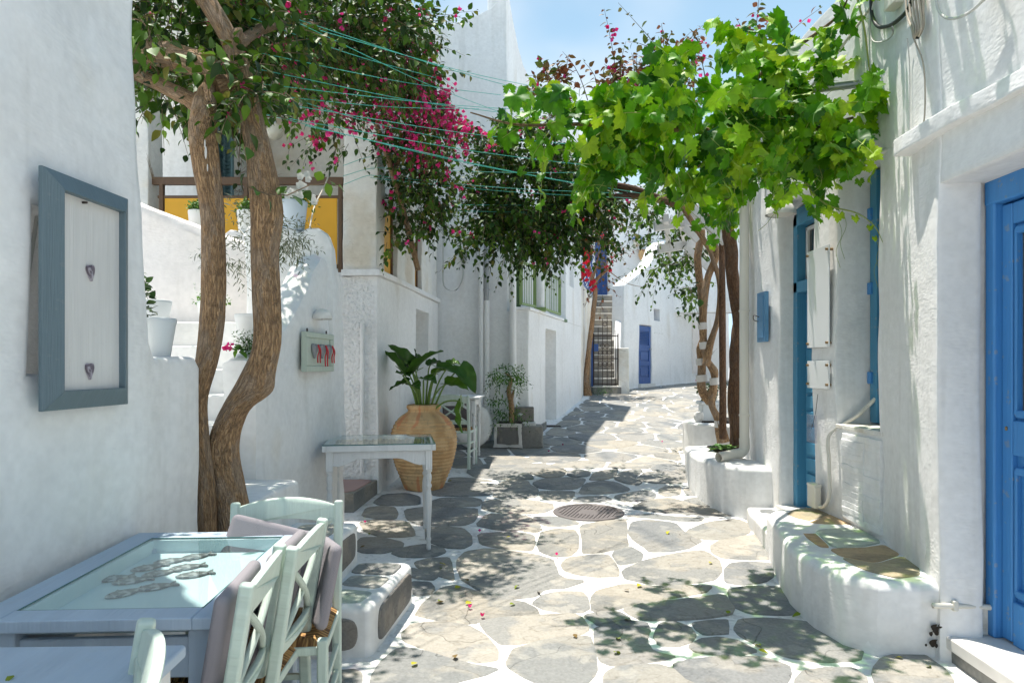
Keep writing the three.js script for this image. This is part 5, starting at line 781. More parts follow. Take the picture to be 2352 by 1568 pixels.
// ---------------------------------------------------------------- fittings on the right wall
{
  const wallX = 2.19, R2 = -Math.PI / 2;
  let t = thing('meter_box', 'small blue hatch with a wire loop on the white wall left of the teal door', 'hatch', [wallX - 0.02, EYE - (728 - HOR) / FOC * 6.2, -6.21], R2); mesh('hatch_door', box(0.2, 0.43, 0.035, 0, 0, 0), M.skyBlue, t); mesh('hatch_panel', box(0.14, 0.36, 0.01, 0, 0, 0.02), M.skyBlue, t); mesh('wire_loop', tube([V(-0.02, 0, 0.02), V(-0.05, 0.02, 0.06), V(-0.08, -0.02, 0.05), V(-0.03, -0.03, 0.02), V(-0.02, 0.05, 0.02)], 0.004, 16, 5), M.iron, t);
  const plate = (name, label, d0, d1, y0, y1, m) => { const p = thing(name, label, 'plate', [wallX - 0.022, (y0 + y1) / 2, -(d0 + d1) / 2], R2), w = d0 - d1, h = y1 - y0; mesh('sheet', box(w, h, 0.008, 0, 0, 0, 0.002), m, p); for (const x of [-1, 1]) for (const y of [-1, 1]) mesh('standoff', new THREE.CylinderGeometry(0.009, 0.009, 0.05, 10).rotateX(Math.PI / 2).translate(x * (w / 2 - 0.02), y * (h / 2 - 0.03), -0.006), M.brass, p); };
  plate('menu_plate', 'tall blank pale plate on standoffs beside the teal door', 5.26, 4.9, 1.53, 2.23, M.plate); plate('small_plate', 'small square blank plate on standoffs below the tall one', 5.26, 4.9, 1.24, 1.435, M.plate);
  t = thing('leaflet_holder', 'clear plastic leaflet holder on a wire below the small blank plate', 'holder', [wallX - 0.03, 1.0, -5.15], R2); const cl = new THREE.MeshPhysicalMaterial({ color: rgb(0.9, 0.9, 0.95), transmission: 0.9, roughness: 0.1, thickness: 0 }); mesh('pocket', box(0.16, 0.2, 0.006, 0, -0.05, 0.01), cl, t); mesh('wire', tube([V(0.02, -0.05, 0.02), V(0.06, 0.05, 0.01), V(0.08, 0.2, 0.0)], 0.002, 8, 4), M.iron, t);
  t = thing('socket_box', 'small white socket box low on the wall where a white conduit ends', 'box', [wallX - 0.035, EYE - (1140 - HOR) / FOC * 5.1, -5.12], R2); mesh('cover', box(0.13, 0.16, 0.05, 0, 0, 0, 0.01), M.pvc, t); mesh('lid', box(0.12, 0.02, 0.06, 0, 0.08, 0), M.pvc, t);
  const cp = [P(1876, 1164, 5.06), P(1898, 1163, 4.98), P(1909, 1140, 4.9), P(1906, 1060, 4.9), P(1912, 1000, 4.9), P(1940, 975, 4.84), P(1985, 958, 4.8), P(2012, 940, 4.8), P(2022, 915, 4.78)].map((p, i) => { p.x = i < 5 ? wallX - 0.025 : lerp(wallX - 0.02, 2.42, (i - 4) / 4); return p; });
  tag(mesh('conduit', tube(cp, 0.013, 40, 8), M.pvc), 'white conduit curving up the right wall from the socket box into the window recess', 'conduit');
  t = thing('door_lamp', 'white plaster half-dome lamp above the teal door', 'lamp', [2.14, EYE - (496 - HOR) / FOC * 5.75, -5.72], R2); mesh('shade', organic(new THREE.SphereGeometry(0.12, 20, 10, 0, 6.2832, 0, Math.PI / 2), 0.06, 0.01, 5, 1), M.white, t); mesh('bulb_plate', lathe([[0.0005, 0.004], [0.1, 0.004]], 20), M.pvc, t);
  // drain pipe with an elbow
  const dp = thing('drain_pipe', 'cream plastic drain pipe running down the house corner and turning towards the lane', 'pipe'); const x = 2.12, dd = 6.55; mesh('pipe', tube([V(x, 3.9, -dd), V(x, 2, -dd), V(x, 0.72, -dd)], 0.042, 10, 16), M.pvc, dp);
  mesh('elbow', tube([V(x, 0.74, -dd), V(x, 0.65, -dd), V(x - 0.03, 0.61, -dd + 0.01), V(x - 0.1, 0.6, -dd + 0.03)], 0.046, 12, 16), M.pvc, dp); const a = V(x - 0.08, 0.603, -dd + 0.02), b = V(1.85, 0.58, -dd + 0.12), oL = a.distanceTo(b), og = lathe([[0.0005, 0.01], [0.037, 0.01], [0.037, oL], [0.043, oL], [0.043, 0]], 24); og.applyQuaternion(new THREE.Quaternion().setFromUnitVectors(V(0, 1, 0), b.clone().sub(a).normalize())); og.translate(a.x, a.y, a.z); mesh('outlet', og, M.pvc, dp); for (const y of [0.95, 1.9]) mesh('clip', move(lathe([[0.044, -0.012], [0.05, 0], [0.044, 0.012]], 16), x, y, -dd), M.pvc, dp);
  // pole and cane carrying the vine, wires and loops high on the wall
  tag(mesh('support_pole', tube([P(1978, 192, 4.55), P(1885, 203, 4.62), P(1768, 217, 4.7)], 0.025, 6, 12), M.metal), 'grey metal pole holding up the grape vine from the right wall', 'pole'); 
  tag(mesh('cane', tube([P(1842, 228, 4.6), P(1925, 120, 4.5), P(2020, -10, 4.4)], 0.009, 8, 6), M.rope), 'thin pale cane leaning up through the vine to the right wall', 'cane');
  const onW = (px, py, off = 0.03) => { let d = 4.2; for (let i = 0; i < 20; i++) { const X = d > 4.22 ? 2.2 : d > 3.45 ? lerp(2.04, 2.2, (d - 3.45) / 0.77) : 2.04; d = (X - off) * FOC / (px - CX); } return P(px, py, d); };
  tag(mesh('black_cable', tube([onW(2002, -30), onW(2003, 30), onW(2015, 58), onW(2040, 60), onW(2068, 42), onW(2090, 15), onW(2105, -30)], 0.011, 30, 8), M.black), 'thick black cable looping under the box high on the right wall', 'cable');
  t = thing('cable_bundle', 'bundle of tan wires tied and hanging high on the right wall', 'cable'); for (let i = 0; i < 5; i++) mesh('wire', tube([onW(2080 + i * 7, -30, 0.03 + 0.004 * i), onW(2084 + i * 8, 30, 0.04), onW(2096 + i * 5, 68, 0.05), onW(2101 + i * 2, 88, 0.04), onW(2118 + i, 60, 0.03), onW(2122 - i * 3, -30, 0.03)], 0.006, 22, 6), M.cable, t);
  tag(mesh('thin_wire', tube([onW(2100, 90), onW(2122, 150, 0.02), onW(2124, 270, 0.02), onW(2118, 300, 0.02)], 0.004, 14, 5), M.cable), 'thin tan wire running down the right wall to the canopy slab', 'wire', 'wires down the upper right wall'); tag(mesh('thin_wire', tube([onW(2085, 88), onW(2090, 150, 0.015), onW(2090, 310, 0.015)], 0.003, 14, 5), M.wireGrey), 'thin grey wire running down the right wall beside the tan one', 'wire', 'wires down the upper right wall');
  tag(mesh('wire_loop', tube([onW(2012, -20), onW(2000, 50), onW(2003, 90), onW(2030, 95), onW(2052, 75), onW(2050, 50)], 0.005, 24, 5), M.wireGrey), 'pale wire loop below the black cable on the right wall', 'wire');
  tag(mesh('wire_loop', tube([onW(2150, -30, 0.03), onW(2155, 20, 0.04), onW(2180, 42, 0.04), onW(2225, 30, 0.04), onW(2290, -30, 0.03)], 0.007, 24, 5), M.wireGrey), 'pale wire sagging from the top edge at the far right', 'wire');
  t = thing('junction_box', 'small pale junction box at the top of the right wall', 'box', onW(2055, -5, 0.04).toArray(), R2); mesh('box', box(0.11, 0.09, 0.06), M.pvc, t); mesh('lid', box(0.115, 0.02, 0.065, 0, -0.04, 0), M.pvc, t);
}
// ---------------------------------------------------------------- pergola over the side lane
{
  const t = thing('pergola', 'white timber pergola with braces behind the vine trunks on the right', 'pergola'); const bm = (n, a, b, w = 0.07, h = 0.11) => mesh(n, beam(a, b, w, h), M.pergolaWhite, t);
  bm('cross_beam', P(1503, 520, 8.25), P(1640, 500, 8.25)); bm('cross_beam', P(1511, 573, 9.5), P(1650, 550, 9.5)); bm('cross_beam', P(1544, 612, 11.2), P(1668, 598, 11.2));
  bm('rafter', P(1530, 500, 8.0), P(1540, 596, 11.4), 0.06, 0.09); bm('rafter', P(1562, 495, 8.0), P(1583, 596, 11.4), 0.06, 0.09); bm('rafter', P(1610, 480, 7.8), P(1625, 590, 11.4), 0.06, 0.09);
  bm('brace', P(1572, 522, 8.2), P(1604, 552, 8.2), 0.05, 0.07); bm('brace', P(1574, 565, 9.45), P(1634, 622, 9.4), 0.06, 0.08); bm('brace', P(1576, 466, 7.6), P(1668, 556, 7.6), 0.07, 0.09);
}
// ---------------------------------------------------------------- green strings stretched across the lane
{
  const Ls = [[640, 30, 4.0, 1290, 228, 6.3], [735, 70, 4.0, 1275, 208, 6.3], [690, 55, 4.0, 1160, 262, 6.3], [590, 120, 4.0, 1150, 218, 6.3], [590, 158, 4.0, 1180, 262, 6.1], [560, 188, 4.0, 1330, 258, 6.3], [560, 212, 4.0, 1100, 250, 6.1], [600, 230, 4.0, 1345, 335, 6.1], [560, 250, 4.0, 1335, 424, 6.1], [640, 268, 4.0, 1400, 385, 6.1], [700, 288, 4.0, 1480, 445, 6.3], [850, 384, 7.05, 1475, 394, 7.4], [850, 402, 7.05, 1430, 444, 7.4], [850, 408, 7.05, 1450, 455, 7.4], [1030, 470, 7.6, 1445, 458, 8.2], [1040, 484, 7.6, 1445, 478, 8.2], [520, 20, 4.0, 1000, 178, 5.6], [560, 190, 4.0, 1030, 320, 5.7]];
  for (const [x0, y0, d0, x1, y1, d1] of Ls) { const a = P(x0, y0, d0), b = P(x1, y1, d1), m = a.clone().lerp(b, 0.5); m.y -= 0.03; tag(mesh('green_string', tube([a, m, b], 0.0021, 12, 5), M.string), 'thin green string stretched across the lane under the bougainvillea', 'string', 'green strings across the lane'); }
  for (const [dx, dy, w] of [[0, 0, 'uppermost'], [3, 24, 'middle one'], [-2, 44, 'lowest']]) { const a = P(788, 380 + dy, 7.1), b = P(851, 360 + dy + dx, 7.1), c = P(874, 378 + dy, 7.4); tag(mesh('green_string', tube([a, b, c], 0.003, 10, 5), M.string), 'green string tied round the cream balcony column, ' + w + ' of three', 'string', 'green strings round the column'); }
  tag(mesh('white_rope', tube([P(785, 250, 7.0), P(755, 400, 6.8), P(720, 480, 6.3), P(705, 565, 6.0)], 0.007, 16, 6), M.rope), 'white rope hanging before the balcony down to the scalloped pier', 'rope');
}

// ---------------------------------------------------------------- plants
const UP = V(0, 1, 0), Z = V(0, 0, 1);
const rdir = () => { const a = rr(0, 6.2832), y = rr(-1, 1), c = Math.sqrt(1 - y * y); return V(Math.cos(a) * c, y, Math.sin(a) * c); };
const leafWhite = new THREE.MeshPhysicalMaterial({ color: 0xffffff, roughness: 0.55, specularIntensity: 0.45, transmission: 0.42, thickness: 0, side: THREE.DoubleSide });
const grapeWhite = leafWhite.clone(); grapeWhite.map = M.grape[0].map; grapeWhite.transmission = 0.5;
function grapeLeaf(seed) {                      // five toothed lobes, cupped and drooping; stalk at the origin, blade along +z
  const pos = [0, 0, 0], uv = [0.5, 0.22], idx = [], n = 30; const q = rng(seed), cup = -0.15 + 0.75 * q(), wav = q() * 6;
  for (const s of [0.55, 1]) for (let i = 0; i <= n; i++) {
    const a = -2.75 + 5.5 * i / n, lobes = [0, 1.12, -1.12, 2.15, -2.15].map((c) => Math.exp(-(((a - c) / 0.42) ** 2))); let r = 0.46 + 0.19 * Math.max(...lobes) + 0.10 * Math.exp(-((a / 0.5) ** 2)) - 0.05 * Math.max(lobes[3], lobes[4]); r *= 1 + (s === 1 ? 0.085 * (i % 2 ? 1 : -1) : 0); r *= s;
    const x = Math.sin(a) * r, z = Math.cos(a) * r * 1.02, y = cup * (Math.abs(x) * 0.5) - 0.55 * cup * r * r * 2 + 0.085 * Math.sin(a * 3 + wav) * r * 2 - 0.18 * Math.max(0, z) ** 2; pos.push(x, y, z); uv.push(0.5 + x * 0.75, 0.22 + z * 0.75);
  }
  for (let i = 0; i < n; i++) { idx.push(0, 1 + i, 2 + i); const a = 1 + i, b = a + n + 1; idx.push(a, b, a + 1, a + 1, b, b + 1); }
  const g = new THREE.BufferGeometry(); g.setAttribute('position', new THREE.Float32BufferAttribute(pos, 3)); g.setAttribute('uv', new THREE.Float32BufferAttribute(uv, 2)); g.setIndex(idx); g.computeVertexNormals(); return g;
}
function bractGeo() { const l = []; for (let k = 0; k < 3; k++) { const g = leafGeo(0.7, 0.8, -0.25, 0.35, 3); g.rotateX(-0.75); g.rotateY(k * 2.094); l.push(g.toNonIndexed()); } return mergeGeometries(l); }
function petuniaGeo() { const g = new THREE.CircleGeometry(0.5, 15), p = g.attributes.position; for (let i = 1; i < p.count; i++) { const k = i % 3 === 0 ? 0.8 : 1; p.setXYZ(i, p.getX(i) * k, p.getY(i) * k, 0.14 * (i % 2)); } p.setZ(0, -0.2); g.computeVertexNormals(); g.rotateX(-Math.PI / 2); return g; }
const LEAF = { boug: [leafGeo(0.62, 1, 0.22, 0.3, 4), leafGeo(0.55, 1, 0.45, 0.4, 4), leafGeo(0.7, 1, 0.1, 0.2, 4)], thin: [leafGeo(0.2, 1, 0.15, 0.2), leafGeo(0.17, 1, 0.4, 0.2)], grape: [1, 2, 3, 4, 5].map(grapeLeaf), bract: [bractGeo()], petal: [petuniaGeo()] };
class Foliage {
  constructor() { this.items = {}; this.stems = []; }
  put(kind, pos, dir, up, size, tint) { (this.items[kind] ||= []).push({ pos, dir, up, size, tint }); }
  // a shoot from a along dir, sagging by droop, with leaves set round it
  shoot(a, dir, len, { droop = 0.3, leaf = 'leaf', size = 0.06, gap = 0.045, tints, stem = 0.003, spread = 0.9, flower = 0, ftint = 3, fsize = 0.045, hang = 0.25, from = 0.1, path, upw = 0.9 } = {}) {
    const at = path || ((t) => a.clone().addScaledVector(dir, len * t).add(V(0, -droop * len * t * t, 0)));
    const pts = [0, 0.33, 0.66, 1].map(at); if (stem) this.stems.push(tube(pts, [stem, stem * 0.8, stem * 0.6, stem * 0.3], 5, 4));
    let k = rr(0, 6); for (let s = len * from; s < len; s += gap * rr(0.7, 1.3)) {
      const t = s / len, p = at(t), T = at(Math.min(1, t + 0.05)).sub(at(Math.max(0, t - 0.05))).normalize(); k += 2.4;
      const side = T.clone().cross(Math.abs(T.y) > 0.9 ? V(1, 0, 0) : UP).normalize(), o = side.applyAxisAngle(T, k);
      const d = T.clone().multiplyScalar(0.45).addScaledVector(o, spread).add(V(0, -hang, 0)).normalize(), up = UP.clone().multiplyScalar(upw).addScaledVector(rdir(), 0.7).addScaledVector(o, 0.25);
      const z = size * rr(0.55, 1.25) * (1 - 0.4 * t * t);
      if (R() < flower) { for (let f = 0; f < 2; f++) this.put('flower', p.clone().addScaledVector(rdir(), fsize * 0.8), rdir(), rdir(), fsize * rr(0.7, 1.2), Math.floor(R() * ftint)); }
      else this.put(leaf, p.clone().addScaledVector(o, 0.01), d, up, z, tints ? tints() : 0);
    }
  }
  blob(px, py, d, rx, ry, rz, n, o = {}) {     // shoots filling an ellipsoid round a place of the world
    const c = P(px, py, d), ax = rx / FOC * d, ay = ry / FOC * d;
    for (let i = 0; i < n; i++) { const u = rdir(), q = Math.cbrt(rr(0.05, 0.75)), a = V(c.x + u.x * ax * q, c.y + u.y * ay * q, c.z + u.z * rz * q); const dir = u.clone().multiplyScalar(0.7).addScaledVector(rdir(), 0.7).add(V(0, o.lift || 0, 0)).normalize(); this.shoot(a, dir, (o.len || 0.32) * rr(0.6, 1.3), o); }
  }
  flush(root, geos, mats, whites, limit = 300) {
    if (this.stems.length) mesh('branch', merge(this.stems), this.stemMat || M.twig, root);
    const x = V(), y = V(), z = V(), m = new THREE.Matrix4(), o = root.position;
    for (const [kind, list] of Object.entries(this.items)) {
      const put = (it) => { z.copy(it.dir).normalize(); x.crossVectors(it.up, z); if (x.lengthSq() < 1e-6) x.set(1, 0, 0); x.normalize(); y.crossVectors(z, x); m.makeBasis(x, y, z).scale(V(it.size, it.size, it.size)); m.setPosition(it.pos.x - o.x, it.pos.y - o.y, it.pos.z - o.z); };
      const vis = (i) => { const q = i.pos, dd = -q.z, sx = CX + q.x / dd * FOC, sy = HOR - (q.y - EYE) / dd * FOC; return (sx < -20 || sx > 2370 || sy < -20 || sy > 1580 ? 0.1 : 1) * i.size / dd; };
      list.sort((a, b) => vis(b) - vis(a)); const g = geos[kind], mt = mats[kind];
      list.slice(0, limit).forEach((it, i) => { put(it); const q = new THREE.Mesh(g[i % g.length], mt[it.tint % mt.length]); q.name = kind; q.castShadow = q.receiveShadow = true; m.decompose(q.position, q.quaternion, q.scale); root.add(q); });
      const rest = list.slice(limit); if (!rest.length) continue;
      const im = new THREE.InstancedMesh(g[0], whites[kind], rest.length), c = new THREE.Color(); im.name = kind === 'flower' ? 'flowers' : 'leaves'; im.userData.kind = 'stuff'; im.castShadow = im.receiveShadow = true;
      rest.forEach((it, i) => { put(it); im.setMatrixAt(i, m); const b = mt[it.tint % mt.length].color, k = rr(0.8, 1.2); c.setRGB(b.r * k, b.g * k, b.b * k); im.setColorAt(i, c); }); root.add(im);
    }
  }
}
const pick = (...w) => () => { let r = R(); for (let i = 0; i < w.length; i++) { r -= w[i]; if (r < 0) return i; } return 0; };
const bg = { leaf: LEAF.boug, flower: LEAF.bract }, bw = { leaf: leafWhite, flower: leafWhite };
R = rng(311);
// bougainvillea tree with two bare trunks
{
  const t = thing('bougainvillea_tree', 'bougainvillea tree with two bent bare trunks growing beside the left house wall', 'tree'), pt = (l) => l.map(([x, y, d]) => P(x, y, d));
  const base = (x, d) => V((x - CX) / FOC * d, gy(d) - 0.1, -d);
  mesh('trunk', tube([base(478, 3.36), ...pt([[474, 1225, 3.36], [468, 1100, 3.36], [455, 990, 3.36], [452, 915, 3.36], [474, 830, 3.36], [486, 740, 3.36], [490, 650, 3.36], [489, 560, 3.36], [484, 470, 3.36], [471, 370, 3.36], [465, 300, 3.36], [470, 235, 3.36], [478, 190, 3.4]])], [0.06, 0.05, 0.047, 0.046, 0.05, 0.055, 0.056, 0.053, 0.05, 0.05, 0.054, 0.06, 0.066, 0.055, 0.03], 90, 20, { rough: 0.18, along: 2.2, ur: 2 }), M.bark, t);
  mesh('trunk', tube([base(548, 3.46), ...pt([[540, 1225, 3.46], [524, 1120, 3.46], [512, 1030, 3.46], [532, 955, 3.46], [588, 880, 3.46], [612, 790, 3.46], [608, 680, 3.46], [605, 580, 3.46], [612, 480, 3.46], [600, 380, 3.46], [582, 285, 3.48], [556, 170, 3.5], [522, 85, 3.52], [470, -10, 3.55], [440, -90, 3.6]])], [0.11, 0.084, 0.08, 0.076, 0.075, 0.08, 0.07, 0.066, 0.064, 0.074, 0.062, 0.056, 0.05, 0.045, 0.045, 0.04], 100, 22, { rough: 0.16, along: 2.2, s: 9, ur: 2 }), M.bark, t);
  const li = (l, r) => mesh('limb', tube(pt(l), r, 30, 14, { rough: 0.18, ur: 2 }), M.bark, t);
  li([[468, 250, 3.38], [430, 225, 3.42], [370, 197, 3.5], [300, 165, 3.6]], [0.045, 0.036, 0.033, 0.03]); li([[500, 195, 3.4], [460, 150, 3.45], [400, 130, 3.5], [310, 118, 3.6]], [0.05, 0.065, 0.062, 0.06]); li([[555, 180, 3.5], [520, 190, 3.45], [490, 200, 3.4]], [0.03, 0.04, 0.045]); li([[540, 95, 3.5], [545, 75, 3.52], [552, 68, 3.54]], [0.03, 0.03, 0.012]);
  li([[530, 110, 3.52], [620, 60, 4.1], [760, 60, 5.2], [880, 70, 5.8]], [0.032, 0.026, 0.02, 0.01]); li([[470, 0, 3.55], [420, -40, 3.7], [340, -30, 3.9]], [0.04, 0.03, 0.02]);
  for (const [x, y, d, s] of [[470, 330, 3.30, 0.02], [472, 350, 3.3, 0.03], [476, 385, 3.31, 0.018]]) mesh('white_splash', move(new THREE.SphereGeometry(1, 8, 6).scale(s * 0.2, s, 0.004), ...P(x, y, d).toArray()), M.paintMark, t);
  const f = new Foliage(), T = pick(0.32, 0.3, 0.16, 0.08, 0.14), o = { size: 0.078, gap: 0.032, tints: T, flower: 0.014, hang: 0.4, stem: 0.0028 };
  f.blob(420, 50, 3.95, 130, 90, 0.5, 140, o); f.blob(420, 110, 4.6, 110, 70, 0.4, 90, { ...o, flower: 0.005 }); f.blob(590, 70, 4.2, 105, 105, 0.45, 150, o); f.blob(690, 60, 5.2, 70, 85, 0.4, 60, o); f.blob(760, 68, 5.5, 125, 85, 0.5, 170, o); f.blob(885, 80, 5.6, 95, 95, 0.6, 160, o); f.blob(975, 30, 6.0, 30, 30, 0.3, 10, { ...o, len: 0.4 });
  f.blob(520, 190, 3.42, 45, 55, 0.14, 34, { ...o, len: 0.2 }); f.blob(590, 210, 3.5, 45, 60, 0.2, 22, { ...o, len: 0.22 }); f.blob(350, 180, 3.75, 60, 50, 0.25, 34, { ...o, flower: 0 }); f.blob(545, 265, 3.42, 25, 20, 0.1, 8, { ...o, len: 0.18 }); f.blob(650, 150, 5.2, 70, 48, 0.3, 40, { ...o, flower: 0.08 }); f.blob(335, 65, 3.2, 26, 26, 0.1, 8, { ...o, flower: 0, len: 0.15 });
  f.blob(500, -90, 4.2, 260, 70, 0.8, 60, o);   // crown above the frame, whose dapples fall on table and stair
  const curve = (l) => { const c = new THREE.CatmullRomCurve3(pt(l)); return (q) => c.getPoint(q); };
  const big = { size: 0.085, gap: 0.045, tints: pick(0.25, 0.4, 0.3, 0, 0.05), hang: 0.5, stem: 0.004 };
  f.shoot(null, null, 0.55, { ...big, path: curve([[560, 255, 3.36], [572, 320, 3.35], [566, 400, 3.34], [570, 440, 3.34]]), gap: 0.11 }); f.shoot(null, null, 0.42, { ...big, path: curve([[570, 430, 3.34], [620, 452, 3.34], [690, 440, 3.4], [745, 415, 3.45], [782, 430, 3.5]]) }); f.shoot(null, null, 0.4, { ...big, size: 0.06, path: curve([[600, 270, 3.5], [650, 268, 3.6], [690, 300, 3.8]]) });
  f.flush(t, bg, { leaf: M.boug, flower: M.bract }, bw);
}
// bougainvillea climbing over the balcony
{
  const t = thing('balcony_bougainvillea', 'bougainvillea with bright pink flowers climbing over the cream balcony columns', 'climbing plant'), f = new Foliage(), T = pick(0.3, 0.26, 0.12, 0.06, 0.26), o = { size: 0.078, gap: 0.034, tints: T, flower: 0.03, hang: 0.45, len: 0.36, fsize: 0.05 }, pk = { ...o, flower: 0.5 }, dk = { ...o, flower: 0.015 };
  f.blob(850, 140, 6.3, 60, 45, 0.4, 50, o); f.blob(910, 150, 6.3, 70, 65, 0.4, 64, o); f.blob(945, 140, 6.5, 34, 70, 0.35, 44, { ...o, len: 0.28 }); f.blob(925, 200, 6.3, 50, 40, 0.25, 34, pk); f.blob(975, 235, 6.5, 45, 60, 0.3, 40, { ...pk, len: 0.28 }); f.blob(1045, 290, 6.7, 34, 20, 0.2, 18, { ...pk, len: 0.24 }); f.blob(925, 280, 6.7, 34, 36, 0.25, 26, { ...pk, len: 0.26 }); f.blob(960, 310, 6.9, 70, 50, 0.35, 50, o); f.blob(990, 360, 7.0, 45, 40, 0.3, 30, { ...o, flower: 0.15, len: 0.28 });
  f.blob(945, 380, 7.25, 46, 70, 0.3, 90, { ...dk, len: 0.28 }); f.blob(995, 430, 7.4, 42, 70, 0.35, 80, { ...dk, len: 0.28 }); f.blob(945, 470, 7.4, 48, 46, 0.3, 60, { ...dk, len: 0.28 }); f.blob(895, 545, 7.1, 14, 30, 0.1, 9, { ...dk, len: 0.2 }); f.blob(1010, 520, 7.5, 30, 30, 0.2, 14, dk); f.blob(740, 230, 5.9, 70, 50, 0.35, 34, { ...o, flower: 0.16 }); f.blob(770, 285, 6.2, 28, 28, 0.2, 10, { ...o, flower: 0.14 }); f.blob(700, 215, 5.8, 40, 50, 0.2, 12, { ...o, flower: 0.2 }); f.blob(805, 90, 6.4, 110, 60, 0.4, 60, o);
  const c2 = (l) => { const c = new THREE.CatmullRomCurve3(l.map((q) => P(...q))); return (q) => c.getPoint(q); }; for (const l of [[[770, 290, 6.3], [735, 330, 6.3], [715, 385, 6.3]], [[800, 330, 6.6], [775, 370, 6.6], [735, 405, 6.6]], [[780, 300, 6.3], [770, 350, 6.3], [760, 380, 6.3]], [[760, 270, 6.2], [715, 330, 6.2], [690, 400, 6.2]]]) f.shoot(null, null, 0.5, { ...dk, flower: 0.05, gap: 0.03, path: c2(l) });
  mesh('stem', tube([P(960, 620, 7.6), P(930, 500, 7.4), P(880, 330, 6.9), P(830, 200, 6.4), P(770, 90, 6)], [0.03, 0.03, 0.028, 0.02, 0.01], 30, 8, { rough: 0.1 }), M.bark, t);
  mesh('stem', tube([P(900, 400, 7.2), P(960, 300, 6.8), P(1040, 285, 6.7)], [0.02, 0.018, 0.008], 16, 6), M.bark, t); f.flush(t, bg, { leaf: M.boug, flower: M.bract }, bw);
}
// dark hanging mass across the lane, carried by old stems from the right
{
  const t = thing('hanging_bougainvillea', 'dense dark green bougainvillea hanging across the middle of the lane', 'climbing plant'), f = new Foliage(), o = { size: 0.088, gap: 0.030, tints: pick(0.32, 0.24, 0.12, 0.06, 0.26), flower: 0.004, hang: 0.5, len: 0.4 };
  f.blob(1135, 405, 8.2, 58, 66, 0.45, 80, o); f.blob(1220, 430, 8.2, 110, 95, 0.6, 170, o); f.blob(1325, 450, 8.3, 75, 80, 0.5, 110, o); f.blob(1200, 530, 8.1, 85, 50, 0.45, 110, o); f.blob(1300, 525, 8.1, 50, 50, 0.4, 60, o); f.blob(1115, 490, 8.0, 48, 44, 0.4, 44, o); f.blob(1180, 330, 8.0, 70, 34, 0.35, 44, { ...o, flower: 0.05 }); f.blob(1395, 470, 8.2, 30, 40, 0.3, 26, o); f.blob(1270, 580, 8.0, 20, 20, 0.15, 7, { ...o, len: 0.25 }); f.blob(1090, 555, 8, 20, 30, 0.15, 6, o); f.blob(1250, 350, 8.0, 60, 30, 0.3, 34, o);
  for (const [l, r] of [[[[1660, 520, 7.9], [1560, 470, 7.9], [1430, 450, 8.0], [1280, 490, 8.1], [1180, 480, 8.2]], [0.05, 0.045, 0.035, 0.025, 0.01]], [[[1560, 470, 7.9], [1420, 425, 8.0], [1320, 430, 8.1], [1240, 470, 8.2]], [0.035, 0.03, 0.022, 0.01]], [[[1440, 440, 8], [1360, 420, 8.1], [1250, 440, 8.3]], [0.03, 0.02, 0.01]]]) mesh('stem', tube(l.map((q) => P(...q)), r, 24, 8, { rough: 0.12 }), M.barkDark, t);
  f.flush(t, bg, { leaf: M.boug, flower: M.bract }, bw);
}
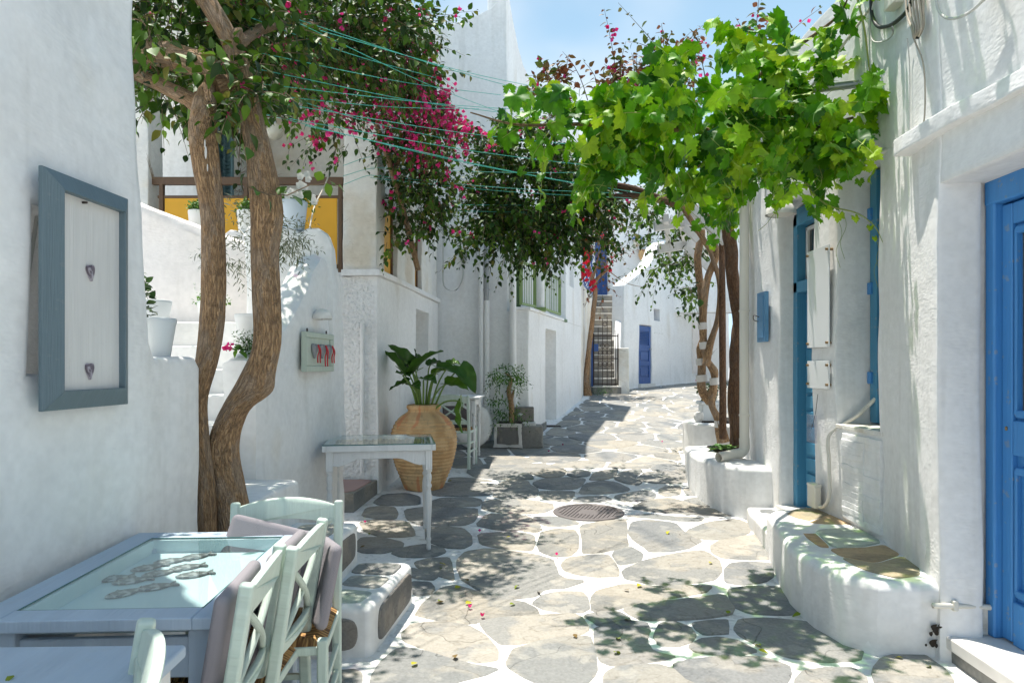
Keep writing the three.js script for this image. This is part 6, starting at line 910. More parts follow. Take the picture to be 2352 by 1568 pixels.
// rusty shoots against the sky
{
  const t = thing('tall_bougainvillea', 'bougainvillea with bronze young leaves rising against the sky behind the grape vine', 'climbing plant'), f = new Foliage(), c2 = (l, d) => { const c = new THREE.CatmullRomCurve3(l.map(([x, y]) => P(x, y, d))); return [(q) => c.getPoint(q), c.getLength()]; }; const o = { size: 0.092, gap: 0.022, tints: pick(0.34, 0.3, 0.24, 0.12), hang: 0.35, spread: 1, stem: 0.005 };
  for (const [l, k] of [[[[1425, 260], [1412, 140], [1388, 20]], 0.026], [[[1420, 250], [1425, 150], [1438, 95]], 0.026], [[[1590, 200], [1500, 95], [1420, 6]], 0.07], [[[1350, 230], [1325, 160], [1292, 118]], 0.05], [[[1330, 240], [1270, 185], [1205, 172]], 0.03], [[[1530, 220], [1510, 150], [1490, 80]], 0.03], [[[1545, 220], [1555, 150], [1530, 100]], 0.03], [[[1570, 220], [1595, 150], [1600, 110]], 0.03], [[[1380, 240], [1370, 180], [1340, 140]], 0.04], [[[1460, 240], [1462, 190], [1475, 140]], 0.035], [[[1300, 230], [1270, 170], [1262, 150]], 0.04]]) { const [p, L] = c2(l, 7.2); f.shoot(null, null, L, { ...o, path: p, gap: k }); }
  f.blob(1470, 200, 7.2, 90, 30, 0.2, 50, { ...o, len: 0.3, gap: 0.04, lift: 0.6 }); f.blob(1540, 140, 7.2, 45, 35, 0.2, 26, { ...o, len: 0.3, gap: 0.04, lift: 0.4, flower: 0.06 }); f.blob(1275, 190, 7.2, 45, 16, 0.15, 14, { ...o, len: 0.25, lift: 0.3, flower: 0.04 });
  for (const [x, y] of [[1408, 168], [1420, 160], [1434, 178], [1462, 180], [1490, 172], [1445, 190], [1405, 76]]) for (let i = 0; i < 7; i++) f.put('flower', P(x + rr(-12, 12), y + rr(-12, 12), 7.15), rdir(), rdir(), rr(0.04, 0.06), Math.floor(R() * 3));
  mesh('stem', tube([V(P(1450, 0, 7.3).x + 0.9, 2.6, -7.6), P(1480, 330, 7.3), P(1440, 230, 7.2)], [0.03, 0.025, 0.012], 14, 7), M.bark, t); f.flush(t, bg, { leaf: M.rusty, flower: M.bract }, bw);
  const t2 = thing('bronze_shrub', 'bronze-leaved flowering shoots above the grape vine near the top right', 'climbing plant'), g = new Foliage();
  for (const [l, k] of [[[[1700, 140], [1680, 90], [1650, 72]], 0.03], [[[1735, 140], [1738, 60], [1745, -15]], 0.02], [[[1725, 140], [1712, 80], [1690, 40]], 0.026], [[[1780, 150], [1800, 90], [1890, 15]], 0.05], [[[1770, 150], [1760, 90], [1765, 30]], 0.03], [[[1620, 180], [1612, 140], [1600, 118]], 0.03], [[[1800, 150], [1850, 90], [1910, 60]], 0.05]]) { const [p, L] = c2(l, 6.4); g.shoot(null, null, L, { ...o, path: p, gap: k, flower: 0.06, tints: pick(0.45, 0.3, 0.15, 0.1) }); }
  mesh('stem', tube([P(1700, 330, 6.5), P(1720, 200, 6.4), P(1730, 120, 6.4)], [0.03, 0.025, 0.012], 14, 7), M.bark, t2); g.flush(t2, bg, { leaf: M.rusty, flower: M.bract }, bw);
}
// grape vine
{
  const t = thing('grape_vine', 'grape vine with broad bright green leaves roofing the right half of the lane', 'vine'), f = new Foliage(); f.stemMat = M.greenTwig; const pt = (l) => l.map((q) => P(...q));
  mesh('trunk', tube([V(P(1694, 0, 7.55).x, 0.45, -7.55), ...pt([[1694, 1020, 7.55], [1688, 915, 7.55], [1693, 860, 7.55], [1692, 800, 7.55], [1696, 720, 7.55], [1689, 680, 7.55], [1681, 620, 7.5], [1678, 560, 7.4], [1668, 505, 7.2], [1676, 455, 7.0], [1668, 400, 6.7], [1690, 350, 6.2], [1700, 290, 5.6]])], [0.09, 0.075, 0.066, 0.072, 0.066, 0.064, 0.068, 0.062, 0.066, 0.06, 0.062, 0.052, 0.05, 0.035], 120, 18, { rough: 0.3, along: 4, ur: 2 }), M.barkDark, t);
  const arms = [[[[1700, 300, 5.6], [1600, 300, 4.6], [1480, 290, 4.4], [1330, 285, 4.35], [1180, 285, 4.35], [1080, 258, 4.35]], [0.03, 0.022, 0.016, 0.012, 0.008, 0.004]], [[[1700, 300, 5.6], [1760, 280, 5.1], [1850, 300, 4.7], [1960, 270, 4.4]], [0.03, 0.022, 0.016, 0.008]], [[[1680, 360, 6.2], [1600, 380, 5.2], [1500, 370, 4.7], [1380, 360, 4.7]], [0.028, 0.02, 0.014, 0.006]], [[[1700, 300, 5.6], [1720, 200, 5.0], [1800, 130, 4.7], [1930, 30, 4.5], [1960, -40, 4.4]], [0.026, 0.02, 0.014, 0.008, 0.004]], [[[1960, -40, 4.3], [1985, 60, 4.25], [1998, 160, 4.25], [2012, 250, 4.3]], [0.006, 0.006, 0.005, 0.004]], [[[1850, 420, 4.5], [1900, 470, 4.4], [1970, 490, 4.3], [2010, 520, 4.25], [2030, 560, 4.25]], [0.006, 0.005, 0.004, 0.003, 0.0015]]];
  for (const [l, r] of arms) mesh('arm', tube(pt(l), r, 30, 8), r[0] > 0.02 ? M.bark : M.greenTwig, t);
  const T = pick(0.21, 0.27, 0.23, 0.14, 0.15), o = { leaf: 'leaf', size: 0.128, gap: 0.06, upw: 0.5, tints: T, hang: 0.55, spread: 1.0, len: 0.34, droop: 0.25, stem: 0.0032 }, lt = o;
  f.blob(1150, 262, 4.35, 45, 10, 0.1, 4, { ...lt, size: 0.1, len: 0.16 }); f.blob(1255, 278, 4.35, 60, 28, 0.2, 9, { ...lt, size: 0.13 }); f.blob(1370, 285, 4.35, 80, 50, 0.3, 15, o); f.blob(1500, 290, 4.3, 90, 75, 0.4, 22, lt); f.blob(1640, 270, 4.35, 90, 90, 0.5, 26, lt); f.blob(1750, 240, 4.6, 80, 85, 0.5, 22, lt); f.blob(1845, 310, 4.5, 70, 75, 0.45, 18, o);
  f.blob(1790, 350, 4.6, 80, 45, 0.4, 14, { ...o, tints: T }); f.blob(1640, 345, 4.7, 85, 45, 0.45, 18, { ...o, tints: T }); f.blob(1470, 355, 4.6, 85, 38, 0.35, 15, lt); f.blob(1375, 375, 4.7, 60, 24, 0.2, 6, { ...lt, size: 0.11 }); f.blob(1550, 390, 4.8, 75, 30, 0.35, 12, { ...lt, len: 0.26 }); f.blob(1680, 135, 4.8, 70, 30, 0.35, 9, lt); f.blob(1800, 145, 4.65, 60, 36, 0.3, 9, lt); f.blob(1930, 60, 4.5, 24, 60, 0.1, 5, { ...lt, len: 0.16 });
  f.blob(1955, 265, 4.35, 40, 45, 0.2, 7, o); f.blob(1925, 360, 4.4, 36, 36, 0.2, 7, o); f.blob(1895, 180, 4.45, 44, 34, 0.2, 6, lt); f.blob(1682, 445, 6.8, 34, 24, 0.25, 9, { ...o, size: 0.14, tints: T }); f.blob(1730, 405, 5.6, 36, 34, 0.25, 10, { ...o, tints: T }); f.blob(2020, 215, 4.25, 10, 26, 0.05, 3, { ...o, size: 0.14, len: 0.1 }); f.blob(1430, 215, 4.4, 60, 22, 0.2, 6, lt); f.blob(1560, 180, 4.4, 60, 26, 0.25, 7, lt); f.blob(1850, 425, 4.45, 30, 14, 0.1, 4, { ...lt, size: 0.12, len: 0.2 });
  // it runs on above the frame along the wall top, where its shade falls from
  f.blob(2060, -170, 4.1, 40, 50, 0.35, 9, o); f.blob(2150, -270, 3.75, 110, 80, 0.45, 26, o); f.blob(2330, -400, 3.3, 150, 90, 0.45, 30, o); f.blob(2480, -560, 2.8, 150, 90, 0.5, 24, o);
  // tendrils
  for (let i = 0; i < 46; i++) { const a = P(rr(1300, 1980), rr(180, 470), rr(4.2, 4.8)); let d = rdir().multiplyScalar(0.05); const l = [a]; for (let k = 1; k < 6; k++) l.push(l[k - 1].clone().add(d).add(V(0, -0.008 * k, 0))) && d.applyAxisAngle(rdir(), 0.7); f.stems.push(tube(l, 0.0017, 14, 4)); }
  for (const [x, y] of [[1935, 480], [1925, 500], [2012, 545], [2018, 515]]) { const a = P(x, y, 4.3); f.stems.push(tube([a, a.clone().add(V(0.02, -0.1, 0.01)), a.clone().add(V(-0.01, -0.2, 0)), a.clone().add(V(0.01, -0.3, 0.01))], 0.0014, 14, 4)); }
  for (const [x, y, s] of [[1928, 492, 0.07], [1965, 498, 0.05], [2000, 520, 0.04], [2010, 545, 0.035], [1900, 480, 0.08]]) f.put('leaf', P(x, y, 4.3), V(rr(-0.5, 0.5), -0.7, 0.5), V(0.1, 0.5, 0.8), s, 4);
  f.flush(t, { leaf: LEAF.grape }, { leaf: M.grape }, { leaf: grapeWhite });
}
// old twisted trunks with whitewash rings under the pergola
{
  const t = thing('twisted_vine', 'old climbing vine with twisted brown trunks ringed in whitewash under the pergola', 'vine'), D = 8.7, pt = (l, d = D) => l.map(([x, y]) => P(x, y, d)), tr = (l, r, d, m = M.bark) => mesh('trunk', tube(pt(l, d), r.map((x) => x * 0.8), 60, 12, { rough: 0.28, along: 3, ur: 1 }), m, t);
  tr([[1662, 1015], [1656, 985], [1648, 958], [1635, 928], [1638, 895], [1641, 857], [1623, 822], [1616, 783], [1614, 740], [1619, 670], [1627, 635], [1645, 590], [1642, 560], [1632, 520], [1610, 480]], [0.1, 0.085, 0.06, 0.055, 0.06, 0.055, 0.055, 0.055, 0.055, 0.055, 0.052, 0.05, 0.045, 0.05, 0.03], D);
  tr([[1632, 925], [1620, 908], [1611, 886], [1611, 842], [1608, 800], [1616, 770], [1612, 690], [1606, 640], [1602, 590], [1610, 540], [1604, 500], [1590, 470]], [0.06, 0.075, 0.07, 0.065, 0.06, 0.05, 0.05, 0.055, 0.055, 0.06, 0.075, 0.05], D + 0.12); tr([[1622, 840], [1630, 795], [1640, 765], [1650, 730], [1653, 650], [1640, 600], [1625, 560]], [0.06, 0.055, 0.04, 0.038, 0.036, 0.036, 0.03], D - 0.05);
  mesh('pole', tube([P(1661, 1008, 8.5), P(1660, 760, 8.5), P(1658, 540, 8.5)], [0.042, 0.04, 0.036], 24, 10, { rough: 0.06 }), M.barkDark, t);
  for (let [x, y, r] of [[1614, 748, 0.06], [1617, 793, 0.06], [1641, 875, 0.062], [1655, 972, 0.082], [1611, 830, 0.073], [1612, 868, 0.078]]) mesh('whitewash_ring', move(lathe([[(r *= 0.84), -0.045], [r + 0.004, -0.03], [r + 0.003, 0.03], [r, 0.04]], 16), ...P(x, y, r > 0.055 && r < 0.067 ? D + 0.12 : D).toArray(), 0, 0, 0.1), M.paintMark, t);
  const f = new Foliage(), o = { size: 0.09, gap: 0.055, tints: pick(0.26, 0.26, 0.24, 0, 0.24), hang: 0.5, len: 0.42 }, lt = o, dk2 = { ...o, len: 0.34 };
  f.blob(1535, 478, 9.0, 60, 22, 0.4, 40, o); f.blob(1600, 528, 10.4, 45, 32, 0.4, 80, dk2); f.blob(1560, 580, 10.6, 40, 32, 0.4, 64, dk2); f.blob(1520, 615, 9.8, 24, 28, 0.3, 18, lt); f.blob(1575, 650, 9.8, 30, 20, 0.3, 14, lt); f.blob(1500, 560, 9.4, 20, 10, 0.2, 5, lt); f.blob(1475, 492, 8.6, 36, 14, 0.25, 11, o);
  const c2 = (l) => { const c = new THREE.CatmullRomCurve3(l.map(([x, y]) => P(x, y, 8.6))); return (q) => c.getPoint(q); }; for (const l of [[[1615, 685], [1590, 690], [1556, 712]], [[1612, 722], [1590, 720], [1566, 730]], [[1614, 650], [1580, 665], [1560, 672]]]) f.shoot(null, null, 0.4, { ...lt, size: 0.1, gap: 0.035, path: c2(l) });
  f.flush(t, { leaf: LEAF.boug }, { leaf: M.boug }, bw);
}
// far bougainvillea with red flowers by the stairs
{
  const t = thing('red_bougainvillea', 'slender bougainvillea with red flowers at the foot of the far stairs', 'climbing plant'), pt = (l, d = 15.7) => l.map(([x, y]) => P(x, y, d));
  mesh('trunk', tube(pt([[1352, 912], [1347, 880], [1349, 840], [1355, 783], [1362, 725], [1367, 668], [1362, 645], [1349, 605], [1332, 548], [1325, 510]]), [0.1, 0.08, 0.06, 0.055, 0.052, 0.052, 0.05, 0.035, 0.022, 0.014], 50, 10, { rough: 0.12 }), M.barkPale, t); mesh('limb', tube(pt([[1363, 650], [1380, 632], [1398, 617], [1404, 604]]), [0.045, 0.035, 0.025, 0.015], 12, 7), M.barkPale, t); mesh('limb', tube(pt([[1362, 640], [1385, 560], [1420, 520]]), [0.03, 0.015, 0.008], 12, 6), M.barkPale, t); mesh('limb', tube(pt([[1395, 620], [1440, 650], [1480, 660]]), [0.012, 0.008, 0.004], 12, 5), M.barkPale, t);
  const f = new Foliage(), o = { size: 0.1, gap: 0.07, tints: pick(0.4, 0.35, 0.2, 0.05), hang: 0.4, len: 0.55, stem: 0.006 };
  f.blob(1375, 510, 15.7, 45, 24, 0.4, 26, o); f.blob(1400, 590, 15.7, 26, 40, 0.4, 24, o); f.blob(1350, 500, 15.7, 30, 26, 0.4, 18, { ...o, flower: 0.25 }); f.blob(1425, 540, 15.7, 20, 30, 0.3, 8, o); f.blob(1385, 660, 15.7, 24, 20, 0.3, 9, o);
  for (const [x, y, n] of [[1333, 530, 22], [1340, 565, 26], [1350, 590, 22], [1345, 630, 26], [1360, 655, 10], [1328, 510, 14], [1352, 560, 14], [1398, 605, 5]]) for (let i = 0; i < n; i++) f.put('flower', P(x + rr(-9, 9), y + rr(-14, 14), 15.55 + rr(-0.2, 0.2)), rdir(), rdir(), rr(0.08, 0.12), Math.floor(R() * 2));
  f.flush(t, bg, { leaf: M.rusty, flower: M.bractRed }, bw);
  const w = thing('weed_tuft', 'green weed tuft at the foot of the slender red bougainvillea', 'weed', G(1366, 908).toArray()), g = new Foliage(); for (let i = 0; i < 26; i++) g.shoot(w.position.clone().add(V(rr(-0.15, 0.3), 0, rr(-0.1, 0.1))), V(rr(-0.6, 0.8), 1, rr(-0.5, 0.5)).normalize(), rr(0.2, 0.45), { size: 0.07, gap: 0.05, tints: pick(0.5, 0.5), droop: 0.5 }); g.flush(w, { leaf: LEAF.thin }, { leaf: M.herb }, bw);
}
// ---------------------------------------------------------------- pots
function pot(name, label, px, yTop, yBot, d, rTop, rBot, m, o = {}) {
  const b = P(px, yBot, d), h = (yBot - yTop) / FOC * d, t = thing(name, label, 'potted plant', b.toArray()), lip = o.lip || 0.014;
  mesh('pot', o.square ? merge([box(rBot * 2, h * 0.9, rBot * 2, 0, h * 0.45, 0, 0.01), box(rTop * 2, h * 0.14, rTop * 2, 0, h * 0.93, 0, 0.008)]) : lathe([[0.0005, 0], [rBot, 0], [lerp(rBot, rTop, 0.86), h * 0.84], [rTop - 0.002, h * 0.86], [rTop, h * 0.9], [rTop, h - 0.004], [rTop - 0.004, h], [rTop - lip, h], [rTop - lip - 0.004, h * 0.92], [0.0005, h * 0.9]], 36), m, t);
  mesh('soil', lathe([[0.0005, h * 0.93], [rTop - lip - 0.003, h * 0.93]], 20), M.soil, t); if (o.saucer) mesh('saucer', lathe([[0.0005, -0.03], [rBot, -0.03], [rBot * 1.05, -0.018], [rBot * 1.35, -0.006], [rBot * 1.38, 0], [rBot * 1.2, 0.002], [0.0005, 0.001]], 30), M.saucer, t); t.userData.h = undefined; delete t.userData.h; return [t, b.clone().add(V(0, h * 0.93, 0)), new Foliage()];
}
{
  let [t, top, f] = pot('potted_shrub', 'grey bowl pot on a saucer with a dark leafed shrub on the low wall end', 360, 731, 824, 3.12, 0.079, 0.052, M.potGrey, { saucer: true }); for (const [dx, h] of [[-0.055, 0.24], [-0.06, 0.2], [-0.04, 0.12], [-0.07, 0.26], [-0.03, 0.05]]) f.shoot(top.clone().add(V(dx * 0.6, 0, 0)), V(dx * 0.8, h, rr(-0.02, 0.03)).normalize(), h, { size: 0.05, gap: 0.02, tints: pick(0.6, 0.4), droop: 0.1, spread: 1.2, hang: 0.3 }); f.flush(t, { leaf: LEAF.boug }, { leaf: M.dark }, bw);
  [t, top, f] = pot('potted_shrub', 'plain grey pot half hidden behind the bowl pot on the steps', 352, 690, 748, 4.9, 0.115, 0.09, M.potGrey); for (let i = 0; i < 5; i++) f.shoot(top.clone().add(V(rr(-0.05, 0), 0, 0)), V(rr(-0.9, -0.3), 1, rr(-0.3, 0.3)).normalize(), 0.3, { size: 0.07, gap: 0.03, tints: pick(0.6, 0.4) }); f.flush(t, { leaf: LEAF.boug }, { leaf: M.dark }, bw);
  [t, top, f] = pot('herb_pot', 'white pot with a round bushy herb on the steps behind the first trunk', 482, 692, 752, 5.5, 0.095, 0.06, M.potWhite); for (let i = 0; i < 90; i++) { const u = rdir(); u.y = Math.abs(u.y) * 0.9 + 0.1; f.shoot(top, u, rr(0.09, 0.16), { size: 0.032, gap: 0.016, tints: pick(0.6, 0.4), stem: 0.0012, droop: 0.1 }); } for (let i = 0; i < 12; i++) f.put('flower', top.clone().add(V(rr(-0.12, 0.12), rr(0.08, 0.15), rr(0, 0.1))), UP, rdir(), 0.025, 0); f.flush(t, { leaf: LEAF.boug, flower: LEAF.petal }, { leaf: M.herb, flower: [M.petal] }, bw);
  // olive
  [t, top, f] = pot('olive_tree', 'small potted olive tree with thin grey leaves standing between the two trunks', 574, 722, 800, 4.45, 0.092, 0.065, M.potWhite); t.userData.category = 'potted tree'; f.stemMat = M.bark; const q = (x, y) => P(x, y, 4.5);
  mesh('trunk', tube([top, q(568, 695), q(556, 668), q(562, 628), q(574, 600), q(590, 560)], [0.011, 0.01, 0.009, 0.008, 0.007, 0.005], 20, 7, { rough: 0.1 }), M.bark, t); mesh('trunk', tube([q(556, 668), q(551, 620), q(540, 580), q(528, 540), q(530, 490)], [0.008, 0.007, 0.006, 0.005, 0.003], 20, 6), M.bark, t);
  const oo = { size: 0.048, gap: 0.010, tints: pick(0.45, 0.3, 0.25), stem: 0.0026, spread: 0.8, hang: 0.15, len: 0.15, droop: 0.3 }; f.blob(660, 550, 4.5, 30, 42, 0.13, 60, oo); f.blob(525, 575, 4.45, 30, 40, 0.12, 20, oo); f.blob(525, 500, 4.5, 12, 34, 0.08, 9, { ...oo, lift: 0.8 }); f.blob(560, 590, 4.45, 30, 30, 0.1, 12, oo); for (const l of [[[590, 570], [690, 560], [742, 575]], [[590, 560], [660, 590], [680, 610]], [[590, 565], [640, 520], [655, 500]], [[540, 600], [490, 590], [465, 585]]]) { const c = new THREE.CatmullRomCurve3(l.map((k) => q(...k))); f.shoot(null, null, c.getLength(), { ...oo, path: (k) => c.getPoint(k), gap: 0.018, from: 0.4 }); } f.flush(t, { leaf: LEAF.thin }, { leaf: M.olive }, bw);
  // little plants at the parapet's low end
  t = thing('trailing_herb', 'tiny leafed trailing herb in front of the olive pot', 'plant', P(566, 815, 4.3).toArray()); f = new Foliage(); for (let i = 0; i < 46; i++) f.shoot(t.position.clone().add(V(rr(-0.02, 0.05), 0, rr(-0.03, 0.03))), V(rr(-0.5, 0.5), 1, rr(-0.3, 0.5)).normalize(), rr(0.1, 0.2), { size: 0.018, gap: 0.012, tints: pick(0.5, 0.5), stem: 0.001, droop: 0.15 }); f.flush(t, { leaf: LEAF.boug }, { leaf: [M.herb[1], M.dark[1]] }, bw);
  t = thing('pink_flower_sprig', 'low sprig with pink flowers and two broad leaves on the stair parapet end', 'plant', P(540, 818, 4.25).toArray()); f = new Foliage(); for (let i = 0; i < 8; i++) f.put('leaf', t.position.clone().add(V(rr(0, 0.03), rr(0.02, 0.05), 0)), V(rr(-0.5, 0.8), rr(-0.5, 0.6), 0.5), UP, rr(0.05, 0.08), i % 2); for (let i = 0; i < 10; i++) f.put('flower', P(523 + rr(-13, 13), 796 + rr(-4, 4), 4.22), rdir(), rdir(), 0.03, i % 3); f.flush(t, bg, { leaf: M.herb, flower: M.bract }, bw);
  const ball = (lab, px) => { const [t2, tp, g] = pot('topiary_pot', lab, px, 484, 552, 6.3, 0.078, 0.06, M.potWhite); for (let i = 0; i < 70; i++) { const u = rdir(); u.y = u.y * 0.6 + 0.45; g.shoot(tp.clone().add(V(0, 0.03, 0)), u.normalize(), rr(0.07, 0.11), { size: 0.035, gap: 0.014, tints: pick(0.5, 0.5), stem: 0.001, droop: 0 }); } g.flush(t2, { leaf: LEAF.boug }, { leaf: M.herb }, bw); }; ball('white pot with a clipped green ball, left of the two on the scalloped wall', 453); ball('white pot with a clipped green ball, right of the two on the scalloped wall', 565);
  [t, top, f] = pot('petunia_pot', 'pale blue pot of white petunias on the scalloped stair pier', 672, 463, 530, 5.55, 0.112, 0.085, M.potBlue); for (let i = 0; i < 34; i++) f.shoot(top, V(rr(-0.8, 0.9), rr(0.2, 1), rr(-0.5, 0.7)).normalize(), rr(0.12, 0.24), { size: 0.05, gap: 0.025, tints: pick(0.5, 0.5), droop: 0.5 }); for (const [x, y] of [[690, 405], [708, 412], [700, 430], [716, 455], [722, 462], [668, 440], [676, 445], [690, 448], [705, 400], [690, 425], [660, 450]]) f.put('flower', P(x, y, 5.4 + rr(-0.05, 0.1)), V(rr(-1, 1), 1, 0), V(rr(-0.4, 0.4), rr(0, 0.5), 1), rr(0.055, 0.075), 0); f.flush(t, { leaf: LEAF.boug, flower: LEAF.petal }, { leaf: M.herb, flower: [M.petal] }, bw);
  [t, top, f] = pot('square_pot', 'square grey pot with a dark flowering shrub on the low planter wall', 1629, 921, 972, 9.25, 0.14, 0.11, M.potGrey, { square: true }); for (let i = 0; i < 40; i++) f.shoot(top, V(rr(-0.6, 0.6), 1, rr(-0.5, 0.5)).normalize(), rr(0.2, 0.42), { size: 0.07, gap: 0.035, tints: pick(0.6, 0.4), droop: 0.2, flower: 0.02, fsize: 0.04 }); f.flush(t, bg, { leaf: M.dark, flower: M.bract }, bw);
}
{ // arum in the clay jar
  const t = thing('arum_plant', 'big leafed arum growing out of the clay jar', 'plant', [P(973, 0, 7.4).x, gy(7.4) + 0.8, -7.4]), D = 7.4, zp = (x, y, d = 0) => P(643 + x * 0.3516, 643 + y * 0.3516, D + d), o = t.position.clone(), loc = (p) => p.clone().sub(o);
  const leaf = (zx, zy, tx, ty, dz, w, roll, tint, droop = 0.15) => { w *= 1.2;
    const a = loc(zp(zx, zy, dz)), b = loc(zp(tx, ty, dz * 1.6 - 0.03)), root = V(clamp(a.x * 0.25, -0.1, 0.1), 0, clamp(a.z * 0.4, -0.1, 0.1)); const dir = b.clone().sub(a), L = dir.length(); dir.normalize(); const side = dir.clone().cross(UP).normalize().applyAxisAngle(dir, roll), nrm = side.clone().cross(dir).normalize();
    const pos = [], uv = [], idx = [], n = 12, m = 6; for (let i = 0; i <= n; i++) { const k = i / n, ww = w * (Math.pow(Math.sin(Math.PI * Math.pow(k * 0.94 + 0.06, 0.62)), 0.85) + 0.02) * 0.5; const c = a.clone().addScaledVector(dir, L * (k * 1.12 - 0.12)).addScaledVector(nrm, droop * L * (Math.sin(k * 2.6) * 0.6)); for (let j = 0; j <= m; j++) { const s = j / m * 2 - 1; const p = c.clone().addScaledVector(side, s * ww).addScaledVector(nrm, Math.abs(s) ** 1.5 * ww * 0.45 + Math.sin(k * 17 + s * 2 + tint) * 0.011 * Math.abs(s)); if (k < 0.16) p.addScaledVector(dir, -Math.abs(s) * 0.03); pos.push(p.x, p.y, p.z); uv.push(0.5 + s * 0.5, k); } }
    for (let i = 0; i < n; i++) for (let j = 0; j < m; j++) { const q = i * (m + 1) + j, r = q + m + 1; idx.push(q, q + 1, r, q + 1, r + 1, r); }
    const g = new THREE.BufferGeometry(); g.setAttribute('position', new THREE.Float32BufferAttribute(pos, 3)); g.setAttribute('uv', new THREE.Float32BufferAttribute(uv, 2)); g.setIndex(idx); g.computeVertexNormals(); const lm = mesh('leaf', g, M.arum[tint], t); const mid = root.clone().lerp(a, 0.55).add(V(a.x * -0.06, 0.05, 0)); mesh('stalk', tube([root, mid, a, a.clone().addScaledVector(dir, L * 0.25)], [0.012, 0.009, 0.007, 0.003], 14, 6), M.stem, t);
  };
  leaf(790, 590, 645, 470, 0.02, 0.17, 0.5, 0, 0.2); leaf(845, 560, 700, 432, -0.1, 0.15, 0.6, 1, 0.2); leaf(875, 560, 872, 450, 0.1, 0.14, 1.2, 1); leaf(890, 600, 1078, 482, -0.16, 0.22, 0.2, 0, 0.25); leaf(860, 560, 960, 530, -0.02, 0.18, 0.3, 1, 0.3); leaf(1040, 575, 1205, 665, -0.12, 0.12, 0.4, 0, 0.25); leaf(1105, 565, 1182, 558, 0.05, 0.15, 0.3, 2, 0.3); leaf(1185, 580, 1275, 745, -0.05, 0.16, 0.9, 0, 0.3); leaf(1090, 680, 1232, 730, -0.1, 0.14, 0.5, 2, 0.25); leaf(825, 670, 715, 722, -0.05, 0.1, 0.4, 1, 0.1); leaf(860, 690, 915, 720, -0.2, 0.12, 0.2, 0, 0.2); leaf(940, 650, 1025, 685, -0.2, 0.12, 0.2, 0, 0.2); leaf(1190, 800, 1197, 998, -0.2, 0.14, 1.3, 2, 0.1); leaf(830, 600, 770, 560, 0.1, 0.16, 0.4, 0, 0.2); leaf(980, 560, 1060, 545, 0.08, 0.16, 0.2, 1, 0.2); leaf(1010, 620, 1100, 590, 0.0, 0.14, 0.4, 2, 0.2); leaf(800, 620, 850, 640, -0.15, 0.14, 0.1, 1, 0.3);
}
{ // small tree in the slate planter
  const t = thing('planter_tree', 'small crooked tree with feathery green leaves in the slate planter', 'tree', [P(1174, 0, 9.85).x, gy(9.85) + 0.33, -9.85]), q = (x, y) => P(x, y, 9.85).sub(t.position); mesh('trunk', tube([V(0, -0.02, 0), q(1174, 930), q(1168, 895), q(1174, 870), q(1160, 855)], [0.04, 0.038, 0.032, 0.025, 0.012], 24, 8, { rough: 0.15 }), M.bark, t); mesh('limb', tube([q(1174, 925), q(1178, 905), q(1180, 895)], [0.025, 0.02, 0.01], 8, 6), M.bark, t);
  const f = new Foliage(), o = { size: 0.062, gap: 0.016, tints: pick(0.35, 0.45, 0.2), len: 0.24, droop: 0.5, stem: 0.003 }; f.blob(1165, 864, 9.85, 28, 16, 0.2, 46, o); f.blob(1148, 932, 9.8, 16, 16, 0.12, 20, o); f.blob(1170, 948, 9.8, 28, 10, 0.12, 10, o); for (const l of [[[1165, 860], [1130, 855], [1122, 862]], [[1170, 855], [1195, 845], [1202, 842]]]) { const c = new THREE.CatmullRomCurve3(l.map(([x, y]) => P(x, y, 9.85))); f.shoot(null, null, 0.3, { ...o, path: (k) => c.getPoint(k) }); } f.flush(t, { leaf: LEAF.thin.map((g) => g.clone().scale(1.6, 1, 1)) }, { leaf: [M.herb[0], M.herb[1], M.boug[0]] }, bw);
}
{ const t = thing('broadleaf_plant', 'low broad leafed plant at the foot of the grape vine trunk', 'plant', P(1660, 1028, 7.3).setY(0.545).toArray()), f = new Foliage(); for (let i = 0; i < 26; i++) { const a = rr(0, 6.28); f.put('leaf', t.position.clone().add(V(rr(-0.1, 0.1), rr(0, 0.04), rr(-0.05, 0.05))), V(Math.cos(a), rr(0, 0.5), Math.sin(a)), UP, rr(0.08, 0.13), i % 2); } f.flush(t, { leaf: LEAF.boug }, { leaf: M.herb }, bw); }
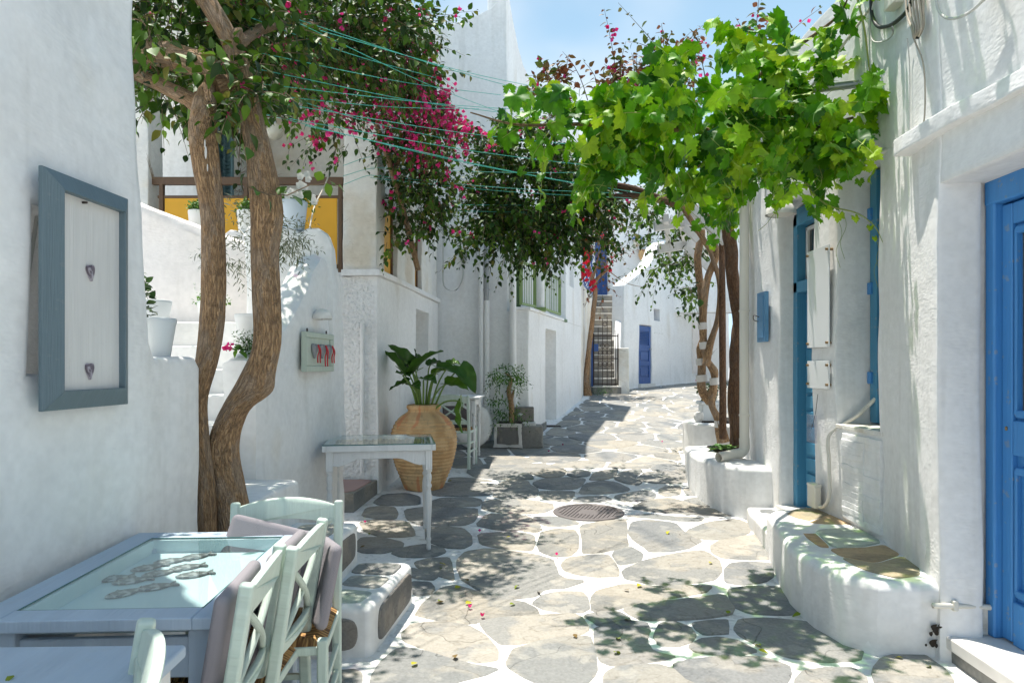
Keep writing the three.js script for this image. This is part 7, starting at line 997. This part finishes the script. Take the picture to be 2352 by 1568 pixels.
{ const m = mesh('white_stone', organic(new THREE.IcosahedronGeometry(0.06, 2).scale(1, 1.2, 1), 0.05, 0.08, 7, 2), M.white); m.position.copy(P(1606, 960, 9.15)); tag(m, 'lumpy whitewashed stone beside the square grey pot', 'stone'); }
// ---------------------------------------------------------------- leaves and petals fallen on the lane
{
  const z7 = (x, y) => [735 + x * 0.3557, 1010.6 + y * 0.3557], L = [[290, 512], [325, 618], [290, 700], [770, 815], [768, 845], [938, 920], [870, 978], [1285, 960], [1420, 1003], [1230, 640], [760, 1062], [798, 1068], [938, 1080], [1225, 1085], [870, 1415], [592, 1480], [1900, 1398], [2005, 1188], [2070, 952], [1930, 1310], [1995, 992], [850, 275], [1375, 262], [1640, 1278], [2250, 605]];
  L.forEach(([x, y], i) => { const p = G(...z7(x, y)), m = mesh('fallen_leaf', LEAF.boug[i % 3], M.fallen[i % 3]); const s = rr(0.035, 0.055); m.scale.set(s, s, s); m.position.set(p.x, p.y + 0.022, p.z); m.rotation.set(rr(-0.3, 0.3), rr(0, 6), rr(-0.3, 0.3)); tag(m, ['small yellow', 'small green', 'small brown'][i % 3] + ' fallen leaf lying on the sunlit paving stones', 'leaf', 'fallen leaves on the lane'); });
  [[1742, 1502], [1840, 1418], [2075, 1520], [2130, 1540], [1748, 1492], [1672, 1418], [1630, 1300]].forEach(([x, y], i) => { const p = G(x, y), m = mesh('fallen_leaf', LEAF.boug[i % 3], M.fallen[i % 2]); const s = rr(0.03, 0.05); m.scale.set(s, s, s); m.position.set(p.x, p.y + 0.022, p.z); m.rotation.set(rr(-0.3, 0.3), rr(0, 6), rr(-0.3, 0.3)); tag(m, ['small yellow', 'small green'][i % 2] + ' fallen leaf on the paving below the bench', 'leaf', 'fallen leaves below the bench'); });
  [[290, 548], [1030, 608], [1048, 1162], [1528, 762], [968, 1105], [1568, 42], [1478, 85], [2210, 22]].forEach(([x, y], i) => { const p = G(...z7(x, y)), m = mesh('pink_petal', LEAF.bract[0], M.bract[i % 3]); m.scale.setScalar(0.03); m.position.set(p.x, p.y + 0.02, p.z); m.rotation.y = i; tag(m, 'fallen pink bougainvillea flower on the paving', 'flower', 'fallen pink flowers on the lane'); });
}

renderer.render(scene, camera);
